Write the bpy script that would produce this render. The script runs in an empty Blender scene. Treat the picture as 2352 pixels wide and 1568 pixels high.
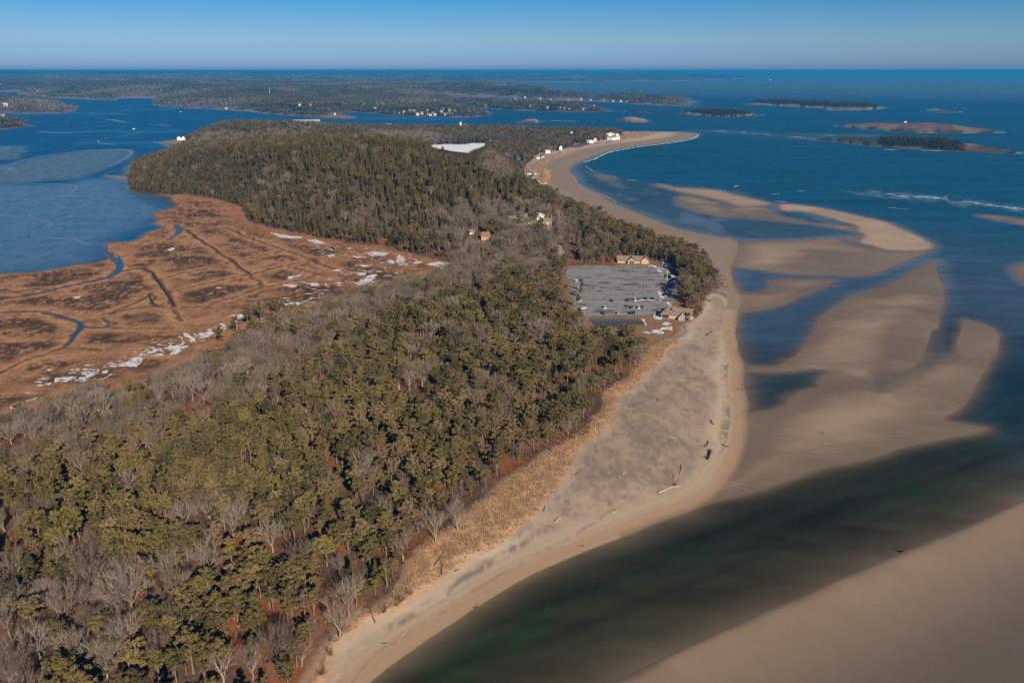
import bpy, math, random
import numpy as np
from mathutils import Vector, Matrix
from mathutils.geometry import tessellate_polygon

# ------------------------------------------------------------------ camera, sky, sun
SC = bpy.context.scene
COL = SC.collection
H = 160.0                       # drone height in metres
FPX, CX, CY = 1829.0, 1176.0, 784.0     # focal length and centre, measured on a 2352 x 1568 copy of the photograph
PITCH = math.atan((CY - 162.5) / FPX)
cam = bpy.data.cameras.new('camera')
cam.sensor_width = 36.0
cam.lens = 36.0 * FPX / 2352.0
cam.clip_start = 1.0
cam.clip_end = 400000.0
camo = bpy.data.objects.new('camera', cam)
COL.objects.link(camo)
camo.location = (0, 0, H)
camo.rotation_euler = (math.pi / 2 - PITCH, 0, 0)
SC.camera = camo

SUN_AZ = math.radians(113.0)    # direction in which shadows fall (from +X)
SUN_EL = math.radians(27.0)
world = bpy.data.worlds.new('World')
SC.world = world
world.use_nodes = True
wn, wl = world.node_tree.nodes, world.node_tree.links
wn.clear()
w_out = wn.new('ShaderNodeOutputWorld')
w_bg = wn.new('ShaderNodeBackground')
w_sky = wn.new('ShaderNodeTexSky')
w_sky.sky_type = 'NISHITA'
w_sky.sun_disc = False
w_sky.sun_elevation = SUN_EL
w_sky.sun_rotation = math.radians(155.0)
w_sky.altitude = 160.0
w_sky.air_density = 1.0
w_sky.dust_density = 0.3
w_sky.ozone_density = 4.0
w_bg.inputs['Strength'].default_value = 0.062
w_tint = wn.new('ShaderNodeMix')
w_tint.data_type = 'RGBA'
w_tint.blend_type = 'MULTIPLY'
w_tint.inputs['Factor'].default_value = 1.0
w_geo = wn.new('ShaderNodeTexCoord')
w_sep = wn.new('ShaderNodeSeparateXYZ')
w_ramp = wn.new('ShaderNodeValToRGB')
wl.new(w_geo.outputs['Generated'], w_sep.inputs[0])
wl.new(w_sep.outputs['Z'], w_ramp.inputs[0])
els = w_ramp.color_ramp.elements
els[0].position = 0.0
els[0].color = (0.32, 0.51, 1.06, 1)
els[1].position = 1.0
els[1].color = (0.26, 0.39, 0.58, 1)
e = els.new(0.014); e.color = (0.40, 0.60, 1.10, 1)
e = els.new(0.035); e.color = (0.435, 0.64, 0.99, 1)
e = els.new(0.085); e.color = (0.145, 0.52, 0.88, 1)
e = els.new(0.30); e.color = (0.125, 0.31, 0.52, 1)
wl.new(w_sky.outputs[0], w_tint.inputs['A'])
wl.new(w_ramp.outputs[0], w_tint.inputs['B'])
wl.new(w_tint.outputs['Result'], w_bg.inputs['Color'])
wl.new(w_bg.outputs[0], w_out.inputs[0])

sun = bpy.data.lights.new('sun', 'SUN')
sun.energy = 5.0
sun.angle = math.radians(0.5)
sun.color = (1.0, 0.86, 0.69)
suno = bpy.data.objects.new('sun', sun)
COL.objects.link(suno)
sd_ = Vector((math.cos(SUN_AZ) * math.cos(SUN_EL), math.sin(SUN_AZ) * math.cos(SUN_EL), -math.sin(SUN_EL)))
suno.rotation_euler = sd_.to_track_quat('-Z', 'Y').to_euler()
suno.location = (200, -300, 500)

SC.view_settings.view_transform = 'Standard'
SC.view_settings.look = 'None'
SC.view_settings.exposure = 0.50
SC.view_settings.gamma = 1.0
SC.view_settings.use_curve_mapping = False
SC.render.engine = 'CYCLES'
cy = SC.cycles
cy.use_denoising = False
cy.max_bounces = 5
cy.diffuse_bounces = 2
cy.glossy_bounces = 2
cy.transmission_bounces = 2
cy.transparent_max_bounces = 12
cy.volume_bounces = 0
cy.caustics_reflective = False
cy.caustics_refractive = False
cy.sample_clamp_indirect = 4.0

rng = np.random.default_rng(7)
random.seed(7)

# ------------------------------------------------------------------ measuring helpers
cP, sP = math.cos(PITCH), math.sin(PITCH)

def un(p, z=0.0):
    """photo point (2352-wide copy) -> ground point at height z"""
    x = (p[0] - CX) / FPX
    y = -(p[1] - CY) / FPX
    dz = -sP + y * cP
    t = (z - H) / min(dz, -0.0016)
    return (x * t, (cP + y * sP) * t)

def Z(ox, oy, s):
    return lambda pts: [((ox + x / s) * .9408, (oy + y / s) * .9408) for x, y in pts]
z1 = Z(0, 150, 2.767); z2 = Z(800, 150, 2.767); z3 = Z(1650, 150, 2.767)
z4 = Z(0, 550, 2.767); z5 = Z(800, 550, 2.767); z6 = Z(1650, 550, 2.767)
z7 = Z(0, 1100, 2.766); z8 = Z(800, 1100, 2.766)
zl = Z(1370, 600, 5.88)          # car park close-up
px = Z(0, 0, 1.0)                # full-size photograph pixels

def F(pts):
    return [tuple(p) for p in pts]

def smooth(pts, n=4, closed=True):
    """Catmull-Rom through the points"""
    P = np.array(pts, float)
    N = len(P)
    out = []
    for i in range(N if closed else N - 1):
        if closed:
            a, b, c, d = P[(i - 1) % N], P[i], P[(i + 1) % N], P[(i + 2) % N]
        else:
            a, b, c, d = P[max(i - 1, 0)], P[i], P[i + 1], P[min(i + 2, N - 1)]
        for k in range(n):
            t = k / n
            out.append(0.5 * ((2 * b) + (c - a) * t + (2 * a - 5 * b + 4 * c - d) * t * t + (3 * b - a - 3 * c + d) * t ** 3))
    if not closed:
        out.append(P[-1])
    return out

def W(pts, z=0.0):
    return np.array([un(p, z) for p in pts])

# value noise, vectorised
def _hash(ix, iy, s):
    h = (ix.astype(np.int64) * 374761393 + iy.astype(np.int64) * 668265263 + s * 1442695041) & 0x7fffffff
    h = ((h ^ (h >> 13)) * 1274126177) & 0x7fffffff
    return ((h ^ (h >> 16)) & 0xffff) / 65535.0

def vnoise(x, y, s=0):
    ix, iy = np.floor(x), np.floor(y)
    fx, fy = x - ix, y - iy
    fx = fx * fx * (3 - 2 * fx); fy = fy * fy * (3 - 2 * fy)
    a = _hash(ix, iy, s); b = _hash(ix + 1, iy, s); c = _hash(ix, iy + 1, s); d = _hash(ix + 1, iy + 1, s)
    return (a * (1 - fx) + b * fx) * (1 - fy) + (c * (1 - fx) + d * fx) * fy

def fbm(x, y, s=0, o=4):
    v = 0; a = 0.5; t = 0
    for i in range(o):
        v = v + a * vnoise(x * 2 ** i + 17.3 * i, y * 2 ** i - 9.1 * i, s + i); t += a; a *= 0.5
    return v / t

def sstep(a, b, x):
    t = np.clip((x - a) / (b - a), 0, 1)
    return t * t * (3 - 2 * t)

def sdist(poly, X, Y, margin=400.0):
    """signed distance, positive inside; beyond the margin it is -margin"""
    P = np.asarray(poly, float)
    shp = X.shape
    X = X.ravel(); Y = Y.ravel()
    out = np.full(X.shape, -float(margin))
    m = (X > P[:, 0].min() - margin) & (X < P[:, 0].max() + margin) & (Y > P[:, 1].min() - margin) & (Y < P[:, 1].max() + margin)
    x, y = X[m], Y[m]
    d2 = np.full(x.shape, 1e20)
    ins = np.zeros(x.shape, bool)
    Q = np.roll(P, -1, 0)
    for (ax, ay), (bx, by) in zip(P, Q):
        ex, ey = bx - ax, by - ay
        L = ex * ex + ey * ey
        if L < 1e-9:
            continue
        t = np.clip(((x - ax) * ex + (y - ay) * ey) / L, 0, 1)
        d2 = np.minimum(d2, (x - ax - t * ex) ** 2 + (y - ay - t * ey) ** 2)
        if ay != by:
            c = ((ay > y) != (by > y)) & (x < ex * (y - ay) / ey + ax)
            ins ^= c
    d = np.sqrt(d2)
    out[m] = np.where(ins, d, -np.minimum(d, margin))
    return out.reshape(shp)

def ldist(line, X, Y, margin=60.0):
    P = np.asarray(line, float)
    shp = X.shape
    X = X.ravel(); Y = Y.ravel()
    out = np.full(X.shape, float(margin))
    m = (X > P[:, 0].min() - margin) & (X < P[:, 0].max() + margin) & (Y > P[:, 1].min() - margin) & (Y < P[:, 1].max() + margin)
    x, y = X[m], Y[m]
    d2 = np.full(x.shape, margin ** 2)
    for (ax, ay), (bx, by) in zip(P[:-1], P[1:]):
        ex, ey = bx - ax, by - ay
        L = max(ex * ex + ey * ey, 1e-9)
        t = np.clip(((x - ax) * ex + (y - ay) * ey) / L, 0, 1)
        d2 = np.minimum(d2, (x - ax - t * ex) ** 2 + (y - ay - t * ey) ** 2)
    out[m] = np.sqrt(d2)
    return out.reshape(shp)

# ------------------------------------------------------------------ outlines (measured on the photograph)
MAIN = (F([(-420, 700), (-250, 655)]) + z1([(0, 1435), (200, 1425), (380, 1400), (520, 1375), (640, 1360), (735, 1335), (735, 1305), (700, 1275)])
        + F([(243, 573), (241, 564)]) + z1([(720, 1225), (880, 1215), (940, 1195), (975, 1165), (1040, 1140), (1100, 1122), (1060, 1105), (1030, 1095),
        (1080, 1070), (1060, 1055), (1015, 1030), (1060, 1015), (1130, 1000), (1185, 983), (1195, 965), (1150, 940), (1130, 915), (1000, 905), (900, 875), (862, 845), (855, 800),
        (725, 779), (727, 771), (855, 768), (862, 720), (900, 690), (960, 665), (1060, 650), (1150, 628), (1200, 595), (1215, 570), (1130, 556), (1030, 543), (1090, 541), (1200, 528), (1290, 500),
        (1400, 450), (1500, 425), (1650, 410)])
        + F([(640, 284), (690, 284), (730, 286), (770, 291), (860, 293), (1058, 294)]) + z2([(1300, 460), (1650, 469), (1990, 473), (2200, 474)])
        + z3([(0, 475), (60, 477), (110, 481), (140, 490), (125, 513), (60, 530), (0, 540)])
        + z2([(2230, 556), (2100, 570), (1900, 605), (1780, 650), (1700, 680), (1645, 715), (1640, 745), (1665, 775), (1685, 812), (1720, 845), (1830, 895), (1930, 955), (2060, 1010), (2200, 1065)])
        + z3([(0, 1122), (200, 1167), (400, 1205), (430, 1250), (400, 1340), (380, 1410)])
        + z6([(375, 340), (400, 430), (440, 490), (430, 560), (410, 640), (400, 720), (415, 790), (440, 880), (472, 950), (462, 1080), (478, 1150), (492, 1220), (500, 1350), (490, 1440), (475, 1510)])
        + F([(1695, 1075), (1660, 1125), (1600, 1165), (1500, 1205), (1400, 1245), (1260, 1302), (1160, 1352), (1050, 1422), (950, 1492), (850, 1568), (720, 1680), (500, 1900), (-420, 1900)]))

BAR_THIN = z3([(-150, 836), (-100, 826), (0, 850), (150, 858), (280, 868), (400, 895), (520, 925), (660, 955), (655, 965), (590, 980), (500, 985), (420, 985), (350, 960), (290, 940), (200, 920), (100, 900), (0, 880), (-60, 862)])
BAR_HOOK = z3([(0, 965), (10, 915), (60, 905), (140, 918), (250, 942), (330, 952), (420, 980), (600, 985), (650, 1010), (700, 1040), (780, 1062), (900, 1085), (1050, 1100), (1190, 1112), (1205, 1130), (1195, 1148), (1100, 1132), (950, 1108), (800, 1092), (650, 1076), (500, 1062), (380, 1056), (280, 1046), (160, 1020), (60, 988)])
BAR_OUTER = z3([(675, 980), (720, 960), (900, 975), (1100, 1010), (1300, 1055), (1450, 1090), (1560, 1140), (1650, 1180), (1745, 1230), (1755, 1250), (1720, 1272), (1640, 1280), (1500, 1280), (1400, 1272), (1300, 1247), (1225, 1232), (1215, 1215), (1250, 1187), (1250, 1165), (1215, 1153), (1200, 1140), (1205, 1120), (1180, 1100), (1100, 1080), (1000, 1050), (900, 1025), (800, 1015), (720, 1010)])
BAR_SMALL = z2([(1815, 768), (1870, 770), (1940, 788), (1935, 800), (1870, 802)])
BAR_EAST = z3([(2040, 1035), (2150, 1040), (2352, 1065), (2700, 1120), (2700, 1170), (2352, 1105), (2200, 1080), (2080, 1055)])
BAR_EDGE = z6([(2280, 290), (2310, 268), (2400, 250), (2600, 260), (2600, 460), (2400, 420), (2300, 345)])
FLAT_UPPER = z3([(380, 1230), (420, 1205), (550, 1207), (750, 1207), (950, 1195), (1150, 1180), (1245, 1187), (1222, 1225), (1300, 1250), (1400, 1275), (1500, 1285), (1640, 1282), (1710, 1285), (1600, 1332), (1500, 1372), (1420, 1410), (1330, 1438), (1200, 1450), (1000, 1445), (850, 1440), (700, 1432), (560, 1410), (450, 1397), (380, 1380)])
FLAT_MIDDLE = z6([(400, 470), (440, 455), (560, 452), (625, 430), (645, 375), (720, 360), (950, 360), (1080, 366), (1030, 405), (950, 440), (830, 490), (750, 530), (600, 570), (470, 590), (410, 585)])
FLAT_MAIN = (z6([(1750, 235), (1700, 258), (1600, 303), (1500, 370), (1350, 430), (1200, 470), (1100, 530), (1000, 590), (950, 640), (935, 690), (905, 760), (865, 810), (800, 880), (720, 930), (640, 950), (430, 952), (430, 985), (700, 990), (880, 975), (980, 973), (1035, 990), (1010, 1010), (955, 1045), (970, 1090), (900, 1108), (780, 1160), (740, 1210), (650, 1245), (500, 1265), (430, 1290), (430, 1500)])
             + F([(1600, 1120), (1560, 1178), (1640, 1152), (1740, 1128), (1800, 1106), (1880, 1077), (2000, 1052), (2080, 1026), (2160, 1010), (2240, 995), (2270, 983)])
             + z6([(2050, 1357), (1900, 1332), (1815, 1308), (1900, 1260), (1965, 1200), (2040, 1080), (2100, 960), (2160, 870), (2192, 770), (2170, 710), (2110, 670), (2000, 640), (1940, 630), (1920, 700), (1885, 800), (1870, 850), (1840, 860), (1800, 800), (1785, 720), (1780, 640), (1795, 580), (1820, 500), (1812, 420), (1775, 330), (1757, 250)]))
POOL_INNER = z6([(1335, 1050), (1345, 980), (1400, 965), (1530, 970), (1620, 930), (1690, 870), (1740, 790), (1775, 720), (1800, 790), (1840, 850), (1820, 905), (1720, 965), (1600, 1013), (1480, 1062), (1390, 1108), (1345, 1105)])
POOL_HOOK = z3([(300, 955), (350, 960), (372, 985), (365, 1010), (368, 1028), (340, 1022), (315, 990)])
POOL_SLIT = z3([(1080, 1190), (1110, 1190), (1180, 1222), (1290, 1240), (1300, 1252), (1240, 1250), (1180, 1232)])
BAR_NEAR = F([(1300, 1625), (1400, 1568), (1500, 1519), (1600, 1472), (1750, 1405), (1900, 1338), (2000, 1297), (2070, 1267), (2200, 1213), (2352, 1146), (2600, 1035), (3000, 900), (3000, 1900), (700, 1950)])

FARLAND = (F([(-900, 213), (0, 211), (20, 213), (34, 214), (78, 220), (119, 224), (204, 228), (269, 229.5), (272, 226.5), (340, 225.4), (360, 228), (350, 237), (360, 243), (408, 247), (459, 249), (510, 252.6), (578, 256.7), (598, 260), (646, 264), (714, 268.6), (765, 271.3), (803, 272), (819, 269.6), (793, 263.5), (800, 258), (854, 260.8), (905, 265), (973, 267.6), (1041, 270), (1075, 269.6), (1096, 267.6), (1133, 262.8), (1120, 256), (1106, 251.6), (1079, 247.5), (1113, 248.5), (1160, 251.6), (1245, 255.3), (1330, 256.4), (1393, 254.7), (1375, 250), (1330, 244), (1250, 240), (1160, 236), (1100, 231), (1040, 226), (1017, 222), (1017, 219.5), (1075, 221), (1194, 225.4), (1262, 229.5), (1347, 232), (1432, 236), (1500, 241), (1552, 243.5), (1589, 243.5), (1575, 239), (1596, 233), (1562, 230), (1528, 230), (1483, 228), (1398, 229), (1347, 225), (1296, 217), (1225, 208), (1184, 205), (1126, 199), (1085, 196), (1060, 192.5), (1000, 190), (1126, 188), (1300, 187.4), (1480, 186), (1560, 185.5), (1640, 184), (1690, 181), (1720, 177), (1500, 170.5), (1200, 168.5), (-900, 168)]))
LEFT_HEAD = z1([(-1200, 235), (0, 262), (230, 262), (400, 275), (480, 305), (520, 326), (450, 345), (430, 352), (280, 350), (80, 355), (0, 352), (-1200, 350)])
LEFT_HEAD2 = z1([(-900, 400), (0, 395), (100, 400), (170, 418), (225, 437), (100, 450), (0, 462), (-900, 520)])
ISLANDS = [
    ('wooded', z3([(470, 286), (600, 278), (900, 284), (1200, 298), (1430, 314), (1250, 327), (1050, 321), (850, 308), (700, 299), (550, 293)]), 16, 'long low wooded island with pale rocky shore, farthest out of the wooded islands'),
    ('wooded', z3([(-10, 347), (40, 345), (150, 340), (350, 345), (480, 353), (565, 360), (480, 372), (250, 372), (120, 362), (30, 352)]), 12, 'short wooded island with dark rock shore between the village shore and open sea'),
    ('heath', z3([(1080, 437), (1230, 431), (1500, 428), (1800, 436), (2000, 449), (2190, 477), (2000, 483), (1700, 480), (1450, 468), (1250, 452), (1150, 442)]), 11, 'bare brown heath island with a small white house on top'),
    ('mixed', z3([(880, 523), (1050, 522), (1380, 535), (1700, 545), (1940, 558), (2100, 587), (2300, 613), (2320, 621), (2150, 617), (1900, 605), (1650, 592), (1400, 575), (1200, 555), (1050, 535)]), 9, 'dark rocky island with a block of tall evergreens along its middle'),
    ('rock', z2([(1295, 407), (1350, 400), (1420, 401), (1448, 409), (1400, 416), (1320, 416)]), 9, 'smaller bare pale rock islet, the left one off the sandy point'),
    ('rock', z2([(1965, 399), (2030, 392), (2120, 396), (2185, 408), (2100, 412), (2030, 408)]), 11, 'jagged grey rock islet, the right one off the sandy point'),
    ('reef', z2([(1985, 333), (2100, 332), (2250, 338), (2400, 346), (2400, 350), (2250, 347), (2100, 341)]), 3, 'thin dark reef reaching left from the short wooded island'),
    ('reef', z3([(1690, 335), (1780, 331), (1860, 336), (1930, 341), (1850, 345), (1740, 340)]), 4, 'low dark reef breaking white in the open sea beyond the heath island'),
]

FOREST = (F([(-420, 1090), (-200, 1046), (0, 982), (40, 972), (100, 954), (200, 926), (290, 906), (380, 886), (445, 858), (500, 822), (530, 790), (590, 762), (650, 748), (690, 734), (752, 712), (820, 694), (922, 664), (990, 646), (1040, 622), (1046, 610)])
          + F([(1020, 598), (956, 589), (905, 575), (871, 565), (800, 562), (748, 551), (663, 534), (605, 521), (568, 504), (551, 477), (510, 461), (442, 450), (345, 445), (306, 437), (297, 425), (297, 400), (303, 386), (330, 370), (395, 358), (413, 345), (430, 327), (450, 312), (480, 297), (510, 287), (560, 285), (660, 288), (735, 291), (850, 297), (1058, 297), (1194, 300), (1300, 303), (1418, 305), (1428, 312), (1400, 320), (1350, 330), (1320, 333), (1290, 346), (1240, 356), (1212, 378), (1200, 398), (1186, 405), (1130, 403), (1120, 412), (1180, 425), (1215, 432), (1250, 446), (1290, 465), (1330, 487), (1390, 510), (1440, 535), (1500, 556), (1545, 576), (1600, 590), (1628, 610), (1642, 640), (1645, 662), (1622, 690), (1600, 712), (1600, 735), (1570, 758), (1530, 785), (1478, 815), (1440, 870), (1405, 900), (1380, 940), (1350, 985), (1310, 1015), (1262, 1052), (1200, 1090), (1135, 1145), (1045, 1220), (1012, 1240), (962, 1280), (918, 1325), (900, 1370), (860, 1400), (795, 1450), (755, 1490), (700, 1560), (560, 1700), (400, 1900), (-420, 1900)]))
DUNE = F([(600, 1760), (700, 1575), (760, 1500), (800, 1458), (862, 1408), (902, 1372), (920, 1328), (962, 1282), (1015, 1242), (1048, 1222), (1135, 1148), (1200, 1092), (1262, 1054), (1312, 1017), (1350, 990), (1382, 940), (1408, 900), (1442, 868), (1480, 815), (1535, 790), (1560, 800), (1500, 850), (1462, 885), (1425, 925), (1400, 965), (1372, 1000), (1330, 1060), (1290, 1110), (1250, 1160), (1190, 1230), (1130, 1270), (1040, 1315), (960, 1362), (890, 1412), (840, 1445), (800, 1480), (745, 1560), (640, 1760)])
FORE = F([(1180, 1240), (1250, 1165), (1290, 1112), (1330, 1062), (1372, 1002), (1400, 965), (1425, 925), (1462, 885), (1500, 850), (1545, 805), (1600, 775), (1635, 700), (1650, 690), (1662, 720), (1645, 780), (1640, 850), (1635, 930), (1622, 1010), (1600, 1060), (1560, 1115), (1500, 1145), (1380, 1178), (1280, 1212)])
HEATH = z2([(1470, 620), (1560, 600), (1700, 585), (1830, 560), (1760, 552), (1600, 585), (1500, 600)])
DUNE2 = z2([(1380, 690), (1460, 640), (1600, 620), (1830, 570), (1900, 535), (1880, 505), (1990, 480), (2230, 478), (2200, 500), (2120, 520), (1950, 545), (1800, 580), (1620, 612), (1560, 640), (1490, 680), (1440, 720), (1510, 745), (1510, 830), (1480, 845), (1400, 845), (1340, 830), (1260, 790), (1250, 740)])
BLUFF = z2([(1460, 745), (1495, 740), (1505, 780), (1500, 825), (1465, 815)])
POND = F([(972, 336), (1010, 335), (1060, 333), (1118, 331), (1112, 337), (1084, 346), (1074, 362), (1072, 386), (1040, 396), (1004, 376)])
MARSH = F([(-500, 430), (440, 430), (560, 455), (800, 545), (1070, 585), (1075, 650), (700, 770), (520, 835), (300, 925), (0, 1010), (-500, 1130)])
LOT = F([(1304, 613), (1440, 611), (1500, 612), (1536, 618), (1556, 650), (1548, 690), (1525, 712), (1500, 722), (1336, 725), (1318, 690), (1310, 650)])
LOT2 = zl([(420, 1050), (1160, 1047), (1225, 1150), (480, 1158)])
CLEAR = F([(1298, 614), (1400, 612), (1420, 602), (1500, 600), (1535, 610), (1560, 640), (1555, 690), (1590, 715), (1575, 745), (1540, 765), (1500, 800), (1470, 797), (1352, 788), (1322, 755), (1300, 700)])

# ------------------------------------------------------------------ ground grid: one sheet, finer near the viewer
ys = [1900.0]
while ys[-1] > 176: ys.append(ys[-1] - 2.6)
while ys[-1] > 166.2: ys.append(ys[-1] - 0.9)
dep = np.array([PITCH + math.atan((y - CY) / FPX) for y in ys])
R1 = H / np.tan(dep)
R1 = np.append(R1, 100000.0)
az = np.concatenate([np.linspace(-75, -41, 40, endpoint=False), np.linspace(-41, 41, 1020), np.linspace(41, 75, 41)[1:]])
az = np.radians(az)
NR, NA = len(R1), len(az)
RR, AA = np.meshgrid(R1, az, indexing='ij')
GX, GY = RR * np.sin(AA), RR * np.cos(AA)
CELL = RR * RR / H * (2.6 / FPX)          # radial size of one cell

def warp(amp, size, s):
    return (fbm(GX / size, GY / size, s) - .5) * 2 * amp, (fbm(GX / size, GY / size, s + 50) - .5) * 2 * amp
wa = np.minimum(2.2 + RR * 0.002, 14)
wx, wy = warp(1, 24.0, 3)
wx2, wy2 = warp(1, 7.0, 9)
RX, RY = GX + (wx * 1.0 + wx2 * .35) * wa * 1.6, GY + (wy * 1.0 + wy2 * .35) * wa * 1.6       # ragged edges (woods, marsh)
SX, SY = GX + wx * 1.0, GY + wy * 1.0                                           # gentle edges (sand)

sd_main = sdist(W(smooth(MAIN, 3)), SX, SY, 2000)
sd_far = sdist(W(smooth(FARLAND, 3)), RX, RY, 3000)
sd_lh = np.maximum(sdist(W(smooth(LEFT_HEAD, 3)), RX, RY, 600), sdist(W(smooth(LEFT_HEAD2, 3)), RX, RY, 600))
sd_isl = [sdist(W(smooth(p, 3)), RX, RY, 300) for _, p, _, _ in ISLANDS]
sd_forest = sdist(W(smooth(FOREST, 2)), RX, RY, 400)
sd_marsh = sdist(W(MARSH), GX, GY, 300)
sd_dune = sdist(W(smooth(DUNE, 3)), RX, RY, 200)
sd_fore = sdist(W(smooth(FORE, 3)), RX, RY, 200)
sd_dune2 = sdist(W(smooth(DUNE2, 2)), RX, RY, 200)
sd_heath = sdist(W(smooth(HEATH, 2)), RX, RY, 200)
sd_bluff = sdist(W(smooth(BLUFF, 2)), RX, RY, 200)
sd_pond = sdist(W(smooth(POND, 2)), RX, RY, 200)
sd_lot = np.maximum(sdist(W(LOT, 2.5), GX, GY, 200), sdist(W(LOT2, 2.5), GX, GY, 200))
sd_clear = sdist(W(smooth(CLEAR, 2), 2.5), RX, RY, 200)
BARS = [('thin', BAR_THIN, 9, .55), ('hook', BAR_HOOK, 12, .35), ('outer', BAR_OUTER, 9, .65), ('small', BAR_SMALL, 8, .3), ('east', BAR_EAST, 10, .3), ('edge', BAR_EDGE, 8, .25),
        ('upper', FLAT_UPPER, 22, .34), ('middle', FLAT_MIDDLE, 14, .30), ('main', FLAT_MAIN, 16, .34), ('near', BAR_NEAR, 2.6, .5)]
sd_bars = [sdist(W(smooth(p, 3)), SX, SY, 250) for _, p, _, _ in BARS]
sd_pools = [sdist(W(smooth(p, 3)), SX, SY, 200) for p in (POOL_INNER, POOL_HOOK, POOL_SLIT)]

# creeks and ditches of the marsh: (points, width in photo pixels, water?)
CREEKS = [
    (z1([(640, 1235), (705, 1262), (770, 1305), (808, 1370), (800, 1420), (750, 1448), (660, 1475), (560, 1495)]) + z4([(400, 428), (250, 458), (120, 485), (0, 490), (-200, 480)]), [26, 22, 20, 21, 19, 14, 9, 8, 6, 5, 5, 4, 4], True),
    (z1([(1110, 1100), (1190, 1102), (1212, 1135), (1190, 1172), (1140, 1205)]), [9, 12, 11, 9, 4], True),
    (z4([(0, 590), (150, 578), (300, 583)]), [4, 4, 5], True),
    (z4([(300, 583), (380, 605), (470, 630), (520, 650), (548, 682), (520, 725), (490, 770), (455, 815)]), [5, 8, 9, 11, 14, 12, 9, 4], True),
    (z4([(570, 688), (650, 692), (700, 690), (738, 668), (712, 648), (690, 625)]), [3, 5, 8, 6, 6, 4], True),
    (z1([(1240, 1135), (1300, 1165), (1340, 1195), (1450, 1265), (1530, 1325), (1590, 1365), (1690, 1440)]), [4, 5, 5, 5, 4, 6, 4], True),
    (z4([(970, 290), (1030, 320), (1060, 370), (1110, 440), (1150, 500), (1175, 545)]), [3, 6, 9, 7, 9, 7], True),
    (z4([(1005, 460), (1022, 510), (1050, 540), (1085, 550)]), [3, 7, 7, 3], True),
    (z1([(1090, 1062), (1200, 1050)]), [2.5, 2], False),
    (z4([(1190, 570), (1240, 650)]), [3, 2], False),
    (z4([(840, 305), (970, 290)]), [3, 3], False),
    (z4([(1500, 10), (1600, 50), (1750, 110), (1930, 170), (2100, 235), (2280, 300)]), [2.5, 3, 2.5, 2, 3, 3], False),
    (z4([(1090, 360), (1300, 310), (1560, 252), (1900, 170)]), [1.5, 1.8, 2, 1.3], False),
    (z4([(1690, 330), (1900, 275), (2100, 235), (2352, 180)]), [1.5, 1.6, 1.6, 1.2], False),
    (z4([(1140, 450), (1400, 390), (1680, 330)]), [1.3, 1.3, 1.3], False),
    (z4([(1690, 330), (1760, 380), (1800, 415)]), [2, 2, 1.5], False),
    (z4([(1180, 548), (1400, 545), (1500, 505), (1700, 450), (1800, 415), (2000, 380), (2150, 335)]), [1.5, 1.5, 2, 1.5, 1.5, 1.5, 1.3], False),
    (z4([(660, 610), (800, 572), (960, 500), (1005, 465)]), [2, 2, 2.5, 2.5], False),
    (z4([(750, 600), (900, 562), (1180, 548)]), [2, 1.5, 1.5], False),
    (z4([(740, 695), (950, 700), (1170, 695)]), [2, 1.3, 1.3], False),
    (z4([(-100, 1060), (0, 1000), (150, 920), (330, 860), (450, 815)]), [2, 2, 2, 2, 3], False),
    (z4([(455, 818), (560, 822), (700, 835)]), [2, 1.6, 1.3], False),
    (z4([(1930, 280), (2050, 300), (2180, 330)]), [1.3, 1.3, 1.3], False),
]
def slant(x, y, z=0):
    return math.sqrt(x * x + y * y + (H - z) ** 2)
CREEK_W = []
ditch = np.full(GX.shape, 60.0)
for pts, wd, water in CREEKS:
    sp = smooth(pts, 5, closed=False)
    ww = np.interp(np.linspace(0, len(wd) - 1, len(sp)), range(len(wd)), wd)
    wp = W(sp, .9)
    wm = np.array([w * slant(*p) / FPX * .68 for w, p in zip(ww, wp)])
    CREEK_W.append((wp, wm, water))
    ditch = np.minimum(ditch, np.maximum(ldist(wp, RX, RY) - float(np.mean(wm)) * .5, 0))

# hills: ridge lines (photo point of the ground under the crest, height above sea)
def ridge(pts, sig):
    """smooth ridge: each (x, y, z) is a ground point seen at that height"""
    P = []
    for x, y, z in pts:
        P.append((*un((x, y), z), z))
    P = np.array(P)
    best = np.zeros(GX.shape)
    for a, b in zip(P[:-1], P[1:]):
        ex, ey = b[0] - a[0], b[1] - a[1]
        L = ex * ex + ey * ey
        t = np.clip(((GX - a[0]) * ex + (GY - a[1]) * ey) / L, 0, 1)
        d2 = (GX - a[0] - t * ex) ** 2 + (GY - a[1] - t * ey) ** 2
        best = np.maximum(best, (a[2] + (b[2] - a[2]) * t) * np.exp(-d2 / (2 * sig * sig)))
    return best
hill = ridge([(345, 392, 12), (440, 360, 26), (560, 345, 40), (700, 336, 55), (820, 338, 66), (920, 356, 58), (990, 378, 39), (1040, 396, 25), (1110, 425, 7), (1190, 455, 2)], 180.0)
hill = np.maximum(hill, ridge([(500, 303, 10), (560, 297, 26), (630, 294, 30), (690, 300, 14), (740, 306, 5)], 130.0))
hill = hill * sstep(0, 90, sd_forest)
n_big = fbm(GX / 90, GY / 90, 11)
n_mid = fbm(GX / 30, GY / 30, 21)

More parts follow.
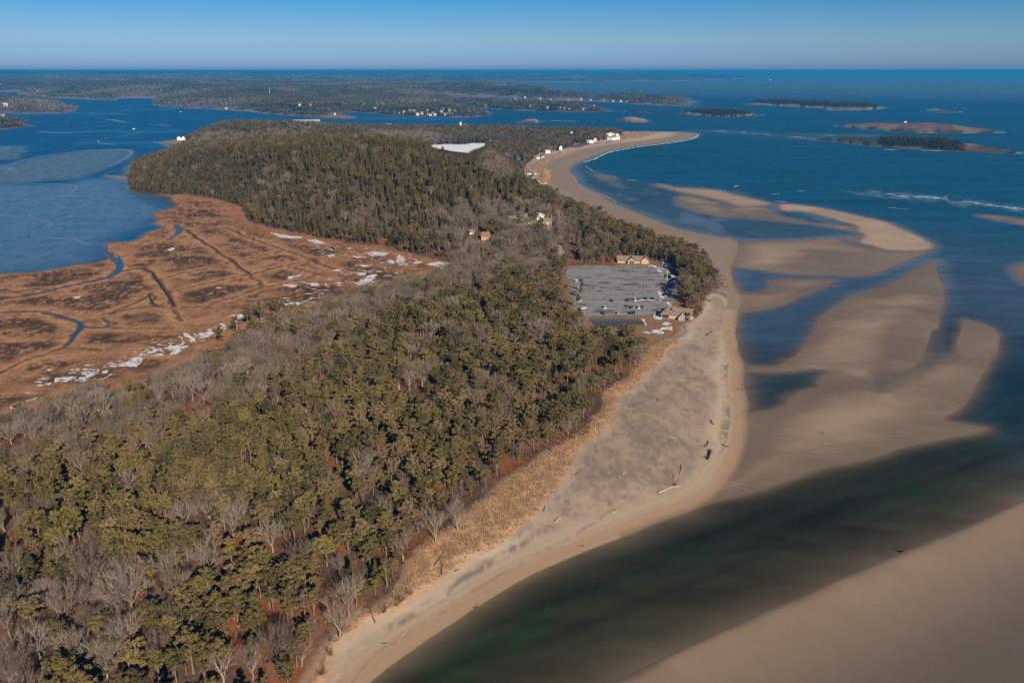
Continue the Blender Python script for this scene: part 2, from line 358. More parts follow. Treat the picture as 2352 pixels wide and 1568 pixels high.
L_ = np.maximum(CELL * .8, 1.0)
beach_z = np.clip(sd_main * .075, -6, 2.4)
marsh_m = sstep(-10, 10, sd_marsh)
marsh_z = np.clip(sd_main / np.maximum(3.0, L_) * .9, -3, .9)
Z0 = beach_z * (1 - marsh_m) + marsh_z * marsh_m
for (nm, p, s, hz), sd in zip(BARS, sd_bars):
    ss = np.maximum(s, L_ * 1.2)
    zz = np.where(sd > 0, hz * (1 - np.exp(-sd / ss)), np.maximum((sd * {'main': .11, 'middle': .11, 'upper': .12}.get(nm, .17) * np.minimum(1, 10 / L_)) if nm != 'near' else -.14 + sd * .035, -5))
    Z0 = np.maximum(Z0, zz)
flat_z = Z0.copy()
for sd, dp in zip(sd_pools, (.40, .32, .3)):
    Z0 = np.minimum(Z0, np.where(sd > -12, Z0 - dp * sstep(-8, 6, sd), Z0))
# tide channel: deeper seabed near the viewer, shoaling flats elsewhere
Z0 = np.maximum(Z0, -6.0)
on_land = (sd_main > 0) & (beach_z > 0)
inland = sstep(2, 30, sd_forest)
Z0 = Z0 + inland * (1.2 + 2.6 * n_big * sstep(0, 120, sd_forest)) * (1 - sstep(-2, 4, sd_lot) * 0) + hill
Z0 = np.where(sd_dune > -6, Z0 + sstep(-6, 4, sd_dune) * (.7 + .9 * (n_mid - .4)), Z0)
Z0 = np.where(sd_fore > -4, Z0 + sstep(-4, 6, sd_fore) * .5 * (n_mid - .4), Z0)
lotf = sstep(-55, -2, sd_lot)
Z0 = Z0 * (1 - lotf) + 2.5 * lotf
Z0 = np.where(sd_pond > -40, Z0 * (1 - sstep(-40, -5, sd_pond)) + 1.6 * sstep(-40, -5, sd_pond), Z0)
# far country
nf = fbm(GX / 900, GY / 900, 31)
nf2 = fbm(GX / 260, GY / 260, 37)
farz = np.where(sd_far > 0, np.clip(sd_far / np.maximum(60, L_) * 3, 0, 4) + sstep(0, 500, sd_far) * (10 + 44 * np.clip(nf - .3, 0, 1)) + sstep(60, 300, sd_far) * 10 * nf2, np.clip(sd_far / 40, -6, 0))
farz = farz + sstep(9000, 22000, RR) * sstep(0, 800, sd_far) * (60 * nf + sstep(0.1, -.55, AA) * 75)
for (bx_, by_), bh_, bs_ in [((415, 239), 30, 190), ((560, 248), 20, 260), ((720, 258), 24, 260), ((660, 250), 20, 300), ((900, 253), 14, 300), ((1250, 246), 12, 350), ((1150, 216), 30, 700), ((1300, 222), 30, 500), ((1440, 231), 18, 320), ((1540, 237), 14, 250), ((600, 215), 34, 900), ((240, 212), 30, 800), ((850, 208), 34, 1000), ((60, 203), 40, 1200), ((430, 200), 44, 1400), ((1000, 205), 26, 700)]:
    qx, qy = un((bx_, by_), 10)
    farz = farz + .5 * bh_ * np.exp(-((GX - qx) ** 2 + (GY - qy) ** 2) / (2 * bs_ * bs_)) * sstep(0, 130, sd_far)
Z0 = np.maximum(Z0, farz)
lhz = np.where(sd_lh > 0, np.clip(sd_lh / 20, 0, 2) + sstep(10, 160, sd_lh) * (14 + 16 * nf2), np.clip(sd_lh / 20, -6, 0))
Z0 = np.maximum(Z0, lhz)
for (kind, p, hz, lb), sd in zip(ISLANDS, sd_isl):
    wdt = {'wooded': 70, 'mixed': 45, 'heath': 80, 'rock': 28, 'reef': 14}[kind]
    zz = np.where(sd > 0, hz * (sstep(0, wdt, sd) * .8 + .2 * sstep(0, 10, sd)) * (.75 + .5 * fbm(GX / 35, GY / 35, 41)), np.clip(sd / 12, -6, 0))
    zz = np.where(sd > 0, np.maximum(zz, 1.0), zz)
    Z0 = np.maximum(Z0, zz)
Z0 = Z0 + np.where(RR > 7000, sstep(0, 200, sd_far) * 12 * (vnoise(GX / 60, GY / 160, 77) - .3), 0)

def field(A, x, y):
    """bilinear sample of a grid array at world points"""
    x = np.asarray(x, float); y = np.asarray(y, float)
    r = np.hypot(x, y); a = np.arctan2(x, y)
    fi = np.interp(r, R1, np.arange(NR)); fj = np.interp(a, az, np.arange(NA))
    i = np.clip(fi.astype(int), 0, NR - 2); j = np.clip(fj.astype(int), 0, NA - 2)
    u = fi - i; v = fj - j
    return (A[i, j] * (1 - u) + A[i + 1, j] * u) * (1 - v) + (A[i, j + 1] * (1 - u) + A[i + 1, j + 1] * u) * v

def ground(x, y):
    return float(field(Z0, x, y))

def at(p, lift=0.0):
    """photo point -> point on the terrain"""
    z = 0.0
    for _ in range(12):
        x, y = un(p, z)
        z = .5 * z + .5 * ground(x, y)
    x, y = un(p, z)
    return Vector((x, y, ground(x, y) + lift))

def proj(x, y, z):
    dy, dz = y * cP - (z - H) * sP, y * sP + (z - H) * cP
    return CX + FPX * x / dy, CY - FPX * dz / dy

# ------------------------------------------------------------------ ground colours (albedo)
def C(*c): return np.array(c, float)
def mixc(A, B, t):
    t = np.clip(t, 0, 1)[..., None]
    return A * (1 - t) + B * t
DRY, WETS = C(.40, .315, .235), C(.185, .136, .088)
col = np.zeros(GX.shape + (3,)) + DRY
wet = np.zeros(GX.shape)
veg = np.zeros(GX.shape)
nS = fbm(GX / 14, GY / 5, 61); nS2 = fbm(GX / 55, GY / 40, 67); nF = fbm(GX / 3.2, GY / 3.2, 71)
# beach bands by distance from the water's edge
col = mixc(col, C(.47, .355, .265), sstep(450, 700, RR) * sstep(40, 80, sd_main) * .8)
band = sd_main + (n_mid - .5) * 5
lowb = 1 - sstep(4, 11, sd_main + (nS - .5) * 3)
col = mixc(col, C(.33, .215, .125), lowb * .75)
scl = np.where(RR > 700, 2.6, 1.0)
wb = 1 - sstep(12 * scl, 30 * scl, sd_main + (nS2 - .5) * 14)
col = mixc(col, C(.225, .178, .138), wb * .9 * (RR > 560))
wr = np.exp(-((band - 25 - 8 * nS2) / 2.6) ** 2) * sstep(.42, .62, fbm(GX / 6, GY / 6, 73))
col = mixc(col, C(.16, .135, .11), wr * .75 * (RR < 700))
wr2 = np.exp(-((band - 36) / 1.8) ** 2) * sstep(.45, .6, nF)
col = mixc(col, C(.21, .17, .13), wr2 * .6 * (RR < 700))
col = mixc(col, C(.42, .345, .27), np.exp(-((band - 30) / 3.) ** 2) * .6 * (RR < 700))
fr_ = sd_main / np.maximum(sd_main + np.maximum(-np.maximum(sd_dune, sd_forest), 0), 1.0)
nearb = (RR < 420) * (sd_main > 1)
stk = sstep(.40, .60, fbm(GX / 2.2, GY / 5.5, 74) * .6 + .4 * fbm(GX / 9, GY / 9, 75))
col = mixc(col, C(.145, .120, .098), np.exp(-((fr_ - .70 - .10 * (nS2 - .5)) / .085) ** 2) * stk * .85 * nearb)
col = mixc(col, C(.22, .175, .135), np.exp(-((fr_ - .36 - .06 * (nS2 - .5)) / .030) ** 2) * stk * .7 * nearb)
out_ = -sd_fore
eb = (RR > 330) * (RR < 640) * (sd_main > 9)
col = mixc(col, C(.47, .375, .29), np.exp(-((out_ - 3.5) / 2.6) ** 2) * .8 * eb)
col = mixc(col, C(.17, .15, .125), np.exp(-((out_ - 9 - 3 * (nS2 - .5)) / 2.6) ** 2) * sstep(.40, .58, fbm(GX / 1.8, GY / 3.0, 76)) * .85 * eb)
col = mixc(col, C(.46, .37, .285), np.exp(-((out_ - 14) / 2.2) ** 2) * .6 * eb)
stripe = np.sin((sd_main + 2.5 * (nS2 - .5)) * 2.1) * .5 + .5
col = mixc(col, C(.30, .20, .12), stripe * .28 * (1 - sstep(8, 20, sd_main)) * (RR < 700))
# grey-tan foredune flat
ff = sstep(-5, 5, sd_fore)
mot = fbm(GX / 4, GY / 9, 81)
fcol = mixc(np.zeros_like(col) + C(.335, .262, .202), np.zeros_like(col) + C(.225, .175, .135), sstep(.36, .70, mot * .35 + n_mid * .25 + .4 * fbm(GX / 1.6, GY / 3.5, 85)))
fcol = mixc(fcol, np.zeros_like(col) + C(.40, .31, .22), sstep(.62, .72, fbm(GX / 10, GY / 10, 83)) * .6)
fcol = mixc(fcol, np.zeros_like(col) + C(.15, .12, .09), sstep(.70, .80, fbm(GX / 2.2, GY / 4, 87)) * .6)
col = col * (1 - ff[..., None]) + fcol * ff[..., None]
# dry dune grass strip
df = np.maximum(sstep(-2, 2.5, sd_dune), sstep(-6, 6, sd_dune2) * .9)
dcol = mixc(np.zeros_like(col) + C(.42, .265, .155), np.zeros_like(col) + C(.24, .145, .080), sstep(.4, .68, fbm(GX / 2.6, GY / 2.6, 91)))
edge = np.exp(-((sd_dune - 1.0) / 2.4) ** 2) * (sd_forest < -3)
dcol = mixc(dcol, np.zeros_like(col) + C(.50, .30, .16), edge * .7)
col = col * (1 - df[..., None]) + dcol * df[..., None]
col = mixc(col, C(.52, .29, .15), sstep(-3, 5, sd_bluff))
col = mixc(col, C(.095, .05, .042), sstep(-6, 6, sd_heath) * .9)
veg = np.maximum(veg, df * .8); veg = np.maximum(veg, ff * .25)
# sand flats: wetness from height
zs = flat_z * 1.0
isbar = np.max(np.stack(sd_bars), 0) > -30
WETP = [(z3([(930, 1270), (1200, 1290), (1400, 1330), (1560, 1345), (1400, 1400), (1050, 1430), (760, 1395), (720, 1330)]), .8), (z6([(1340, 700), (1560, 640), (1780, 600), (1740, 760), (1640, 880), (1400, 960), (1330, 900)]), .75), (z6([(430, 1260), (700, 1240), (620, 1330), (520, 1500), (430, 1500)]), .6), (z6([(1500, 370), (1740, 260), (1800, 420), (1640, 470), (1300, 500)]), .5), (z6([(1950, 640), (2180, 720), (2150, 860), (2040, 860), (1900, 800)]), .5), (z3([(380, 1010), (640, 1015), (640, 1060), (480, 1050), (330, 1030)]), .9),
        (z3([(0, 970), (300, 975), (330, 1010), (150, 1010)]), .3), (z6([(860, 900), (1050, 760), (1250, 690), (1365, 715), (1335, 860), (1150, 905), (950, 930)]), -.9), (z3([(470, 1390), (800, 1330), (1000, 1240), (1050, 1210), (700, 1215), (560, 1240)]), -.6), (z6([(900, 1300), (1300, 1180), (1700, 1000), (2000, 980), (1900, 1200), (1500, 1290), (1100, 1380)]), -.35)]
wadd = 0
for p_, a_ in WETP:
    wadd = wadd + a_ * sstep(-16, 14, sdist(W(smooth(p_, 3)), SX, SY, 100) + (fbm(GX / 16, GY / 8, 96) - .5) * 18)
wetz = 1 - sstep(.10, .42, Z0 + (fbm(GX / 38, GY / 16, 95) - .5) * .28 + (nS - .5) * .05)
wetz = np.clip(wetz + wadd, 0, 1)
is_sand_low = (sd_main < 3) & isbar
swirl = fbm((GX + 30 * n_big) / 60, (GY + 60 * n_mid) / 22, 97)
bcol = mixc(np.zeros_like(col) + C(.30, .222, .152), np.zeros_like(col) + WETS, wetz)
bcol = bcol * (.72 + .56 * swirl[..., None])
vig_damp = sdist(W(smooth(F([(1650, 1800), (1600, 1640), (1830, 1520), (2100, 1400), (2400, 1260), (2800, 1160), (2900, 1900)]), 3)), GX, GY, 200)
bcol = mixc(bcol, np.zeros_like(col) + C(.105, .085, .070), sstep(-22, 26, vig_damp + (swirl - .5) * 22) * .9)  # vignette darkening painted into the bar's lower right, together with wet sand
rp_ = np.sin((GX * .30 + GY * 1.0 + 9 * fbm(GX / 14, GY / 14, 98)) * 1.9) * (RR < 460) * (GX > 60) * sstep(-4, 3, sd_bars[8]) * (1 - sstep(14, 40, sd_bars[8]))
bcol = bcol * (1 + .13 * rp_ * sstep(.35, .6, fbm(GX / 30, GY / 18, 99)))[..., None]
for nm, f in (('outer', 1.32), ('thin', 1.2), ('near', .98), ('upper', 1.05)):
    k = [b[0] for b in BARS].index(nm)
    bcol = bcol * (1 + (f - 1) * sstep(-2, 8, sd_bars[k])[..., None])
bfac = (1 - sstep(-1, 4.5, sd_main)) * isbar
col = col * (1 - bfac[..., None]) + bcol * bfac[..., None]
wet = np.maximum(wet, bfac * (.35 + .65 * wetz))
wet = np.maximum(wet, (1 - sstep(0, 6, sd_main)) * .8 * (1 - marsh_m))
# seabed
sub = sstep(0, -1.6, Z0)
seab = mixc(np.zeros_like(col) + C(.15, .115, .075), np.zeros_like(col) + C(.035, .04, .028), sstep(-.2, -2.0, Z0))
m_ = (Z0 < 0.02) & (RR < 3500)
col[m_] = seab[m_]
wet[m_] = .6
# salt marsh
mm = sstep(-4, 4, sd_marsh) * sstep(-1.5, 1.5, sd_main) * (1 - sstep(-3, 3, sd_forest))
pat = sstep(.41, .57, fbm(GX / 30, GY / 17, 101) * .75 + .25 * fbm(GX / 5, GY / 3.4, 103)) * sstep(5, 13, ditch)
pat = pat * sstep(4, 18, sd_main) * sstep(10, 34, -sd_forest)
fine = fbm(GX / 3.4, GY / 2.0, 107)
mcol = mixc(np.zeros_like(col) + C(.36, .195, .100), np.zeros_like(col) + C(.265, .138, .072), sstep(.35, .65, fbm(GX / 22, GY / 10, 109)))
mcol = mixc(mcol, np.zeros_like(col) + C(.42, .235, .115), np.exp(-(ditch / 6.) ** 2) * .8)
mcol = mixc(mcol, np.zeros_like(col) + C(.062, .037, .027), pat * sstep(.28, .50, fine) * .95)
mcol = mixc(mcol, np.zeros_like(col) + C(.33, .135, .060), sstep(26, 4, -sd_forest) * .6)
mcol = mixc(mcol, np.zeros_like(col) + C(.12, .068, .042), sstep(.56, .70, fbm(GX / 9, GY / 3.2, 111)) * .55 * sstep(3, 12, sd_main))
mcol = mcol * (.70 + .60 * fbm(GX / 1.7, GY / 1.2, 113)[..., None])
mcol = mixc(mcol, np.zeros_like(col) + C(.06, .042, .03), np.exp(-(ditch / 1.3) ** 2) * .85)
mcol = mixc(mcol, np.zeros_like(col) + C(.09, .062, .045), (1 - sstep(.5, 4, sd_main)) * .9)
col = col * (1 - mm[..., None]) + mcol * mm[..., None]
wet = wet * (1 - mm); veg = np.maximum(veg, mm)
# woodland floor
wf = np.maximum(sstep(-4, 3, sd_forest), sstep(-3, 3, sd_clear))
rust = sstep(.42, .66, fbm(GX / 16, GY / 16, 121))
wcol = mixc(np.zeros_like(col) + C(.095, .062, .045), np.zeros_like(col) + C(.22, .085, .036), rust)
wcol = mixc(wcol, np.zeros_like(col) + C(.13, .095, .075), sstep(.5, .75, fbm(GX / 9, GY / 9, 127)) * .7)
wcol = mixc(wcol, np.zeros_like(col) + C(.26, .16, .09), sstep(-3, 4, sd_clear) * .75)
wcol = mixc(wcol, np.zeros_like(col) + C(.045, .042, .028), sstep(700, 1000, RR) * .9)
wf = wf * (1 - sstep(-1, 3, sd_dune) * .8)
col = col * (1 - wf[..., None]) + wcol * wf[..., None]
veg = np.maximum(veg, wf); wet = wet * (1 - wf)
# frozen pond
pf = sstep(-6, 4, sd_pond)
col = mixc(col, C(.72, .76, .80), pf)
veg = veg * (1 - pf)
# far country and islands
ff2 = (sd_far > -5) | (sd_lh > -5)
fc = mixc(np.zeros_like(col) + C(.075, .062, .055), np.zeros_like(col) + C(.022, .03, .026), sstep(.40, .58, fbm(GX / 420, GY / 620, 131) * .7 + .3 * fbm(GX / 120, GY / 180, 133)))
fc = mixc(fc, np.zeros_like(col) + C(.24, .20, .17), (1 - sstep(0, np.maximum(9, CELL * .35), np.maximum(sd_far, sd_lh))) * (.3 + .7 * (fbm(GX / 120, GY / 120, 137) > .46)) * (RR < 9000))
fc = mixc(fc, np.zeros_like(col) + C(.20, .11, .06), sstep(40, 8, np.where(sd_lh > 0, sd_lh, 99)) * .8)
tipx, tipy = un((785, 270.5)); tip = np.exp(-((GX - tipx) ** 2 + (GY - tipy) ** 2) / (2 * 75. ** 2))
fc = mixc(fc, np.zeros_like(col) + C(.26, .145, .08), tip * 1.2)
col[ff2] = fc[ff2]; veg[ff2] = .8
for (kind, p, hz, lb), sd in zip(ISLANDS, sd_isl):
    m = sd > -3
    hh = Z0 / hz
    nn = fbm(GX / 18, GY / 12, 141)
    if kind in ('wooded', 'mixed'):
        ic = mixc(np.zeros_like(col) + C(.022, .021, .020), np.zeros_like(col) + C(.30, .24, .19), sstep(.12, .2, hh + (nn - .5) * .2) * (.8 if kind == 'wooded' else .22))
        ic = mixc(ic, np.zeros_like(col) + C(.05, .045, .032), sstep(.35, .5, hh))
        if kind == 'mixed':
            ic = mixc(ic, np.zeros_like(col) + C(.36, .22, .12), sstep(380, 420, GX - field(GX, 0, 0)) * 0)
    elif kind == 'heath':
        ic = mixc(np.zeros_like(col) + C(.035, .032, .03), np.zeros_like(col) + C(.150, .092, .070), sstep(.2, .36, hh + (nn - .5) * .15))
        ic = mixc(ic, np.zeros_like(col) + C(.22, .15, .095), sstep(.52, .66, fbm(GX / 50, GY / 40, 143)) * sstep(.25, .4, hh))
    elif kind == 'rock':
        ic = mixc(np.zeros_like(col) + C(.05, .045, .04), np.zeros_like(col) + C(.36, .30, .25), sstep(.15, .3, hh) * (.6 + .4 * nn))
    else:
        ic = np.zeros_like(col) + C(.03, .03, .03)
    col[m] = ic[m]; veg[m] = .6
# yellow rock at the east end of the evergreen island
er = sdist(W(z3([(1930, 560), (2000, 558), (2090, 580), (2060, 600), (1960, 598)])), GX, GY, 100)
m4 = (er > -6) & (sd_isl[3] > 4)
col[m4] = mixc(col, C(.40, .25, .13), sstep(-6, 10, er) * .9)[m4]
# rock at the left tip of the wooded hill, mud bank in the creek mouth
rt = sdist(W(z1([(720, 765), (870, 765), (930, 900), (1140, 925), (1000, 880), (900, 850), (880, 775)])), GX, GY, 60)
col = mixc(col, C(.07, .06, .05), sstep(-10, 2, rt) * sstep(8, 2, Z0) * (sd_main > -2))
col = np.clip(col, .004, 1)

# region classes -> one object each
cls = np.zeros(GX.shape, int)                          # 0 seabed
cls[(sd_main > 0) | on_land] = 1                       # beach
for k, sd in enumerate(sd_bars):
    m = (sd > -18) & (cls == 0) & (Z0 > -1.0)
    cls[m] = 20 + k
cls[(sd_main > 0) & (sd_marsh > 0)] = 3
cls[(df > .5) & (sd_main > 0)] = 2
cls[(sd_fore > 0) & (cls == 1)] = 6
cls[(wf > .5) & (sd_main > -5)] = 4
cls[(hill > 9) & (cls == 4)] = 7
cls[pf > .5] = 8
cls[(sd_far > -4)] = 5
cls[sd_lh > -4] = 9
for k, sd in enumerate(sd_isl):
    cls[sd > -4] = 40 + k

# ------------------------------------------------------------------ material helpers
def new_mat(name):
    m = bpy.data.materials.new(name)
    m.use_nodes = True
    nt = m.node_tree
    b = nt.nodes['Principled BSDF']
    return m, nt, b

def N(nt, t, **kw):
    n = nt.nodes.new(t)
    for k, v in kw.items():
        setattr(n, k, v)
    return n

def math_node(nt, op, a, b=None, clamp=False):
    n = N(nt, 'ShaderNodeMath', operation=op)
    n.use_clamp = clamp
    for i, v in enumerate((a, b)):
        if v is None: continue
        if isinstance(v, (int, float)): n.inputs[i].default_value = v
        else: nt.links.new(v, n.inputs[i])
    return n.outputs[0]

def mixrgb(nt, a, b, f, blend='MIX'):
    n = N(nt, 'ShaderNodeMix', data_type='RGBA', blend_type=blend)
    for s, v in (('A', a), ('B', b), ('Factor', f)):
        if isinstance(v, (int, float)): n.inputs[s].default_value = v
        elif isinstance(v, tuple): n.inputs[s].default_value = v if len(v) == 4 else (*v, 1)
        else: nt.links.new(v, n.inputs[s])
    return n.outputs['Result']

def noise(nt, scale, detail=3.0, rough=.55, vec=None, dist=0.0):
    n = N(nt, 'ShaderNodeTexNoise')
    n.inputs['Scale'].default_value = scale
    n.inputs['Detail'].default_value = detail
    n.inputs['Roughness'].default_value = rough
    n.inputs['Distortion'].default_value = dist
    if vec is not None: nt.links.new(vec, n.inputs['Vector'])
    return n.outputs['Fac']

def world_pos(nt):
    return N(nt, 'ShaderNodeNewGeometry').outputs['Position']

def flat_mat(name, rgb, rough=.8, var=.18, scale=2.0, spec=.3, per_object=0.0):
    """plain painted or natural surface with procedural mottling"""
    m, nt, b = new_mat(name)
    f = noise(nt, scale, 4, .6, world_pos(nt))
    c = mixrgb(nt, tuple(v * (1 - var) for v in rgb), tuple(min(v * (1 + var), 1) for v in rgb), f)
    if per_object:
        oi = N(nt, 'ShaderNodeObjectInfo')
        g = math_node(nt, 'ADD', math_node(nt, 'MULTIPLY', oi.outputs['Random'], per_object), 1 - per_object / 2)
        cm = N(nt, 'ShaderNodeVectorMath', operation='SCALE')
        nt.links.new(c, cm.inputs[0]); nt.links.new(g, cm.inputs['Scale'])
        c = cm.outputs[0]
    nt.links.new(c, b.inputs['Base Color'])
    b.inputs['Roughness'].default_value = rough
    b.inputs['Specular IOR Level'].default_value = spec
    return m

# ground: colour, wetness and vegetation come from per-vertex values, the shader adds grain
m_ground, nt, b = new_mat('ground_surface')
ac = N(nt, 'ShaderNodeAttribute', attribute_name='albedo')
aw = N(nt, 'ShaderNodeAttribute', attribute_name='wet')
av = N(nt, 'ShaderNodeAttribute', attribute_name='veg')
pos = world_pos(nt)
n1 = noise(nt, .9, 5, .65, pos)
n2 = noise(nt, .16, 4, .6, pos)
n3 = noise(nt, 3.5, 3, .6, pos)
amp = math_node(nt, 'ADD', math_node(nt, 'MULTIPLY', av.outputs['Fac'], 1.15), .24)
t = math_node(nt, 'ADD', math_node(nt, 'MULTIPLY', n1, .5), math_node(nt, 'ADD', math_node(nt, 'MULTIPLY', n2, .25), math_node(nt, 'MULTIPLY', n3, .25)))
g = math_node(nt, 'ADD', math_node(nt, 'MULTIPLY', math_node(nt, 'SUBTRACT', t, .5), math_node(nt, 'MULTIPLY', amp, 1.9)), 1.0)
vm = N(nt, 'ShaderNodeVectorMath', operation='SCALE')
nt.links.new(ac.outputs['Color'], vm.inputs[0]); nt.links.new(g, vm.inputs['Scale'])
nt.links.new(vm.outputs[0], b.inputs['Base Color'])
rg = math_node(nt, 'SUBTRACT', .95, math_node(nt, 'MULTIPLY', aw.outputs['Fac'], .50))
nt.links.new(rg, b.inputs['Roughness'])
nt.links.new(math_node(nt, 'ADD', math_node(nt, 'MULTIPLY', aw.outputs['Fac'], .24), .06), b.inputs['Specular IOR Level'])
bmp = N(nt, 'ShaderNodeBump')
bmp.inputs['Distance'].default_value = .35
nt.links.new(math_node(nt, 'MULTIPLY', math_node(nt, 'SUBTRACT', 1.05, aw.outputs['Fac'], True), math_node(nt, 'ADD', math_node(nt, 'MULTIPLY', av.outputs['Fac'], .8), .25)), bmp.inputs['Strength'])
nt.links.new(t, bmp.inputs['Height'])
nt.links.new(bmp.outputs[0], b.inputs['Normal'])

def mesh_np(name, co, faces, mats=(), smooth_=False, attrs=None, mat_idx=None):
    me = bpy.data.meshes.new(name)
    co = np.asarray(co, np.float32); faces = np.asarray(faces, np.int32)
    k = faces.shape[1]
    me.vertices.add(len(co)); me.vertices.foreach_set('co', co.ravel())
    me.loops.add(faces.size); me.loops.foreach_set('vertex_index', faces.ravel())
    me.polygons.add(len(faces))
    me.polygons.foreach_set('loop_start', np.arange(0, faces.size, k, dtype=np.int32))
    me.polygons.foreach_set('loop_total', np.full(len(faces), k, np.int32))
    me.polygons.foreach_set('use_smooth', np.full(len(faces), smooth_, bool))
    for m in mats: me.materials.append(m)
    if mat_idx is not None: me.polygons.foreach_set('material_index', np.asarray(mat_idx, np.int32))
    for an, (ty, dat) in (attrs or {}).items():
        a = me.attributes.new(an, ty, 'POINT')
        a.data.foreach_set({'FLOAT': 'value', 'FLOAT_COLOR': 'color', 'INT': 'value'}[ty], np.asarray(dat).ravel())
    me.update(calc_edges=True)
    return me

def link(name, me, parent=None, loc=None):
    o = bpy.data.objects.new(name, me)
    COL.objects.link(o)
    if parent is not None: o.parent = parent
    if loc is not None: o.location = loc
    return o

def tag(o, label=None, cat=None, group=None, kind=None):
    if label: o['label'] = label
    if cat: o['category'] = cat
    if group: o['group'] = group
    if kind: o['kind'] = kind
    return o

vid = np.arange(NR * NA).reshape(NR, NA)
quads = np.stack([vid[:-1, :-1], vid[:-1, 1:], vid[1:, 1:], vid[1:, :-1]], -1).reshape(-1, 4)
qc = np.minimum(np.minimum(cls[:-1, :-1], cls[1:, :-1]), np.minimum(cls[:-1, 1:], cls[1:, 1:])).reshape(-1)
qc = cls[:-1, :-1].reshape(-1)
zf = Z0.ravel()
deep = zf[quads].max(1) < -.06            # hidden under the water
XYZ = np.stack([GX.ravel(), GY.ravel(), zf], 1)
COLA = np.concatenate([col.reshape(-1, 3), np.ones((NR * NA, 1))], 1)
def sub_mesh(name, sel, mat):
    q = quads[sel]
    used, inv = np.unique(q, return_inverse=True)
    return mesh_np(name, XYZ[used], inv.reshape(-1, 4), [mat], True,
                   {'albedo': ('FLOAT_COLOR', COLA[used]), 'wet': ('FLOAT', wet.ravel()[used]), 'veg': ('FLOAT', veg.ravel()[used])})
REG = {0: ('seabed', 'sandy seabed under the shallow water'), 1: ('beach', 'tan sand beach curving along the water from the bottom to the far sandy point'),
       2: ('dune_grassland', 'strip of orange-tan dry dune grass between the woods and the sand'), 3: ('salt_marsh', 'orange-brown salt marsh cut by straight dark ditches'),
       4: ('forest_floor', 'rusty brown woodland floor under the trees'), 5: ('far_land', 'low wooded far country fading blue to the horizon'),
       6: ('foredune', 'grey-tan flat of sparse sand between the dune grass and the beach'), 7: ('hill', 'broad hill covered in dark evergreens'),
       8: ('frozen_pond', 'white frozen pond behind the hill'), 9: ('headland', 'low wooded headland on the left across the bay')}
barlab = ['thin tan sandbar nearest the surf', 'hooked brown sandbar around a small pool', 'largest pale sandbar with a rounded outer end', 'tiny sandbar in the shallows of the crescent bay', 'sandbar reaching in from the right just below the surf', 'brown sandbar cut off by the right edge',
          'smooth sand flat joined to the beach corner', 'narrow wet sand flat between two blue pools', 'broad brown sand flat with two long arms', 'large smooth sandbar beyond the dark tidal channel, bottom right']
for k in np.unique(qc):
    sel = (qc == k) & ~deep
    if not sel.any(): continue
    if k in REG: nm, lb = REG[k]
    elif k >= 40: nm, lb = ('reef' if ISLANDS[k - 40][0] == 'reef' else 'island'), ISLANDS[k - 40][3]
    else: nm, lb = 'sandbar', barlab[k - 20]
    o = link(nm, sub_mesh(nm, sel, m_ground))
    tag(o, lb, None, None, 'structure')

# ------------------------------------------------------------------ water
depth = np.maximum(-Z0, 0)
opac = 1 - np.exp(-depth / .40)
opac = np.where(RR > 2200, 1, opac)
body = np.zeros(GX.shape + (3,)) + C(.001, .072, .152)  # diffuse water colour, with blue sky reflection painted into it
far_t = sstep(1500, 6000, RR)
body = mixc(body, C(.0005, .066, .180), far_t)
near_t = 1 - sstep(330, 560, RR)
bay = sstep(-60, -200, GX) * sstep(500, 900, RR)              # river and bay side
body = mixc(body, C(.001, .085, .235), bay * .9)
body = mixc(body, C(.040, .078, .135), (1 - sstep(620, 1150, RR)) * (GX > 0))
body = mixc(body, C(.018, .022, .012), near_t)
body = mixc(body, C(.012, .030, .010), near_t * sstep(.5, .7, fbm(GX / 22, GY / 22, 159)) * .7)
chan = sstep(420, 500, RR) * sstep(260, 330, GX) * (1 - sstep(620, 800, RR))
body = mixc(body, C(.008, .028, .042), (1 - sstep(480, 640, RR)) * sstep(200, 280, GX))
ice_sd = np.maximum(sdist(W(smooth(z1([(-900, 800), (-900, 700), (0, 700), (90, 690), (300, 640), (600, 605), (820, 600), (870, 615), (840, 660), (700, 720), (560, 765), (480, 790), (300, 800), (0, 815)]), 3)), RX, RY, 200),
                    sdist(W(smooth(z1([(-900, 560), (0, 575), (140, 580), (120, 625), (0, 665), (-900, 660)]), 3)), RX, RY, 200))
flat_sd = sdist(W(smooth(z1([(-900, 830), (0, 830), (400, 832), (560, 800), (760, 790), (870, 800), (900, 900), (1120, 1000), (1000, 1080), (700, 1225), (640, 1330), (300, 1400), (-900, 1460)]), 3)), RX, RY, 200)
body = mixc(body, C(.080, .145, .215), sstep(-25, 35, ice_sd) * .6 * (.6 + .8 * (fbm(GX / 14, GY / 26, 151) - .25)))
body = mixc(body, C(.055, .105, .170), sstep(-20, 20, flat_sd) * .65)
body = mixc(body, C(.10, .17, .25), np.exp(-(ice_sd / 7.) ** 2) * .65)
icea = np.clip(sstep(-25, 35, ice_sd) * .9 + sstep(-30, 40, flat_sd) * .95, 0, 1)
surf_d = ldist(W(smooth(z3([(1300, 890), (1420, 898), (1600, 915), (1800, 932), (1960, 955), (2160, 985), (2352, 1010), (2600, 1040)]), 4, False)), RX, RY, 90)
surf_d2 = np.minimum(ldist(W(smooth(z3([(260, 470), (560, 490), (850, 515)]), 4, False)), RX, RY, 200), ldist(W(smooth(z3([(900, 497), (1280, 503)]), 4, False)), RX, RY, 200))
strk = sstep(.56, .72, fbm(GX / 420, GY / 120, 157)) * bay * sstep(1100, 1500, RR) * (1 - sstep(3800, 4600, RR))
body = mixc(body, C(.045, .15, .29), strk * .4)
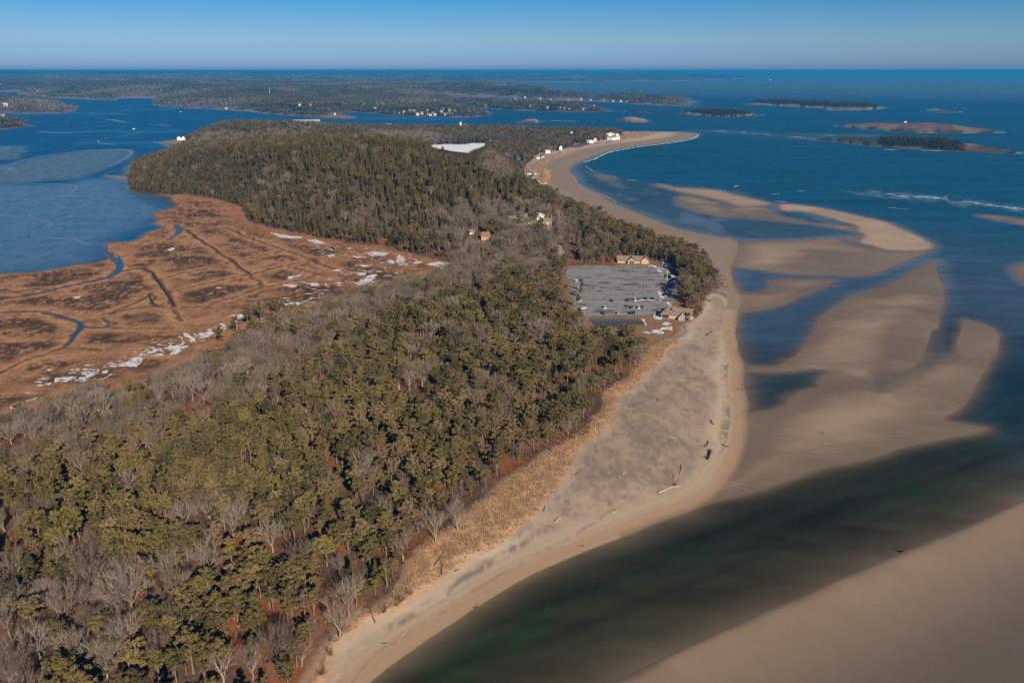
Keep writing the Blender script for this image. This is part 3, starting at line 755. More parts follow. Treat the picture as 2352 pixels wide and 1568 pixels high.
body = mixc(body, C(.16, .235, .30), np.exp(-(surf_d / 26.) ** 2) * sstep(.38, .62, fbm(GX / 9, GY / 26, 167)) * .75)
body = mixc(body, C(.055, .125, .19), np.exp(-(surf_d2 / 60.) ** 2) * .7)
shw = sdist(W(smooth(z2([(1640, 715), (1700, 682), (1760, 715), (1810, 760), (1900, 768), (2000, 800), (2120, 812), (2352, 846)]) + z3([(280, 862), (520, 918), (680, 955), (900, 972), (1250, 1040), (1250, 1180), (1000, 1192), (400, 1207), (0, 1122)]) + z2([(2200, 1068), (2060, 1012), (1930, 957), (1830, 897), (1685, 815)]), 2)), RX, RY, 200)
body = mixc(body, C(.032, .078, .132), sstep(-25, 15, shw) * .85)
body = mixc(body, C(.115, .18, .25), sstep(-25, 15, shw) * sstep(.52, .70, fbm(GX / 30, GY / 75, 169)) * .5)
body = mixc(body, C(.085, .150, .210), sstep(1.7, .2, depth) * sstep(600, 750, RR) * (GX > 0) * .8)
cu = (GX * .87 + GY * .49), (-GX * .49 + GY * .87)
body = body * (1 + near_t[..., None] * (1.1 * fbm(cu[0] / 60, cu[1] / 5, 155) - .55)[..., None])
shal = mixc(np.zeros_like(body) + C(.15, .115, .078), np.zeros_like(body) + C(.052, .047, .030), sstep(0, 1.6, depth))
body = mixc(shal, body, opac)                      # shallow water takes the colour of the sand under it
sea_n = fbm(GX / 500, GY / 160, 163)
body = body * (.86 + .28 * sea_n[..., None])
calm = np.maximum(sstep(-20, 20, flat_sd), 1 - sstep(.15, 1.2, depth)) * (RR < 2200)
calm = np.maximum(calm, near_t * .8)
calm = np.maximum(calm, strk * .6)
m_water, nt, b = new_mat('sea_water')
out = nt.nodes['Material Output']
nt.nodes.remove(b)
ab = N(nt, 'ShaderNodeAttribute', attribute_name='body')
acm = N(nt, 'ShaderNodeAttribute', attribute_name='calm')
pos = world_pos(nt)
mp = N(nt, 'ShaderNodeMapping'); mp.inputs['Rotation'].default_value = (0, 0, .25); mp.inputs['Scale'].default_value = (.035, .11, .1)
nt.links.new(pos, mp.inputs['Vector'])
nw = noise(nt, 1.0, 4, .55, mp.outputs[0], .4)
nw2 = noise(nt, .30, 3, .6, pos)
mp2 = N(nt, 'ShaderNodeMapping'); mp2.inputs['Rotation'].default_value = (0, 0, -.12); mp2.inputs['Scale'].default_value = (.006, .03, .02)
nt.links.new(pos, mp2.inputs['Vector'])
nw3 = noise(nt, 1.0, 3, .5, mp2.outputs[0], .3)
hgt = math_node(nt, 'ADD', math_node(nt, 'MULTIPLY', nw, .6), math_node(nt, 'ADD', math_node(nt, 'MULTIPLY', nw2, .12), math_node(nt, 'MULTIPLY', nw3, 1.4)))
bw = N(nt, 'ShaderNodeBump'); bw.inputs['Distance'].default_value = 1.5
rough_sea = math_node(nt, 'SUBTRACT', 1.0, acm.outputs['Fac'])
nt.links.new(math_node(nt, 'ADD', math_node(nt, 'MULTIPLY', rough_sea, .5), .02), bw.inputs['Strength'])
nt.links.new(hgt, bw.inputs['Height'])
swell = math_node(nt, 'ADD', math_node(nt, 'MULTIPLY', nw, .85), math_node(nt, 'ADD', math_node(nt, 'MULTIPLY', nw3, .95), .10))
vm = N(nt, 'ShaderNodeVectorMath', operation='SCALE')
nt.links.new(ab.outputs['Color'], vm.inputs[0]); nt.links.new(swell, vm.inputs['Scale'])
ai = N(nt, 'ShaderNodeAttribute', attribute_name='ice')
mpi = N(nt, 'ShaderNodeMapping'); mpi.inputs['Scale'].default_value = (.075, .045, .05); nt.links.new(pos, mpi.inputs['Vector'])
ni = noise(nt, 1.0, 6, .68, mpi.outputs[0], .5)
ri = N(nt, 'ShaderNodeValToRGB'); ri.color_ramp.elements[0].position = .36; ri.color_ramp.elements[1].position = .66; nt.links.new(ni, ri.inputs[0])
icy = mixrgb(nt, (.062, .125, .195), (.150, .240, .320), ri.outputs[0])
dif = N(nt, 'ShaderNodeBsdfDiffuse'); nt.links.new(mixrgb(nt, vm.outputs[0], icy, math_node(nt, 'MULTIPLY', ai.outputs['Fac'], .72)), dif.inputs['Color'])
gl = N(nt, 'ShaderNodeBsdfGlossy')
nt.links.new(math_node(nt, 'ADD', math_node(nt, 'MULTIPLY', rough_sea, .30), .08), gl.inputs['Roughness'])
nt.links.new(bw.outputs[0], gl.inputs['Normal'])
fr = N(nt, 'ShaderNodeFresnel'); fr.inputs['IOR'].default_value = 1.33
nt.links.new(bw.outputs[0], fr.inputs['Normal'])
mx2 = N(nt, 'ShaderNodeMixShader')
fk = math_node(nt, 'MULTIPLY', fr.outputs[0], math_node(nt, 'ADD', math_node(nt, 'MULTIPLY', acm.outputs['Fac'], .35), .40))
fk = math_node(nt, 'MINIMUM', fk, math_node(nt, 'ADD', math_node(nt, 'MULTIPLY', acm.outputs['Fac'], .16), .10))
nt.links.new(fk, mx2.inputs[0]); nt.links.new(dif.outputs[0], mx2.inputs[1]); nt.links.new(gl.outputs[0], mx2.inputs[2])
nt.links.new(mx2.outputs[0], out.inputs['Surface'])
wsel = zf[quads].min(1) < np.maximum(.08, 0)
q = quads[wsel]
used, inv = np.unique(q, return_inverse=True)
wco = XYZ[used].copy(); wco[:, 2] = 0.0
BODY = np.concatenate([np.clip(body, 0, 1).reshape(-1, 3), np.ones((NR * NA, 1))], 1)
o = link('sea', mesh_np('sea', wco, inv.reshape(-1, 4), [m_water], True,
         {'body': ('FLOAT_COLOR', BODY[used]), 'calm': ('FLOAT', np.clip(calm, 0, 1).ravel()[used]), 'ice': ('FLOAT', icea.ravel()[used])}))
tag(o, 'blue sea, bay and dark tidal channel around the land', None, None, 'structure')

# haze: the air itself
HZ = 0.5 / 7000.0
hm = bpy.data.materials.new('haze_air'); hm.use_nodes = True
hn = hm.node_tree.nodes; hn.clear()
ho = hn.new('ShaderNodeOutputMaterial'); hv = hn.new('ShaderNodeVolumePrincipled')
hv.inputs['Color'].default_value = (.028, .355, .80, 1)
hv.inputs['Density'].default_value = HZ
hv.inputs['Anisotropy'].default_value = 0.0
hm.node_tree.links.new(hv.outputs[0], ho.inputs['Volume'])
B = 110000.0
hco = [(sx * B, sy * B, z) for z in (-8.0, 178.0) for sy in (-1, 1) for sx in (-1, 1)]
hfa = [(0, 2, 3, 1), (4, 5, 7, 6), (0, 1, 5, 4), (2, 6, 7, 3), (0, 4, 6, 2), (1, 3, 7, 5)]
o = link('haze', mesh_np('haze', hco, hfa, [hm]))
tag(o, None, None, None, 'stuff')

# ------------------------------------------------------------------ small mesh builder
class MB:
    def __init__(self):
        self.v, self.f, self.m = [], [], []
    def add(self, vs, fs, mi=0):
        n = len(self.v)
        self.v += [tuple(p) for p in vs]
        self.f += [tuple(i + n for i in f) for f in fs]
        self.m += [mi] * len(fs)
    def box(self, x0, x1, y0, y1, z0, z1, mi=0):
        self.add([(x0, y0, z0), (x1, y0, z0), (x1, y1, z0), (x0, y1, z0), (x0, y0, z1), (x1, y0, z1), (x1, y1, z1), (x0, y1, z1)],
                 [(0, 3, 2, 1), (4, 5, 6, 7), (0, 1, 5, 4), (1, 2, 6, 5), (2, 3, 7, 6), (3, 0, 4, 7)], mi)
    def prism(self, poly, y0, y1, mi=0):
        """x-z polygon (counter-clockwise seen from -y) pushed from y0 to y1"""
        n = len(poly)
        self.add([(x, y0, z) for x, z in poly] + [(x, y1, z) for x, z in poly],
                 [tuple(range(n)), tuple(range(2 * n - 1, n - 1, -1))] + [(i, i + n, (i + 1) % n + n, (i + 1) % n) for i in range(n)], mi)
    def tube(self, pts, rad, n=5, mi=0, cap=True):
        pts = [Vector(p) for p in pts]
        base = len(self.v)
        for i, p in enumerate(pts):
            d = (pts[min(i + 1, len(pts) - 1)] - pts[max(i - 1, 0)]).normalized()
            a = d.cross(Vector((0.31, .95, 0.07)) if abs(d.y) < .9 else Vector((1, 0, 0))).normalized()
            c = d.cross(a)
            for k in range(n):
                t = 2 * math.pi * k / n
                self.v.append(tuple(p + (a * math.cos(t) + c * math.sin(t)) * rad[i]))
        for i in range(len(pts) - 1):
            for k in range(n):
                k2 = (k + 1) % n
                self.f.append((base + i * n + k, base + i * n + k2, base + (i + 1) * n + k2, base + (i + 1) * n + k)); self.m.append(mi)
        if cap:
            self.f.append(tuple(base + (len(pts) - 1) * n + k for k in range(n))); self.m.append(mi)
            self.f.append(tuple(base + k for k in reversed(range(n)))); self.m.append(mi)
    def mesh(self, name, mats, smooth_=False):
        me = bpy.data.meshes.new(name)
        me.from_pydata(self.v, [], self.f)
        for m in mats: me.materials.append(m)
        me.polygons.foreach_set('material_index', np.array(self.m, np.int32))
        if smooth_: me.polygons.foreach_set('use_smooth', np.ones(len(self.f), bool))
        me.update()
        return me
    def build(self, name, mats, parent=None, loc=None, smooth_=False):
        return link(name, self.mesh(name, mats if isinstance(mats, (list, tuple)) else [mats], smooth_), parent, loc)

def empty(name, loc, rz=0.0, sc=1.0):
    o = bpy.data.objects.new(name, None)
    COL.objects.link(o)
    o.location = loc; o.rotation_euler = (0, 0, rz); o.scale = (sc, sc, sc)
    o.empty_display_size = .5
    return o

# ------------------------------------------------------------------ tree materials
def leaf_mat(name, a, b_, rough=.75):
    """needle colour: varies from tree to tree and across the crown"""
    m, nt, bs = new_mat(name)
    oi = N(nt, 'ShaderNodeObjectInfo')
    f = noise(nt, .55, 3, .6, world_pos(nt))
    f = math_node(nt, 'ADD', math_node(nt, 'MULTIPLY', f, .7), math_node(nt, 'SUBTRACT', math_node(nt, 'MULTIPLY', oi.outputs['Random'], .9), .3), True)
    nt.links.new(mixrgb(nt, a, b_, f), bs.inputs['Base Color'])
    bs.inputs['Roughness'].default_value = rough
    bs.inputs['Specular IOR Level'].default_value = .15
    return m
m_pine = [leaf_mat('pine_needles', (.056, .047, .014), (.138, .108, .031)),
          leaf_mat('pine_needles_yellow', (.080, .068, .017), (.165, .130, .034)),
          leaf_mat('pine_needles_dark', (.036, .035, .013), (.100, .080, .026)),
          leaf_mat('pine_needles_brown', (.095, .070, .030), (.190, .132, .062))]
m_spruce = [leaf_mat('spruce_needles', (.048, .041, .013), (.108, .082, .024)), leaf_mat('spruce_needles_brown', (.066, .050, .015), (.130, .092, .027)), leaf_mat('spruce_needles_dark', (.024, .027, .016), (.058, .055, .030))]
m_fardark = leaf_mat('far_needles', (.022, .026, .016), (.062, .056, .032))
m_bark = flat_mat('pine_bark', (.20, .15, .115), .9, .3, 3.0)
m_deadtwig = flat_mat('dead_twigs', (.30, .22, .155), .9, .3, 2.0, per_object=.4)
m_barebark = flat_mat('bare_tree_bark', (.27, .215, .170), .9, .25, 1.5, per_object=.45)
m_baretwig = flat_mat('bare_tree_twigs', (.168, .128, .098), .9, .25, 1.5, per_object=.5)
m_palebark = flat_mat('pale_tree_bark', (.31, .255, .20), .9, .2, 1.5)
m_paletwig = flat_mat('pale_tree_twigs', (.235, .19, .15), .9, .2, 1.5)
m_fartwig = flat_mat('far_bare_twigs', (.150, .120, .105), .9, .25, .3, per_object=.5)
m_shrub = flat_mat('shrub_twigs', (.155, .092, .062), .9, .35, 1.0, per_object=.6)
m_grass = flat_mat('dry_grass', (.37, .235, .135), .9, .3, 1.0, per_object=.5)

def quad_cloud(c, n_, size, aspect, up=.45):
    """small facets scattered at centres c with outward normals n_"""
    K = len(c)
    nn = n_ + rng.normal(0, .55, (K, 3)); nn[:, 2] += up
    nn /= np.linalg.norm(nn, axis=1, keepdims=True)
    t = rng.normal(0, 1, (K, 3)); t -= nn * (t * nn).sum(1, keepdims=True); t /= np.linalg.norm(t, axis=1, keepdims=True)
    b_ = np.cross(nn, t)
    s = size * rng.uniform(.65, 1.35, (K, 1))
    t *= s; b_ *= s * aspect
    v = np.stack([c - t - b_ * .5, c + t * .3 - b_, c + t, c - t * .2 + b_], 1).reshape(-1, 3)
    return v, np.arange(K * 4).reshape(K, 4)

def make_pine(seed, H_, W_, style='round', dens=1.0, fs=.34):
    """returns (trunk mesh data, crown vertices, faces, mat index)"""
    r = np.random.default_rng(seed)
    lean = r.normal(0, .5, 2)
    mb = MB()
    top = Vector((lean[0], lean[1], H_ * .93))
    mb.tube([(0, 0, -.6), (lean[0] * .2, lean[1] * .2, H_ * .35), (lean[0] * .6, lean[1] * .6, H_ * .68), tuple(top)], [.24, .19, .13, .04], 5)
    cs, ns, dead = [], [], []
    nb = int(15 * dens ** .3)
    for k in range(nb):
        u = (k + r.uniform(0, 1)) / nb
        zb = H_ * (.47 + .49 * u)
        if style == 'round': rad = W_ * (.55 + .75 * math.sin(math.pi * min(.12 + u * .88, 1))) * r.uniform(.65, 1.1)
        elif style == 'flat': rad = W_ * (.50 + .8 * u ** .6) * r.uniform(.65, 1.1) * (1.0 if u < .93 else .5)
        else: rad = W_ * (1.15 * (1 - u) ** .8 + .12) * r.uniform(.75, 1.1)
        a = k * 2.39996 + r.uniform(-.5, .5)
        b0 = Vector((lean[0] * u, lean[1] * u, zb))
        rise = r.uniform(.05, .45) * rad
        tip = b0 + Vector((math.cos(a) * rad, math.sin(a) * rad, rise))
        mid = b0.lerp(tip, .5) + Vector((0, 0, -.15 * rad))
        mb.tube([b0, mid, b0.lerp(tip, .9)], [.085, .055, .02], 3, 0, False)
        nc = max(2, int(round(rad * 1.7)))
        for q in range(nc):
            w = .35 + .65 * (q + r.uniform(0, 1)) / nc
            c = np.array(b0.lerp(tip, w)) + r.normal(0, .42, 3) * np.array([1, 1, .5]) * (rad / 2.6)
            K = int(15 * dens)
            d = r.normal(0, 1, (K, 3)); d /= np.linalg.norm(d, axis=1, keepdims=True)
            sz = r.uniform(.48, .92) * (W_ / 3.2) ** .5
            cs.append(c + d * sz * r.uniform(.5, 1, (K, 1)) * np.array([1, 1, .55])); ns.append(d)
        for q in range(int(4.5 * dens)):
            dead.append((np.array(b0.lerp(tip, r.uniform(.2, .8))), r.normal(0, .8, 3) * np.array([1, 1, .4])))
    c = np.concatenate(cs); n_ = np.concatenate(ns)
    v, f = quad_cloud(c, n_, fs, .55)
    mi = np.zeros(len(f), int)
    dv, df_ = [], []
    for p, d in dead:                                      # pale dead twigs among the needles
        d = d / np.linalg.norm(d) * r.uniform(.8, 1.6); s = np.cross(d, [.3, .2, .9]); s = s / np.linalg.norm(s) * .055
        i = len(v) + len(dv)
        dv += [p - s, p + s, p + d + s * .4, p + d - s * .4]; df_.append((i, i + 1, i + 2, i + 3))
    if dv:
        v = np.concatenate([v, np.array(dv)]); f = np.concatenate([f, np.array(df_)]); mi = np.concatenate([mi, np.ones(len(df_), int)])
    return mb, v, f, mi

def make_spruce(seed, H_, W_, layers=13, seg=11, fs=1.0):
    """narrow evergreen: whorls of drooping boughs"""
    r = np.random.default_rng(seed)
    mb = MB()
    mb.tube([(0, 0, -.5), (0, 0, H_ * .5), (0, 0, H_ * .97)], [.2, .13, .02], 5)
    v, f = [], []
    for l in range(layers):
        u = l / (layers - 1)
        z = H_ * (.14 + .84 * u)
        rad = W_ * (1 - u) ** .85 * r.uniform(.8, 1.15) + .18
        k = max(5, int(seg * (1 - .55 * u)))
        for q in range(k):
            a = 2 * math.pi * (q + r.uniform(-.35, .35)) / k + l * 1.3
            rr = rad * r.uniform(.72, 1.12)
            ca, sa = math.cos(a), math.sin(a)
            w = rr * .30 * fs + .12
            dz = -rr * r.uniform(.12, .38)
            i = len(v)
            v += [(0, 0, z + .35), (ca * rr * .55 - sa * w, sa * rr * .55 + ca * w, z + dz * .35), (ca * rr, sa * rr, z + dz), (ca * rr * .55 + sa * w, sa * rr * .55 - ca * w, z + dz * .35)]
            f.append((i, i + 1, i + 2, i + 3))
    return mb, np.array(v), np.array(f), np.zeros(len(f), int)

def make_bare(seed, H_, spread=1.0, twigs=1.0, stems=1, tw=.032):
    """leafless broad-leaved tree: trunk, limbs fanning up, fine twigs"""
    r = np.random.default_rng(seed)
    rr_ = random.Random(seed)
    trunk, crown = MB(), MB()
    tv, tf = [], []
    def twig(p, d, L):
        s = d.cross(Vector((r.normal(), r.normal(), r.normal()))).normalized() * tw
        i = len(tv)
        e_ = p + d * L
        tv.extend([tuple(p - s), tuple(p + s), tuple(e_)]); tf.append((i, i + 1, i + 2))
    def grow(p, d, L, rad, lev):
        e_ = p + d * L
        md = p + d * L * .5 + Vector(r.normal(0, L * .045, 3))
        (trunk if lev == 0 else crown).tube([p, md, e_], [rad, rad * .85, rad * .62], 5 if lev == 0 else 3, 0, False)
        if lev >= 3:
            for _ in range(int(9 * twigs)):
                t = rr_.random()
                q = p.lerp(e_, t)
                dd = (d + Vector(r.normal(0, .42, 3)) + Vector((0, 0, .18))).normalized()
                twig(q, dd, L * rr_.uniform(.55, 1.2))
            return
        n = [rr_.choice([5, 6, 7]), rr_.choice([3, 4]), 3][lev]
        for k in range(n):
            a = 2 * math.pi * (k + rr_.uniform(-.3, .3)) / n
            sp = [.62, .5, .45][lev] * spread * rr_.uniform(.5, 1.25)
            side = d.orthogonal().normalized()
            side.rotate(Matrix.Rotation(a, 3, d))
            dd = (d + side * sp + Vector((0, 0, .10))).normalized()
            start = p.lerp(e_, rr_.uniform(.72, 1.0) if lev else rr_.uniform(.7, 1.0))
            grow(start, dd, L * [1.05, .74, .72][lev] * rr_.uniform(.8, 1.2), rad * [.35, .50, .5][lev], lev + 1)
        if lev >= 1:
            for _ in range(int(4 * twigs)):
                q = p.lerp(e_, rr_.uniform(.3, 1))
                twig(q, (d + Vector(r.normal(0, .6, 3))).normalized(), L * rr_.uniform(.4, .8))
    for s in range(stems):
        a = rr_.uniform(0, 6.28)
        d = Vector((math.cos(a) * .22 * (stems > 1) + r.normal(0, .05), math.sin(a) * .22 * (stems > 1) + r.normal(0, .05), 1)).normalized()
        grow(Vector((math.cos(a) * .3 * (stems > 1), math.sin(a) * .3 * (stems > 1), -.4)), d, H_ * rr_.uniform(.27, .34), .30 if stems == 1 else .2, 0)
    return trunk, crown, np.array(tv), np.array(tf)

def tri_mesh(name, parts, mats):
    """join (verts, faces, mat index) pieces of mixed face size into a mesh"""
    V_, F_, M_ = [], [], []
    for v, f, mi in parts:
        n = len(V_)
        V_.extend(map(tuple, v)); F_.extend([tuple(int(i) + n for i in q) for q in f]); M_.extend(mi)
    me = bpy.data.meshes.new(name)
    me.from_pydata(V_, [], F_)
    for m in mats: me.materials.append(m)
    me.polygons.foreach_set('material_index', np.array(M_, np.int32))
    me.update()
    return me

TREES = {}           # kind -> list of dict(trunk=mesh, crown=mesh, whole=mesh, words)
TREES['pine'] = []
specs = [('round', 12.5, 2.9, 0, 'rounded olive'), ('round', 11.0, 3.2, 2, 'broad dark green'), ('flat', 13.0, 2.8, 0, 'flat-topped olive'), ('flat', 12.0, 3.0, 1, 'flat-topped yellow-green'),
         ('round', 10.0, 2.7, 1, 'bushy yellow-green'), ('cone', 13.5, 3.0, 2, 'pointed dark green'), ('round', 12.0, 2.6, 3, 'sparse brownish'), ('flat', 11.0, 3.2, 3, 'wide brownish'),
         ('round', 13.2, 3.1, 0, 'tall rounded olive'), ('cone', 12.0, 2.7, 0, 'pointed olive')]
for i, (st, h_, w_, mi_, wd) in enumerate(specs):
    mb, v, f, mi = make_pine(100 + i, h_, w_ * .86, st, 1.45 if 'sparse' not in wd else 1.0)
    trunk = mb.mesh('pine_trunk', [m_bark])
    crown = mesh_np('pine_crown', v, f, [m_pine[mi_], m_deadtwig], False, None, mi)
    whole = tri_mesh('pine_whole', [(v, f, mi), (mb.v, mb.f, [2] * len(mb.f))], [m_pine[mi_], m_deadtwig, m_bark])
    TREES['pine'].append(dict(trunk=trunk, crown=crown, whole=whole, words=wd, h=h_))
TREES['bare'] = []
bspecs = [(13.0, .85, 1.0, 1, 'tall pale grey'), (11.5, 1.05, 1.2, 1, 'broad pale grey'), (12.0, .9, 1.3, 2, 'forked silvery'), (10.0, 1.1, 1.0, 1, 'low spreading grey'), (14.0, .7, .9, 1, 'slim upright grey'), (12.5, .95, 1.5, 1, 'dense twiggy grey'), (11.0, .75, .6, 3, 'thin many-stemmed')]
for i, (h_, sp, tg, st, wd) in enumerate(bspecs * 2):
    tb, cb, tv, tf = make_bare(200 + i, h_, sp * (1.25 if i > 6 else 1), tg * (1.9 if i > 6 else 1.15), st, .032 if i < 7 else .036)
    bk, tg_ = (m_barebark, m_baretwig) if i < 7 else (m_palebark, m_paletwig)
    trunk = tb.mesh('bare_trunk', [bk])
    crown = tri_mesh('bare_crown', [(cb.v, cb.f, [0] * len(cb.f)), (tv, tf, [1] * len(tf))], [bk, tg_])
    whole = tri_mesh('bare_whole', [(tb.v, tb.f, [0] * len(tb.f)), (cb.v, cb.f, [0] * len(cb.f)), (tv, tf, [1] * len(tf))], [bk, tg_])
    TREES['bare'].append(dict(trunk=trunk, crown=crown, whole=whole, words=wd, h=h_))
TREES['spruce'] = []
for i, (h_, w_, mi_, wd) in enumerate([(12.5, 3.1, 0, 'dark conical'), (10.5, 2.9, 1, 'brownish conical'), (14.0, 3.3, 0, 'tall dark conical'), (10.0, 2.5, 0, 'narrow dark'), (11.5, 3.4, 1, 'broad brownish conical'), (14.0, 2.8, 2, 'dark green conical'), (12.0, 2.6, 2, 'dark green conical'), (15.0, 3.1, 2, 'dark green conical')]):
    mb, v, f, mi = make_spruce(300 + i, h_, w_)
    trunk = mb.mesh('spruce_trunk', [m_bark])
    crown = mesh_np('spruce_crown', v, f, [m_spruce[mi_]], False, None, mi)
    whole = tri_mesh('spruce_whole', [(v, f, mi), (mb.v, mb.f, [1] * len(mb.f))], [m_spruce[mi_], m_bark])
    TREES['spruce'].append(dict(trunk=trunk, crown=crown, whole=whole, words=wd, h=h_))

def lib(name, meshes):
    """objects that exist only as sources for scattering, outside the scene"""
    c = bpy.data.collections.new(name)
    for i, me in enumerate(meshes):
        c.objects.link(bpy.data.objects.new('%s_%02d' % (name, i), me))
    return c

def scatter(name, pts, rot, scl, idx, coll, label):
    """one object that spreads copies of the source meshes over points (for what nobody would count)"""
    pts = np.asarray(pts, np.float32)
    me = bpy.data.meshes.new(name)
    me.vertices.add(len(pts)); me.vertices.foreach_set('co', pts.ravel())
    for an, ty, d in (('rot', 'FLOAT', rot), ('scl', 'FLOAT', scl), ('idx', 'INT', idx)):
        a = me.attributes.new(an, ty, 'POINT')
        a.data.foreach_set('value', np.asarray(d, np.int32 if ty == 'INT' else np.float32))
    o = link(name, me)
    ng = bpy.data.node_groups.new(name, 'GeometryNodeTree')
    ng.interface.new_socket(name='Geometry', in_out='INPUT', socket_type='NodeSocketGeometry')
    ng.interface.new_socket(name='Geometry', in_out='OUTPUT', socket_type='NodeSocketGeometry')
    gi, go = ng.nodes.new('NodeGroupInput'), ng.nodes.new('NodeGroupOutput')
    ci = ng.nodes.new('GeometryNodeCollectionInfo')
    ci.inputs['Collection'].default_value = coll
    ci.inputs['Separate Children'].default_value = True
    ci.inputs['Reset Children'].default_value = True
    ip = ng.nodes.new('GeometryNodeInstanceOnPoints')
    ip.inputs['Pick Instance'].default_value = True
    def attr(n, t):
        a = ng.nodes.new('GeometryNodeInputNamedAttribute'); a.data_type = t
        a.inputs['Name'].default_value = n
        return a.outputs['Attribute']
    cx = ng.nodes.new('ShaderNodeCombineXYZ')
    ng.links.new(attr('rot', 'FLOAT'), cx.inputs['Z'])
    ng.links.new(gi.outputs[0], ip.inputs['Points'])
    ng.links.new(ci.outputs[0], ip.inputs['Instance'])
    ng.links.new(attr('idx', 'INT'), ip.inputs['Instance Index'])
    ng.links.new(cx.outputs[0], ip.inputs['Rotation'])
    ng.links.new(attr('scl', 'FLOAT'), ip.inputs['Scale'])
    ng.links.new(ip.outputs[0], go.inputs[0])
    md = o.modifiers.new('scatter', 'NODES'); md.node_group = ng
    tag(o, label, None, None, 'stuff')
    return o

# ------------------------------------------------------------------ where trees stand
BARE_ZONES = [F([(-80, 1030), (0, 965), (200, 905), (450, 845), (560, 800), (700, 740), (800, 690), (1000, 635), (1060, 600), (1200, 565), (1290, 565), (1230, 640), (1050, 690), (850, 760), (660, 880), (540, 960), (300, 1010), (60, 1100), (-80, 1130)]),
              F([(-100, 1380), (120, 1340), (200, 1330), (330, 1340), (420, 1380), (400, 1440), (375, 1520), (300, 1640), (-100, 1660)]),
              F([(1000, 500), (1150, 470), (1290, 500), (1300, 560), (1200, 610), (1040, 590)]), F([(400, 345), (470, 318), (640, 310), (740, 320), (600, 338), (450, 352)]),
              F([(555, 425), (660, 412), (690, 446), (580, 456)]), F([(680, 462), (760, 452), (785, 492), (700, 492)]), F([(780, 525), (870, 495), (935, 510), (890, 548), (800, 550)]),
              F([(850, 308), (1010, 314), (1010, 332), (880, 328)]), F([(1130, 400), (1190, 400), (1250, 350), (1300, 340), (1260, 380), (1200, 425), (1120, 415)])]
def AT(pts):
    return np.array([at(p)[:2] for p in pts])
bz = np.max(np.stack([sdist(AT(smooth(p, 2)), GX, GY, 120) - (12 if i in (4, 5, 6) else 0) for i, p in enumerate(BARE_ZONES)]), 0)
SPRUCE_ZONE = F([(290, 400), (430, 330), (560, 310), (760, 312), (960, 335), (1070, 380), (1110, 425), (1190, 440), (1190, 475), (1060, 500), (1000, 555), (940, 590), (870, 565), (700, 540), (590, 510), (560, 480), (350, 448), (290, 430)])
sz = sdist(AT(smooth(SPRUCE_ZONE, 2)), GX, GY, 200)
houses_clear = []            # (x, y, radius) open ground round buildings, filled below
ROAD1 = px([(-80, 1085), (100, 1012), (250, 962), (380, 914), (440, 891), (505, 866), (573, 840), (640, 810), (730, 775), (860, 728), (1000, 690), (1180, 655), (1300, 650), (1388, 655)])
ROAD2 = px([(1352, 508), (1362, 520), (1369, 526), (1376, 533), (1383, 537.5), (1385, 545.5), (1380, 553.5), (1369, 561), (1350, 575), (1345, 600), (1380, 640)])
r1w, r2w = W(smooth(ROAD1, 5, False), 2.5), W(smooth(ROAD2, 5, False), 2.5)
road_d = np.minimum(ldist(r1w, GX, GY, 40), ldist(r2w, GX, GY, 40))

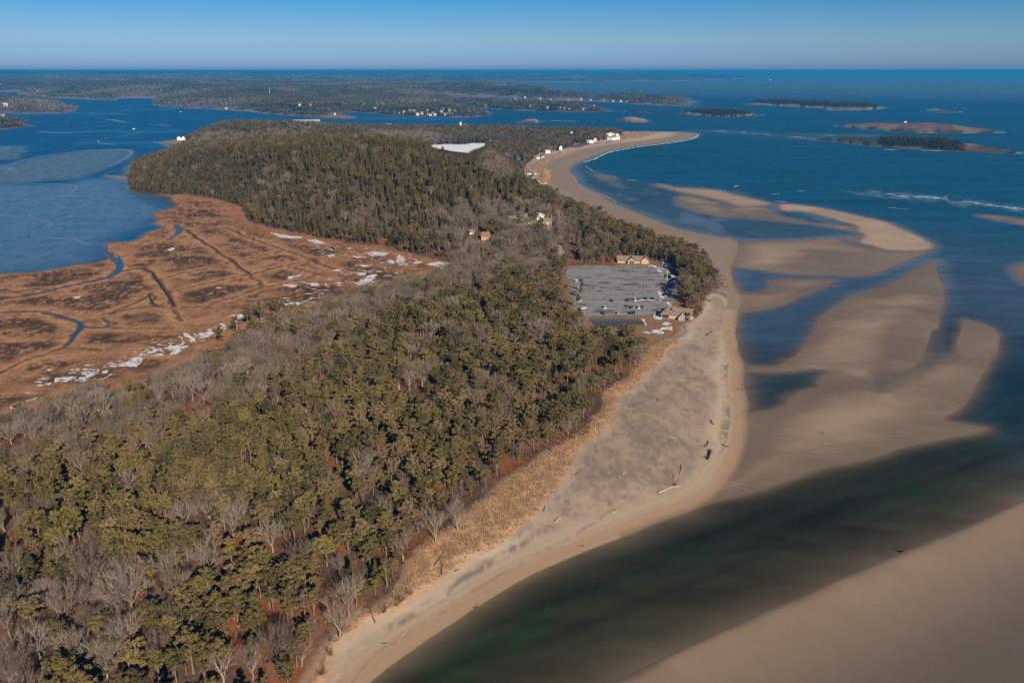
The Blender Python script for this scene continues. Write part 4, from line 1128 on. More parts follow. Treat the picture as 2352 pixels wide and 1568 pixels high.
HSCALE = .8
HOUSES = [   # photo px (x, y of base), width m, depth m, wall h, roof h, wall, roof, turn, label
    (1212, 419, 15, 11, 7, 4.5, 'white', 'grey', .15, 'big white gabled house, left of the pair at the wood edge behind the beach'),
    (1231, 418, 13, 11, 7, 4.5, 'white', 'grey', -.1, 'big white gabled house, right of the pair at the wood edge behind the beach'),
    (1192, 418, 12, 8, 3.2, 2.5, 'white', 'grey', .1, 'low white wing left of the pair of big white gabled houses'),
    (1240, 420, 9, 7, 3.6, 2.6, 'white', 'pale', -.3, 'small white house just right of the pair of big white gabled houses'),
    (1206, 409, 12, 10, 6, 4, 'dark', 'dark', .3, 'dark house behind the big white gabled pair'),
    (1258, 425, 9, 7, 5, 2.2, 'white', 'tan', .4, 'white cottage with sunlit end left of the tan shed by the beach'),
    (1263, 430, 8, 6, 3.4, 2.4, 'pale', 'dark', .7, 'small pale cottage with steep dark roof behind the red-roofed house'),
    (1276, 426, 12, 7, 4, 1.5, 'tan', 'brown', 0, 'yellow-tan low house in the beach cluster'),
    (1293, 426, 10, 7, 4, 1.5, 'pale', 'dark', 0, 'pale low house half behind a dark bush in the beach cluster'),
    (1306, 427, 8, 6, 3.5, 1.6, 'blue', 'grey', .5, 'small blue-grey cottage nearest the sand in the back row of the beach cluster'),
    (1298, 437, 10, 8, 4.6, 3, 'blue', 'dark', .8, 'dark blue-roofed cottage in the middle of the beach cluster'),
    (1266, 443, 14, 9, 5.2, 3.6, 'pale', 'red', .05, 'house with faded red roof and pale blue wall in the beach cluster'),
    (1281, 453, 11, 8, 7.5, 2, 'pale', 'grey', -.1, 'grey-white two-storey house nearest the camera in the beach cluster'),
    (1310, 452, 11, 8, 8, 2.5, 'cream', 'pale', 0, 'tall cream house on the sand at the front of the beach cluster'),
    (1325, 454, 15, 7, 3.6, 1.6, 'white', 'pale', 0, 'long low white house at the seaward end of the beach cluster'),
    (1313, 388, 8, 6, 4.5, 3, 'white', 'grey', .4, 'white cottage behind the bare tan dune, left of a shingled one'),
    (1324, 385, 9, 7, 4.5, 3.6, 'pale', 'dark', .5, 'weathered cottage behind the bare tan dune, right of a white one'),
    (1337, 374, 12, 8, 5, 3, 'white', 'pale', .2, 'white house alone at the tip of the dark heath behind the beach'),
    (1369, 366, 8, 7, 7, 4, 'white', 'grey', 0, 'tall narrow white house at the edge of the dark heath'),
    (1264, 390, 10, 8, 4, 3.4, 'dark', 'dark', .6, 'dark-roofed house deep in the trees behind the beach cluster'),
    (1443, 350, 13, 9, 6, 4, 'white', 'pale', .2, 'white house left of a cream gabled one near the sandy point'),
    (1436, 348, 9, 7, 5, 3, 'pale', 'grey', .2, 'small pale annex on the left of the white house near the sandy point'),
    (1453, 347, 9, 8, 7.5, 5, 'cream', 'pale', -.1, 'tall cream gabled house near the sandy point'),
    (1487, 342, 13, 9, 8, 3, 'pale', 'grey', 0, 'left house of the front row at the root of the sandy point'),
    (1498, 342, 12, 9, 8, 4, 'white', 'grey', .1, 'middle house of the front row at the root of the sandy point'),
    (1508, 341, 12, 9, 8, 4.5, 'white', 'pale', .1, 'right house of the front row at the root of the sandy point'),
    (1490, 334, 11, 9, 9, 5, 'white', 'pale', 0, 'tall white house standing above the front row at the sandy point'),
    (1485, 330, 11, 8, 5, 3, 'pale', 'grey', 0, 'pale house in the back row at the sandy point, leftmost'),
    (1496, 330, 10, 8, 5, 3, 'white', 'grey', 0, 'house in the middle of the back row at the sandy point'),
    (1506, 330, 10, 8, 5, 3.4, 'white', 'dark', .2, 'house at the right end of the back row at the sandy point'),
    (1395, 328, 9, 8, 5, 5, 'white', 'grey', 0, 'white gable showing above the trees near the far shore of the point'),
    (1186, 584, 9, 8, 4.4, 4, 'tan', 'red', -.2, 'lone orange-brown house with white window frames in bare woods'),
    (1254, 546, 13, 10, 5, 4, 'pale', 'grey', .1, 'large pale grey-roofed house in the bare woods, leftmost of the hidden cottages'),
    (1319, 536, 9, 7, 5, 3, 'white', 'pale', .1, 'white cottage at the back of the group hidden in bare trees'),
    (1297, 545, 9, 7, 4, 3, 'cream', 'brown', .3, 'cream cottage among bare trees left of the twin white walls'),
    (1324, 546, 8, 6, 4.4, 2.6, 'white', 'grey', 0, 'white cottage near the brown clearing beside the beach road'),
    (1336, 547, 9, 6, 4, 2.6, 'tan', 'brown', .1, 'tan cottage at the edge of the brown clearing by the beach road'),
    (1299, 562, 9, 7, 4, 3, 'pale', 'blue', .4, 'cottage with pale blue roof in front of the hidden cottages'),
    (1279, 560, 8, 7, 4, 3, 'tan', 'grey', .3, 'tan cottage half hidden left of the blue-roofed cottage'),
    (1279, 537, 8, 7, 4.5, 3, 'pale', 'grey', 0, 'grey cottage among bare trees right of the large pale house'),
    (1330, 574, 8, 6, 3.2, 2, 'tan', 'tan', .1, 'tan shed roof among pines beside a tall pole'),
    (1151, 570, 5.5, 5, 3, 2, 'pale', 'blue', .2, 'small blue-roofed cabin in bare woods left of the lone orange-brown house'),
    (437, 342.5, 9, 8, 5, 4, 'white', 'pale', .2, 'white gabled house on the small grassy spit at the river, left one'),
    (449, 342, 9, 7, 5, 4, 'white', 'grey', -.2, 'white house on the small grassy spit at the river, right one'),
    (462, 341, 11, 8, 4, 3, 'pale', 'grey', .1, 'low grey house behind the spit beside bare trees'),
    (15, 268, 16, 12, 8, 6, 'white', 'pale', .2, 'white house on the left headland lawn'),
    (31, 268, 8, 7, 3, 2.5, 'tan', 'brown', 0, 'small tan shed beside the white house on the left headland'),
    (7, 285, 13, 10, 6, 4, 'pale', 'grey', .2, 'grey house in woods on the nearer left headland'),
    (2210, 303, 5.5, 5, 5, 3, 'white', 'white', 0, 'small white house on top of the bare brown island'),
]
hw = []
for h_ in HOUSES:
    p = at((h_[0] * .9408, h_[1] * .9408)); hw.append(p)
    houses_clear.append((p.x, p.y, max(h_[2], h_[3]) * .5 + 2))
# sight lines the photograph shows to be open in front of houses
open_front = [(p.x, p.y, 7 + h_[2] * .55) for p, h_ in zip(hw, HOUSES) if (1000 < p.length < 2600 and h_[0] > 1100) or 'lone' in h_[9]]

def jitter(sp, rmin, rmax, amax=48, ja=.46):
    xm = rmax * math.sin(math.radians(amax))
    xs = np.arange(-xm, xm, sp); yy = np.arange(0, rmax, sp)
    X, Y = np.meshgrid(xs, yy)
    X = (X + rng.uniform(-ja, ja, X.shape) * sp).ravel(); Y = (Y + rng.uniform(-ja, ja, Y.shape) * sp).ravel()
    r = np.hypot(X, Y)
    k = (r > rmin) & (r < rmax) & (np.abs(np.arctan2(X, Y)) < math.radians(amax))
    return X[k], Y[k]

def tree_points(sp, rmin, rmax):
    X, Y = jitter(sp, rmin, rmax, 48, .46 if rmax < 900 else 1.1)
    k = field(sd_forest, X, Y) > 1.5
    X, Y = X[k], Y[k]
    k = (field(sd_clear, X, Y) < -1) & (field(road_d, X, Y) > 4.5) & (field(sd_pond, X, Y) < -4) & (field(sd_dune, X, Y) < 1) & (field(sd_heath, X, Y) < 0) & (field(sd_main, X, Y) > 4)
    X, Y = X[k], Y[k]
    k = np.ones(len(X), bool)
    for hx, hy, hr in houses_clear:
        k &= np.hypot(X - hx, Y - hy) > hr
    for hx, hy, hr in open_front:
        L = math.hypot(hx, hy); ux, uy = -hx / L, -hy / L
        t = (X - hx) * ux + (Y - hy) * uy
        s = np.abs((X - hx) * uy - (Y - hy) * ux)
        depth_ = 26 if L < 1000 else 100
        k &= ~((t > 0) & (t < depth_) & (s < hr * (1 - .25 * t / depth_)))
    # dense gaps with open rusty floor
    gap = fbm(X / 17, Y / 17, 171)
    thr = np.where(np.hypot(X, Y) < 900, .63, .92)
    k &= (gap < thr) | (rng.uniform(0, 1, len(X)) < .25)
    return X[k], Y[k]

# named bare trees and other single trees, base points read off the photograph (2352-wide copy)
NAMED = [('bare', 1, (296, 1504), 1.05, 'big fan-shaped pale bare tree in the lower left'),
         ('bare', 5, (308, 1409), 1.15, 'right one of the two big fan-shaped bare trees standing together in the lower left'),
         ('bare', 2, (272, 1404), 1.15, 'left one of the two big fan-shaped bare trees standing together in the lower left'),
         ('bare', 1, (626, 1271), 1.0, 'silvery fan-shaped bare tree beside a black shadow in the pine wood'),
         ('bare', 0, (535, 1240), 1.0, 'upright fan of pale branches left of the silvery fan-shaped bare tree'),
         ('bare', 3, (428, 1209), 1.0, 'low grey bare tree set in the pines above the long dark shadow line'),
         ('bare', 3, (301, 1134), 1.0, 'dark bare tree in front of the orange-brown opening in the pines'),
         ('bare', 6, (170, 1526), .9, 'thin pale bare tree left of the big fan-shaped one in the lower left'),
         ('bare', 3, (92, 1512), 1.0, 'wide spreading grey bare tree near the bottom left corner'),
         ('bare', 6, (245, 1560), 1.0, 'crooked whitish bare tree at the bottom edge'),
         ('bare', 4, (486, 1342), 1.1, 'tall whitish trunk standing over the shaded snowy hollow'),
         ('bare', 4, (396, 1352), .9, 'slim whitish bare tree on the rusty slope above the shaded hollow'),
         ('bare', 6, (119, 1386), .8, 'leaning white-stemmed bare tree beside dark shade near the left edge'),
         ('bare', 4, (27, 1468), 1.0, 'twisted pale bare tree at the left edge, low in the photo'),
         ('bare', 2, (78, 1011), 1.0, 'forked pale bare tree in the brushy strip at the left edge'),
         ('bare', 3, (27, 1021), 1.0, 'spreading bare tree at the left edge beside the salt marsh'),
         ('bare', 4, (160, 977), .9, 'straight pale bare tree, second from the left along the marsh edge'),
         ('bare', 4, (189, 998), 1.0, 'tall bare tree over a rusty opening near the marsh edge'),
         ('bare', 0, (238, 964), 1.1, 'tall vase-shaped bare tree standing above the yellow-green pines'),
         ('bare', 2, (541, 878), 1.15, 'twin-trunked bare oak on the rusty clearing below the road'),
         ('bare', 3, (552, 874), .9, 'right-hand partner of the twin-trunked oak on the rusty clearing'),
         ('bare', 0, (469, 926), 1.0, 'pale branching bare tree over the orange floor left of the twin-trunked oak'),
         ('bare', 1, (660, 777), 1.1, 'round bare tree between the road and the marsh pines'),
         ('bare', 1, (772, 756), 1.1, 'broad bare tree beyond the round one by the marsh'),
         ('bare', 0, (721, 753), 1.0, 'bare tree between the two broad ones by the marsh'),
         ('bare', 4, (442, 919), .9, 'bright-trunked bare tree left of the pale branching one'),
         ('bare', 4, (422, 919), .9, 'bare tree with two straight bright stems below the road'),
         ('bare', 3, (970, 886), 1.05, 'round grey bare tree alone among the dark pines at the middle of the photo'),
         ('bare', 1, (990, 780), 1.0, 'left of two rounded bare trees in the middle wood'),
         ('bare', 1, (1031, 777), 1.0, 'right of two rounded bare trees in the middle wood'),
         ('bare', 5, (1045, 730), 1.1, 'wide bare tree behind the two rounded ones in the middle wood'),
         ('bare', 5, (1242, 791), 1.2, 'large hazy bare tree below the car park'),
         ('bare', 3, (1171, 795), .9, 'small pale bare tree left of the large hazy one'),
         ('bare', 3, (943, 825), 1.0, 'purplish bare tree beside a golden pine in the middle wood'),
         ('bare', 1, (1082, 584), 1.1, 'wide bare tree in the grey woods beside the tip of the marsh'),
         ('bare', 4, (1052, 1217), .8, 'bare-trunked dead tree throwing a thin shadow at the edge of the dune grass'),
         ('bare', 4, (1001, 1244), .8, 'dead pale stem at the wood edge above the widest dune grass'),
         ('bare', 4, (783, 1470), .9, 'dead tree at the eroding bank near the bottom of the beach'),
         ('bare', 4, (800, 1418), .9, 'dead tree in the brush above the eroding bank'),
         ('spruce', 4, (31, 1302), 1.05, 'golden-lit conical spruce at the left edge'),
         ('spruce', 0, (455, 862), .7, 'small dark blue spruce beside the road'),
         ('spruce', 1, (497, 905), 1.0, 'yellowish pointed spruce below the road'),
         ('spruce', 0, (962, 868), .9, 'golden pointed spruce in the middle wood'),
         ('spruce', 3, (215, 985), .8, 'pale pointed spruce in the brush near the left edge'),
         ('pine', 8, (600, 742), 1.25, 'large round dark green pine standing out into the marsh edge'),
         ('pine', 1, (640, 728), 1.2, 'round pine at the right of the green clump on the marsh edge'),
         ('pine', 1, (570, 748), 1.1, 'round pine at the left of the green clump on the marsh edge'),
         ('pine', 0, (545, 770), 1.1, 'pine nearest the snow in the green clump on the marsh edge'),
         ('pine', 5, (505, 792), .9, 'dark green pine at the end of the marsh clump beside snow'),
         ('pine', 4, (232, 1475), .95, 'bright green pine standing alone between bare trees in the lower left'),
         ('pine', 3, (322, 1575), 1.2, 'wide yellow-green pine at the bottom edge, by the crooked whitish tree'),
         ('pine', 7, (75, 1455), 1.1, 'wide olive pine with pale dead limbs near the bottom left corner'),
         ('pine', 5, (1412 * .9408, 752 * .9408), .8, 'nearest small pine of the island strip at the left end of the car park'),
         ('pine', 0, (1417 * .9408, 728 * .9408), .72, 'middle small pine of the island strip at the left end of the car park'),
         ('pine', 5, (1421 * .9408, 712 * .9408), .66, 'farthest small pine of the island strip at the left end of the car park'),
         ('pine', 5, (1637 * .9408, 700 * .9408), .6, 'dark young pine in shade beside the planter at the right end of the car park'),
         ('pine', 0, (1697 * .9408, 790 * .9408), .8, 'pine right of the near bathhouse on the edge of the beach'),
         ('pine', 8, (1708 * .9408, 778 * .9408), .7, 'smaller pine behind the one right of the near bathhouse'),
         ]
SHORT = ['the big single fan-shaped bare tree', 'the right one of the fan-shaped pair', 'the left one of the fan-shaped pair', 'the silvery tree by the black shadow', 'the upright fan of pale branches', 'the low grey tree above the shadow', 'the dark bare tree by the orange opening',
         'the thin pale bare tree', 'the wide grey tree near the bottom left', 'the crooked whitish tree', 'the whitish trunk over the hollow', 'the slim whitish tree on the rusty slope', 'the leaning white-stemmed tree', 'the twisted pale tree at the left edge', 'the forked pale tree in the brushy strip',
         'the spreading bare tree beside the salt marsh', 'the straight pale tree by the marsh edge', 'the tall bare tree over the rusty opening', 'the vase-shaped bare tree', 'the twin-trunked oak', None, 'the pale tree over orange floor', 'the round bare tree by the road',
         'the broad bare tree by the marsh', None, 'the bright-trunked tree below the road', None, 'the round grey tree among dark pines', 'the left one of two rounded bare trees', 'the right one of two rounded bare trees', 'the wide bare tree of the middle wood', 'the large hazy tree below the car park', 'the small pale tree below the car park',
         'the purplish bare tree by the golden spruce', None, 'the dead tree with the thin shadow', 'the dead stem above the dune grass', 'the dead tree at the eroding bank', 'the dead tree above the eroding bank', 'the golden-lit conical spruce', 'the dark blue roadside spruce', 'the yellowish spruce below the road',
         'the golden spruce of the middle wood', 'the pale pointed spruce in the brush', None, None, None, None, None, 'the bright green pine between bare trees', 'the wide pine at the bottom edge', 'the pine with pale dead limbs']
MARKS = [(n_[2], w) for n_, w in zip(NAMED, SHORT) if w] + [((940, 1405), 'the widest dune grass'), ((1370, 960), 'the upper bend of the dune grass'), ((1440, 850), 'the narrow end of the dune grass'), ((1330, 775), 'the near corner of the car park'),
         ((860, 1100), 'the middle of the near pine wood'), ((1050, 1020), 'the dark pines above the dune'), ((700, 1120), 'the pines above the silvery tree'), ((160, 1150), 'the pines left of the orange opening'), ((560, 1080), 'the yellow-green pines in the centre left'), ((720, 1400), 'the pines over the lower beach'), ((1160, 950), 'the pines facing the grey sand flat'), ((480, 1480), 'the dark pine clump at the bottom')]

tx, ty = tree_points(4.8, 130, 820)
tx2, ty2 = tree_points(5.0, 820, 3100)
TX, TY = np.concatenate([tx, tx2]), np.concatenate([ty, ty2])
TR_ = np.hypot(TX, TY)
spr = field(sz, TX, TY); bare_ = field(bz, TX, TY)
u = rng.uniform(0, 1, len(TX))
clump = fbm(TX / 34, TY / 34, 181)
pb = np.where(TR_ < 820, .05 + .45 * sstep(.58, .72, clump), .07 + .40 * sstep(.58, .72, fbm(TX / 70, TY / 70, 183)))
pb = np.where(spr > 0, .015 + .12 * sstep(.62, .72, fbm(TX / 60, TY / 60, 184)), pb)
pb = np.where(bare_ > -15, pb + (np.where(spr > 5, .5, np.where(TR_ < 350, .72, .84)) - pb) * sstep(-15, 12, bare_), pb)
is_b = u < pb
ps = np.where(spr > 0, .74, np.where(TR_ > 900, .45, .035))
is_s = ~is_b & (rng.uniform(0, 1, len(TX)) < ps)
KIND = np.where(is_b, 1, np.where(is_s, 2, 0))
# thin the bare woods a little so the floor shows
keep = (KIND != 1) | (rng.uniform(0, 1, len(TX)) < np.where(TR_ < 820, np.where(bare_ > 0, .70, .5), .7))
for k_, i_, p_, s_, w_ in NAMED:
    q_ = at(p_)
    keep &= np.hypot(TX - q_.x, TY - q_.y) > (5.5 if k_ == 'bare' else 4.0)
    if k_ == 'bare' and s_ >= 1.0:                # open ground in front of the well-seen ones
        L = math.hypot(q_.x, q_.y); ux, uy = -q_.x / L, -q_.y / L
        t = (TX - q_.x) * ux + (TY - q_.y) * uy; s = np.abs((TX - q_.x) * uy - (TY - q_.y) * ux)
        keep &= ~((t > 0) & (t < 13) & (s < 5))
tops = np.array([proj(x, y, z + 13) for x, y, z in zip(TX, TY, field(Z0, TX, TY))]); bases = np.array([proj(x, y, z) for x, y, z in zip(TX, TY, field(Z0, TX, TY))])
keep &= ~((tops[:, 0] > 968) & (tops[:, 0] < 1116) & (tops[:, 1] < 358 - (tops[:, 0] - 1060).clip(0) * .45) & (bases[:, 1] > 334) & (bases[:, 0] > 1062 - (384 - bases[:, 1]) * 2.2))
TX, TY, KIND = TX[keep], TY[keep], KIND[keep]
TZ = field(Z0, TX, TY); TR_ = np.hypot(TX, TY)
TS = rng.uniform(.58, 1.26, len(TX)) * np.where(KIND == 1, .95, 1.0)
TS *= np.where((KIND != 1) & (field(sd_forest, TX, TY) < 9) & (TR_ < 900), .78, 1.0)
TROT = rng.uniform(0, 6.283, len(TX))
tone = fbm(TX / 40, TY / 40, 191) + rng.normal(0, .12, len(TX))
P_ORDER = np.array([6, 7, 6, 1, 9, 0, 8, 2, 5, 4])        # brown ... dark ... olive ... yellow
pi_ = P_ORDER[np.clip(((tone - .25) / .5 * 10).astype(int), 0, 9)]
mixr = rng.uniform(0, 1, len(TX)) < .35
pi_ = np.where(mixr, rng.integers(0, 10, len(TX)), pi_)
si_ = np.clip(((fbm(TX / 60, TY / 60, 193) + rng.normal(0, .1, len(TX)) - .3) / .4 * 5).astype(int), 0, 4)
si_ = np.where((field(sz, TX, TY) < 0) & (TR_ > 1100), rng.integers(5, 8, len(TX)), si_)
TI = np.where(KIND == 0, pi_, np.where(KIND == 1, rng.integers(0, 7, len(TX)), si_))
print('trees', len(TX), [(KIND == k).sum() for k in range(3)], 'near', (TR_ < 820).sum())

# ------------------------------------------------------------------ single trees nearest the viewer, the rest as woods
def dirs(p, q):
    """where p lies from q, as the photograph shows it"""
    a, b_ = proj(p[0], p[1], 2), proj(q[0], q[1], 2)
    dx, dy = a[0] - b_[0], a[1] - b_[1]
    if abs(dx) > abs(dy) * 1.1: return 'right of' if dx > 0 else 'left of'
    return 'in front of' if dy > 0 else 'behind'
ORD = ['nearest', 'second', 'third', 'fourth', 'fifth', 'sixth', 'seventh', 'eighth', 'ninth', 'tenth', 'eleventh', 'twelfth']
def ordn(n):
    return ORD[n] if n < 12 else '%dth' % (n + 1) if n % 10 not in (0, 1, 2) or 10 < n < 13 else '%d%s' % (n + 1, {0: 'st', 1: 'nd', 2: 'rd'}[n % 10])
CAT = {0: 'pine tree', 1: 'bare tree', 2: 'spruce tree'}
NM = {0: 'pine', 1: 'bare', 2: 'spruce'}
def plant(kind, ti, x, y, z, rot, sc_, label, group):
    T = TREES[NM[kind]][ti]
    o = empty({0: 'pine_tree', 1: 'bare_tree', 2: 'spruce_tree'}[kind], (x, y, z), rot, sc_)
    tag(o, label, CAT[kind], group)
    link('trunk', T['trunk'], o); link('crown', T['crown'], o)
    return o
KI = {'pine': 0, 'bare': 1, 'spruce': 2}
GROUPS = {0: 'pines of the near woods', 1: 'bare trees of the near woods', 2: 'spruces of the near woods'}
cnt = [0, 0, 0]
for k_, i_, p_, s_, w_ in NAMED:
    q_ = at(p_)
    plant(KI[k_], i_ + (7 if k_ == 'bare' else 0), q_.x, q_.y, q_.z - .1, rng.uniform(0, 6.28), s_, w_, GROUPS[KI[k_]])
    cnt[KI[k_]] += 1
pr = np.array([proj(x, y, z + 6) for x, y, z in zip(TX, TY, TZ)])
infr = (pr[:, 0] > 4) & (pr[:, 0] < 2348) & (pr[:, 1] < 1562) & (TR_ < 900)
single = np.zeros(len(TX), bool)
used_lab = {}
for kd, lim in ((0, 296), (1, 258), (2, 60)):
    ids = np.where(infr & (KIND == kd))[0]
    ids = ids[np.argsort(TR_[ids])][:lim - cnt[kd]]
    single[ids] = True
    for i in ids:
        w = TREES[NM[kd]][TI[i]]['words']
        sz_ = 'small ' if TS[i] < .84 else 'large ' if TS[i] > 1.06 else ''
        a = pr[i]
        dm = sorted((math.hypot(a[0] - m[0][0], (a[1] - m[0][1]) * 1.3), m) for m in MARKS)
        m = dm[0][1]
        mw = un(m[0], 2)
        dsub = dirs((TX[i], TY[i]), mw)
        key = (kd, m[1], dsub)
        n_ = used_lab[key] = used_lab.get(key, -1) + 1
        # counted outward later; ids run from the nearest to the camera
        noun = {0: 'pine', 1: 'bare tree', 2: 'spruce'}[kd]
        w2 = w.split()[-1] if kd != 2 else w.split()[0]
        lab = '%s%s %s, %s %s %s' % (sz_, w2, noun, ordn(n_), dsub, m[1])
        plant(kd, int(TI[i]), TX[i], TY[i], TZ[i] - .1, TROT[i], TS[i], lab, GROUPS[kd])

rest = ~single
for kd, nm, lb in ((0, 'pine_wood', 'dense pine wood farther back, one green mass of crowns'), (1, 'bare_wood', 'grey leafless woods farther back, one twiggy mass'), (2, 'spruce_wood', 'dark spruce forest covering the hill')):
    k = rest & (KIND == kd)
    co = lib(nm + '_kinds', [t['whole'] for t in TREES[NM[kd]][:10 if kd != 1 else 7]])
    zs_ = np.where(TR_[k] > 1000, .92, 1.0)
    scatter(nm, np.stack([TX[k], TY[k], TZ[k] - .1], 1), TROT[k], TS[k] * zs_, TI[k], co, lb)

# shrubs and brush of the woodland floor and the dune edge
def make_shrub(seed):
    r = np.random.default_rng(seed)
    v, f = [], []
    for k in range(46):
        a = r.uniform(0, 6.28); t = r.uniform(.1, 1.0)
        d = np.array([math.cos(a) * t, math.sin(a) * t, r.uniform(.5, 1.2)]); d *= r.uniform(.8, 1.6) / np.linalg.norm(d)
        b0 = np.array([math.cos(a), math.sin(a), 0]) * r.uniform(0, .7)
        s = np.array([-math.sin(a), math.cos(a), 0]) * .06
        i = len(v); v += [b0 - s, b0 + s, b0 + d]; f.append((i, i + 1, i + 2))
    return mesh_np('shrub', np.array(v), np.array(f), [m_shrub])
sx, sy = jitter(3.1, 135, 760)
sf = field(sd_forest, sx, sy)
k = (sf > -5) & (field(sd_clear, sx, sy) < -1) & (field(road_d, sx, sy) > 2.5) & (field(sd_main, sx, sy) > 5)
k &= (fbm(sx / 15, sy / 15, 201) > .40) & ((sf > 1) | (rng.uniform(0, 1, len(sx)) < .35)) & (field(sd_dune, sx, sy) < 3)
sx, sy = sx[k], sy[k]
scatter('brush', np.stack([sx, sy, field(Z0, sx, sy) - .05], 1), rng.uniform(0, 6.28, len(sx)), rng.uniform(.6, 1.7, len(sx)), rng.integers(0, 4, len(sx)), lib('brush_kinds', [make_shrub(400 + i) for i in range(4)]), 'reddish brown leafless brush on the woodland floor and its edges')

# dune grass tufts
def make_tuft(seed):
    r = np.random.default_rng(seed)
    v, f = [], []
    for k in range(22):
        a = r.uniform(0, 6.28); b0 = np.array([math.cos(a), math.sin(a), 0]) * r.uniform(0, .45)
        d = np.array([math.cos(a) * .5 + .25, math.sin(a) * .5 - .1, 1.0]) * r.uniform(.45, .95)
        s = np.array([-math.sin(a), math.cos(a), 0]) * .07
        i = len(v); v += [b0 - s, b0 + s, b0 + d]; f.append((i, i + 1, i + 2))
    return mesh_np('tuft', np.array(v), np.array(f), [m_grass])
gx, gy = jitter(.78, 140, 620)
gd = field(sd_dune, gx, gy)
k = (gd > -1.2) & (field(sd_forest, gx, gy) < 5) & (field(sd_fore, gx, gy) < 1) & ((gd > .3) | (rng.uniform(0, 1, len(gx)) < .4)) & (field(sd_main, gx, gy) > 18) & (fbm(gx / 2.6, gy / 2.6, 91) + rng.normal(0, .08, len(gx)) > .36)
gx, gy = gx[k], gy[k]
scatter('dune_grass', np.stack([gx, gy, field(Z0, gx, gy) - .05], 1), rng.uniform(0, 6.28, len(gx)), rng.uniform(.45, .95, len(gx)), rng.integers(0, 4, len(gx)), lib('dune_grass_kinds', [make_tuft(500 + i) for i in range(4)]), 'dry orange-tan beach grass along the dune')
print('shrubs', len(sx), 'tufts', len(gx))

# far woods: groves of simple crowns over the far country and the islands
def make_grove(seed, kind, n=26, R=34.0):
    r = np.random.default_rng(seed)
    v, f, mi = [], [], []
    for k in range(n):
        x, y = r.uniform(-R, R, 2); h_ = r.uniform(9, 15); i = len(v)
        if r.uniform() < (.92 if kind == 'dark' else .18):
            w_ = r.uniform(2.6, 4.4); m_ = 0
            nseg = 6
            v.append((x, y, h_))
            for q in range(nseg):
                a = 6.283 * q / nseg; rr = w_ * r.uniform(.6, 1.1); v.append((x + rr * math.cos(a), y + rr * math.sin(a), h_ * r.uniform(.25, .55)))
            for q in range(nseg): f.append((i, i + 1 + q, i + 1 + (q + 1) % nseg)); mi.append(m_)
        else:
            w_ = r.uniform(3, 4.6)
            for q in range(9):
                a = r.uniform(0, 6.28); t = r.uniform(.2, 1) * w_; s = .55
                j = len(v); v += [(x - s * math.sin(a), y + s * math.cos(a), 1.0), (x + s * math.sin(a), y - s * math.cos(a), 1.0), (x + t * math.cos(a), y + t * math.sin(a), h_ * r.uniform(.7, 1))]
                f.append((j, j + 1, j + 2)); mi.append(1)
    return mesh_np('grove', np.array(v), np.array(f), [m_fardark, m_fartwig], False, None, mi)
groves = [make_grove(600 + i, 'dark' if i < 4 else 'grey') for i in range(8)]
X, Y = jitter(52, 1800, 9000, 46)
X3, Y3 = jitter(120, 9000, 17000, 46)
X, Y = np.concatenate([X, X3]), np.concatenate([Y, Y3])
k = (np.maximum(field(sd_far, X, Y), field(sd_lh, X, Y)) > 26) & (np.hypot(X, Y) > 1500)
X, Y = X[k], Y[k]
fn = fbm(X / 420, Y / 620, 131) * .7 + .3 * fbm(X / 120, Y / 180, 133)
dk = fn + rng.normal(0, .03, len(X)) > .485
lawn = (field(sd_lh, X, Y) > 0) & (field(sd_lh, X, Y) < 30) & (Y < 2400)
hole = rng.uniform(0, 1, len(X)) < .10
k = ~hole & ~lawn & (np.hypot(X - tipx, Y - tipy) > 95)
X, Y, dk = X[k], Y[k], dk[k]
scatter('far_woods', np.stack([X, Y, field(Z0, X, Y) - .5], 1), rng.uniform(0, 6.28, len(X)), rng.uniform(.85, 1.25, len(X)) * np.where(np.hypot(X, Y) > 9000, 1.9, 1), np.where(dk, rng.integers(0, 4, len(X)), rng.integers(4, 8, len(X))), lib('far_woods_kinds', groves), 'far-off dark and grey woods across the river and bay')
print('groves', len(X))
m_isle = leaf_mat('island_needles', (.012, .015, .010), (.036, .036, .022))
ISL_SPR = []
for i, (h_, w_) in enumerate([(13, 2.8), (11, 2.4), (15, 3.0), (12, 3.2), (10, 2.6)]):
    mb, v, f, mi = make_spruce(330 + i, h_, w_, 10, 9, 1.3)
    ISL_SPR.append(tri_mesh('island_spruce', [(v, f, mi), (mb.v, mb.f, [1] * len(mb.f))], [m_isle, m_bark]))
ix, iy, isc = [], [], []
for (kind, p, hz, lb), sd in zip(ISLANDS, sd_isl):
    if kind not in ('wooded', 'mixed'): continue
    w = W(p); x0, x1, y0, y1 = w[:, 0].min(), w[:, 0].max(), w[:, 1].min(), w[:, 1].max()
    sp = 7.0 if kind == 'wooded' else 5.5
    X, Y = np.meshgrid(np.arange(x0, x1, sp), np.arange(y0, y1, sp))
    X = (X + rng.uniform(-.5, .5, X.shape) * sp).ravel(); Y = (Y + rng.uniform(-.5, .5, Y.shape) * sp).ravel()
    s_ = field(sd, X, Y)
    if kind == 'wooded':
        k = s_ > 26
    else:
        fx = np.array([proj(a, b_, 8)[0] for a, b_ in zip(X, Y)])
        k = (s_ > 10) & (fx > 2018 + 26 * rng.uniform(0, 1, len(fx)) ** 2) & (fx < 2212 - 40 * rng.uniform(0, 1, len(fx)) ** 2) & (rng.uniform(0, 1, len(fx)) < .8)
    ix.append(X[k]); iy.append(Y[k]); isc.append(rng.uniform(.65, 1.0, k.sum()))
X, Y, S_ = map(np.concatenate, (ix, iy, isc))
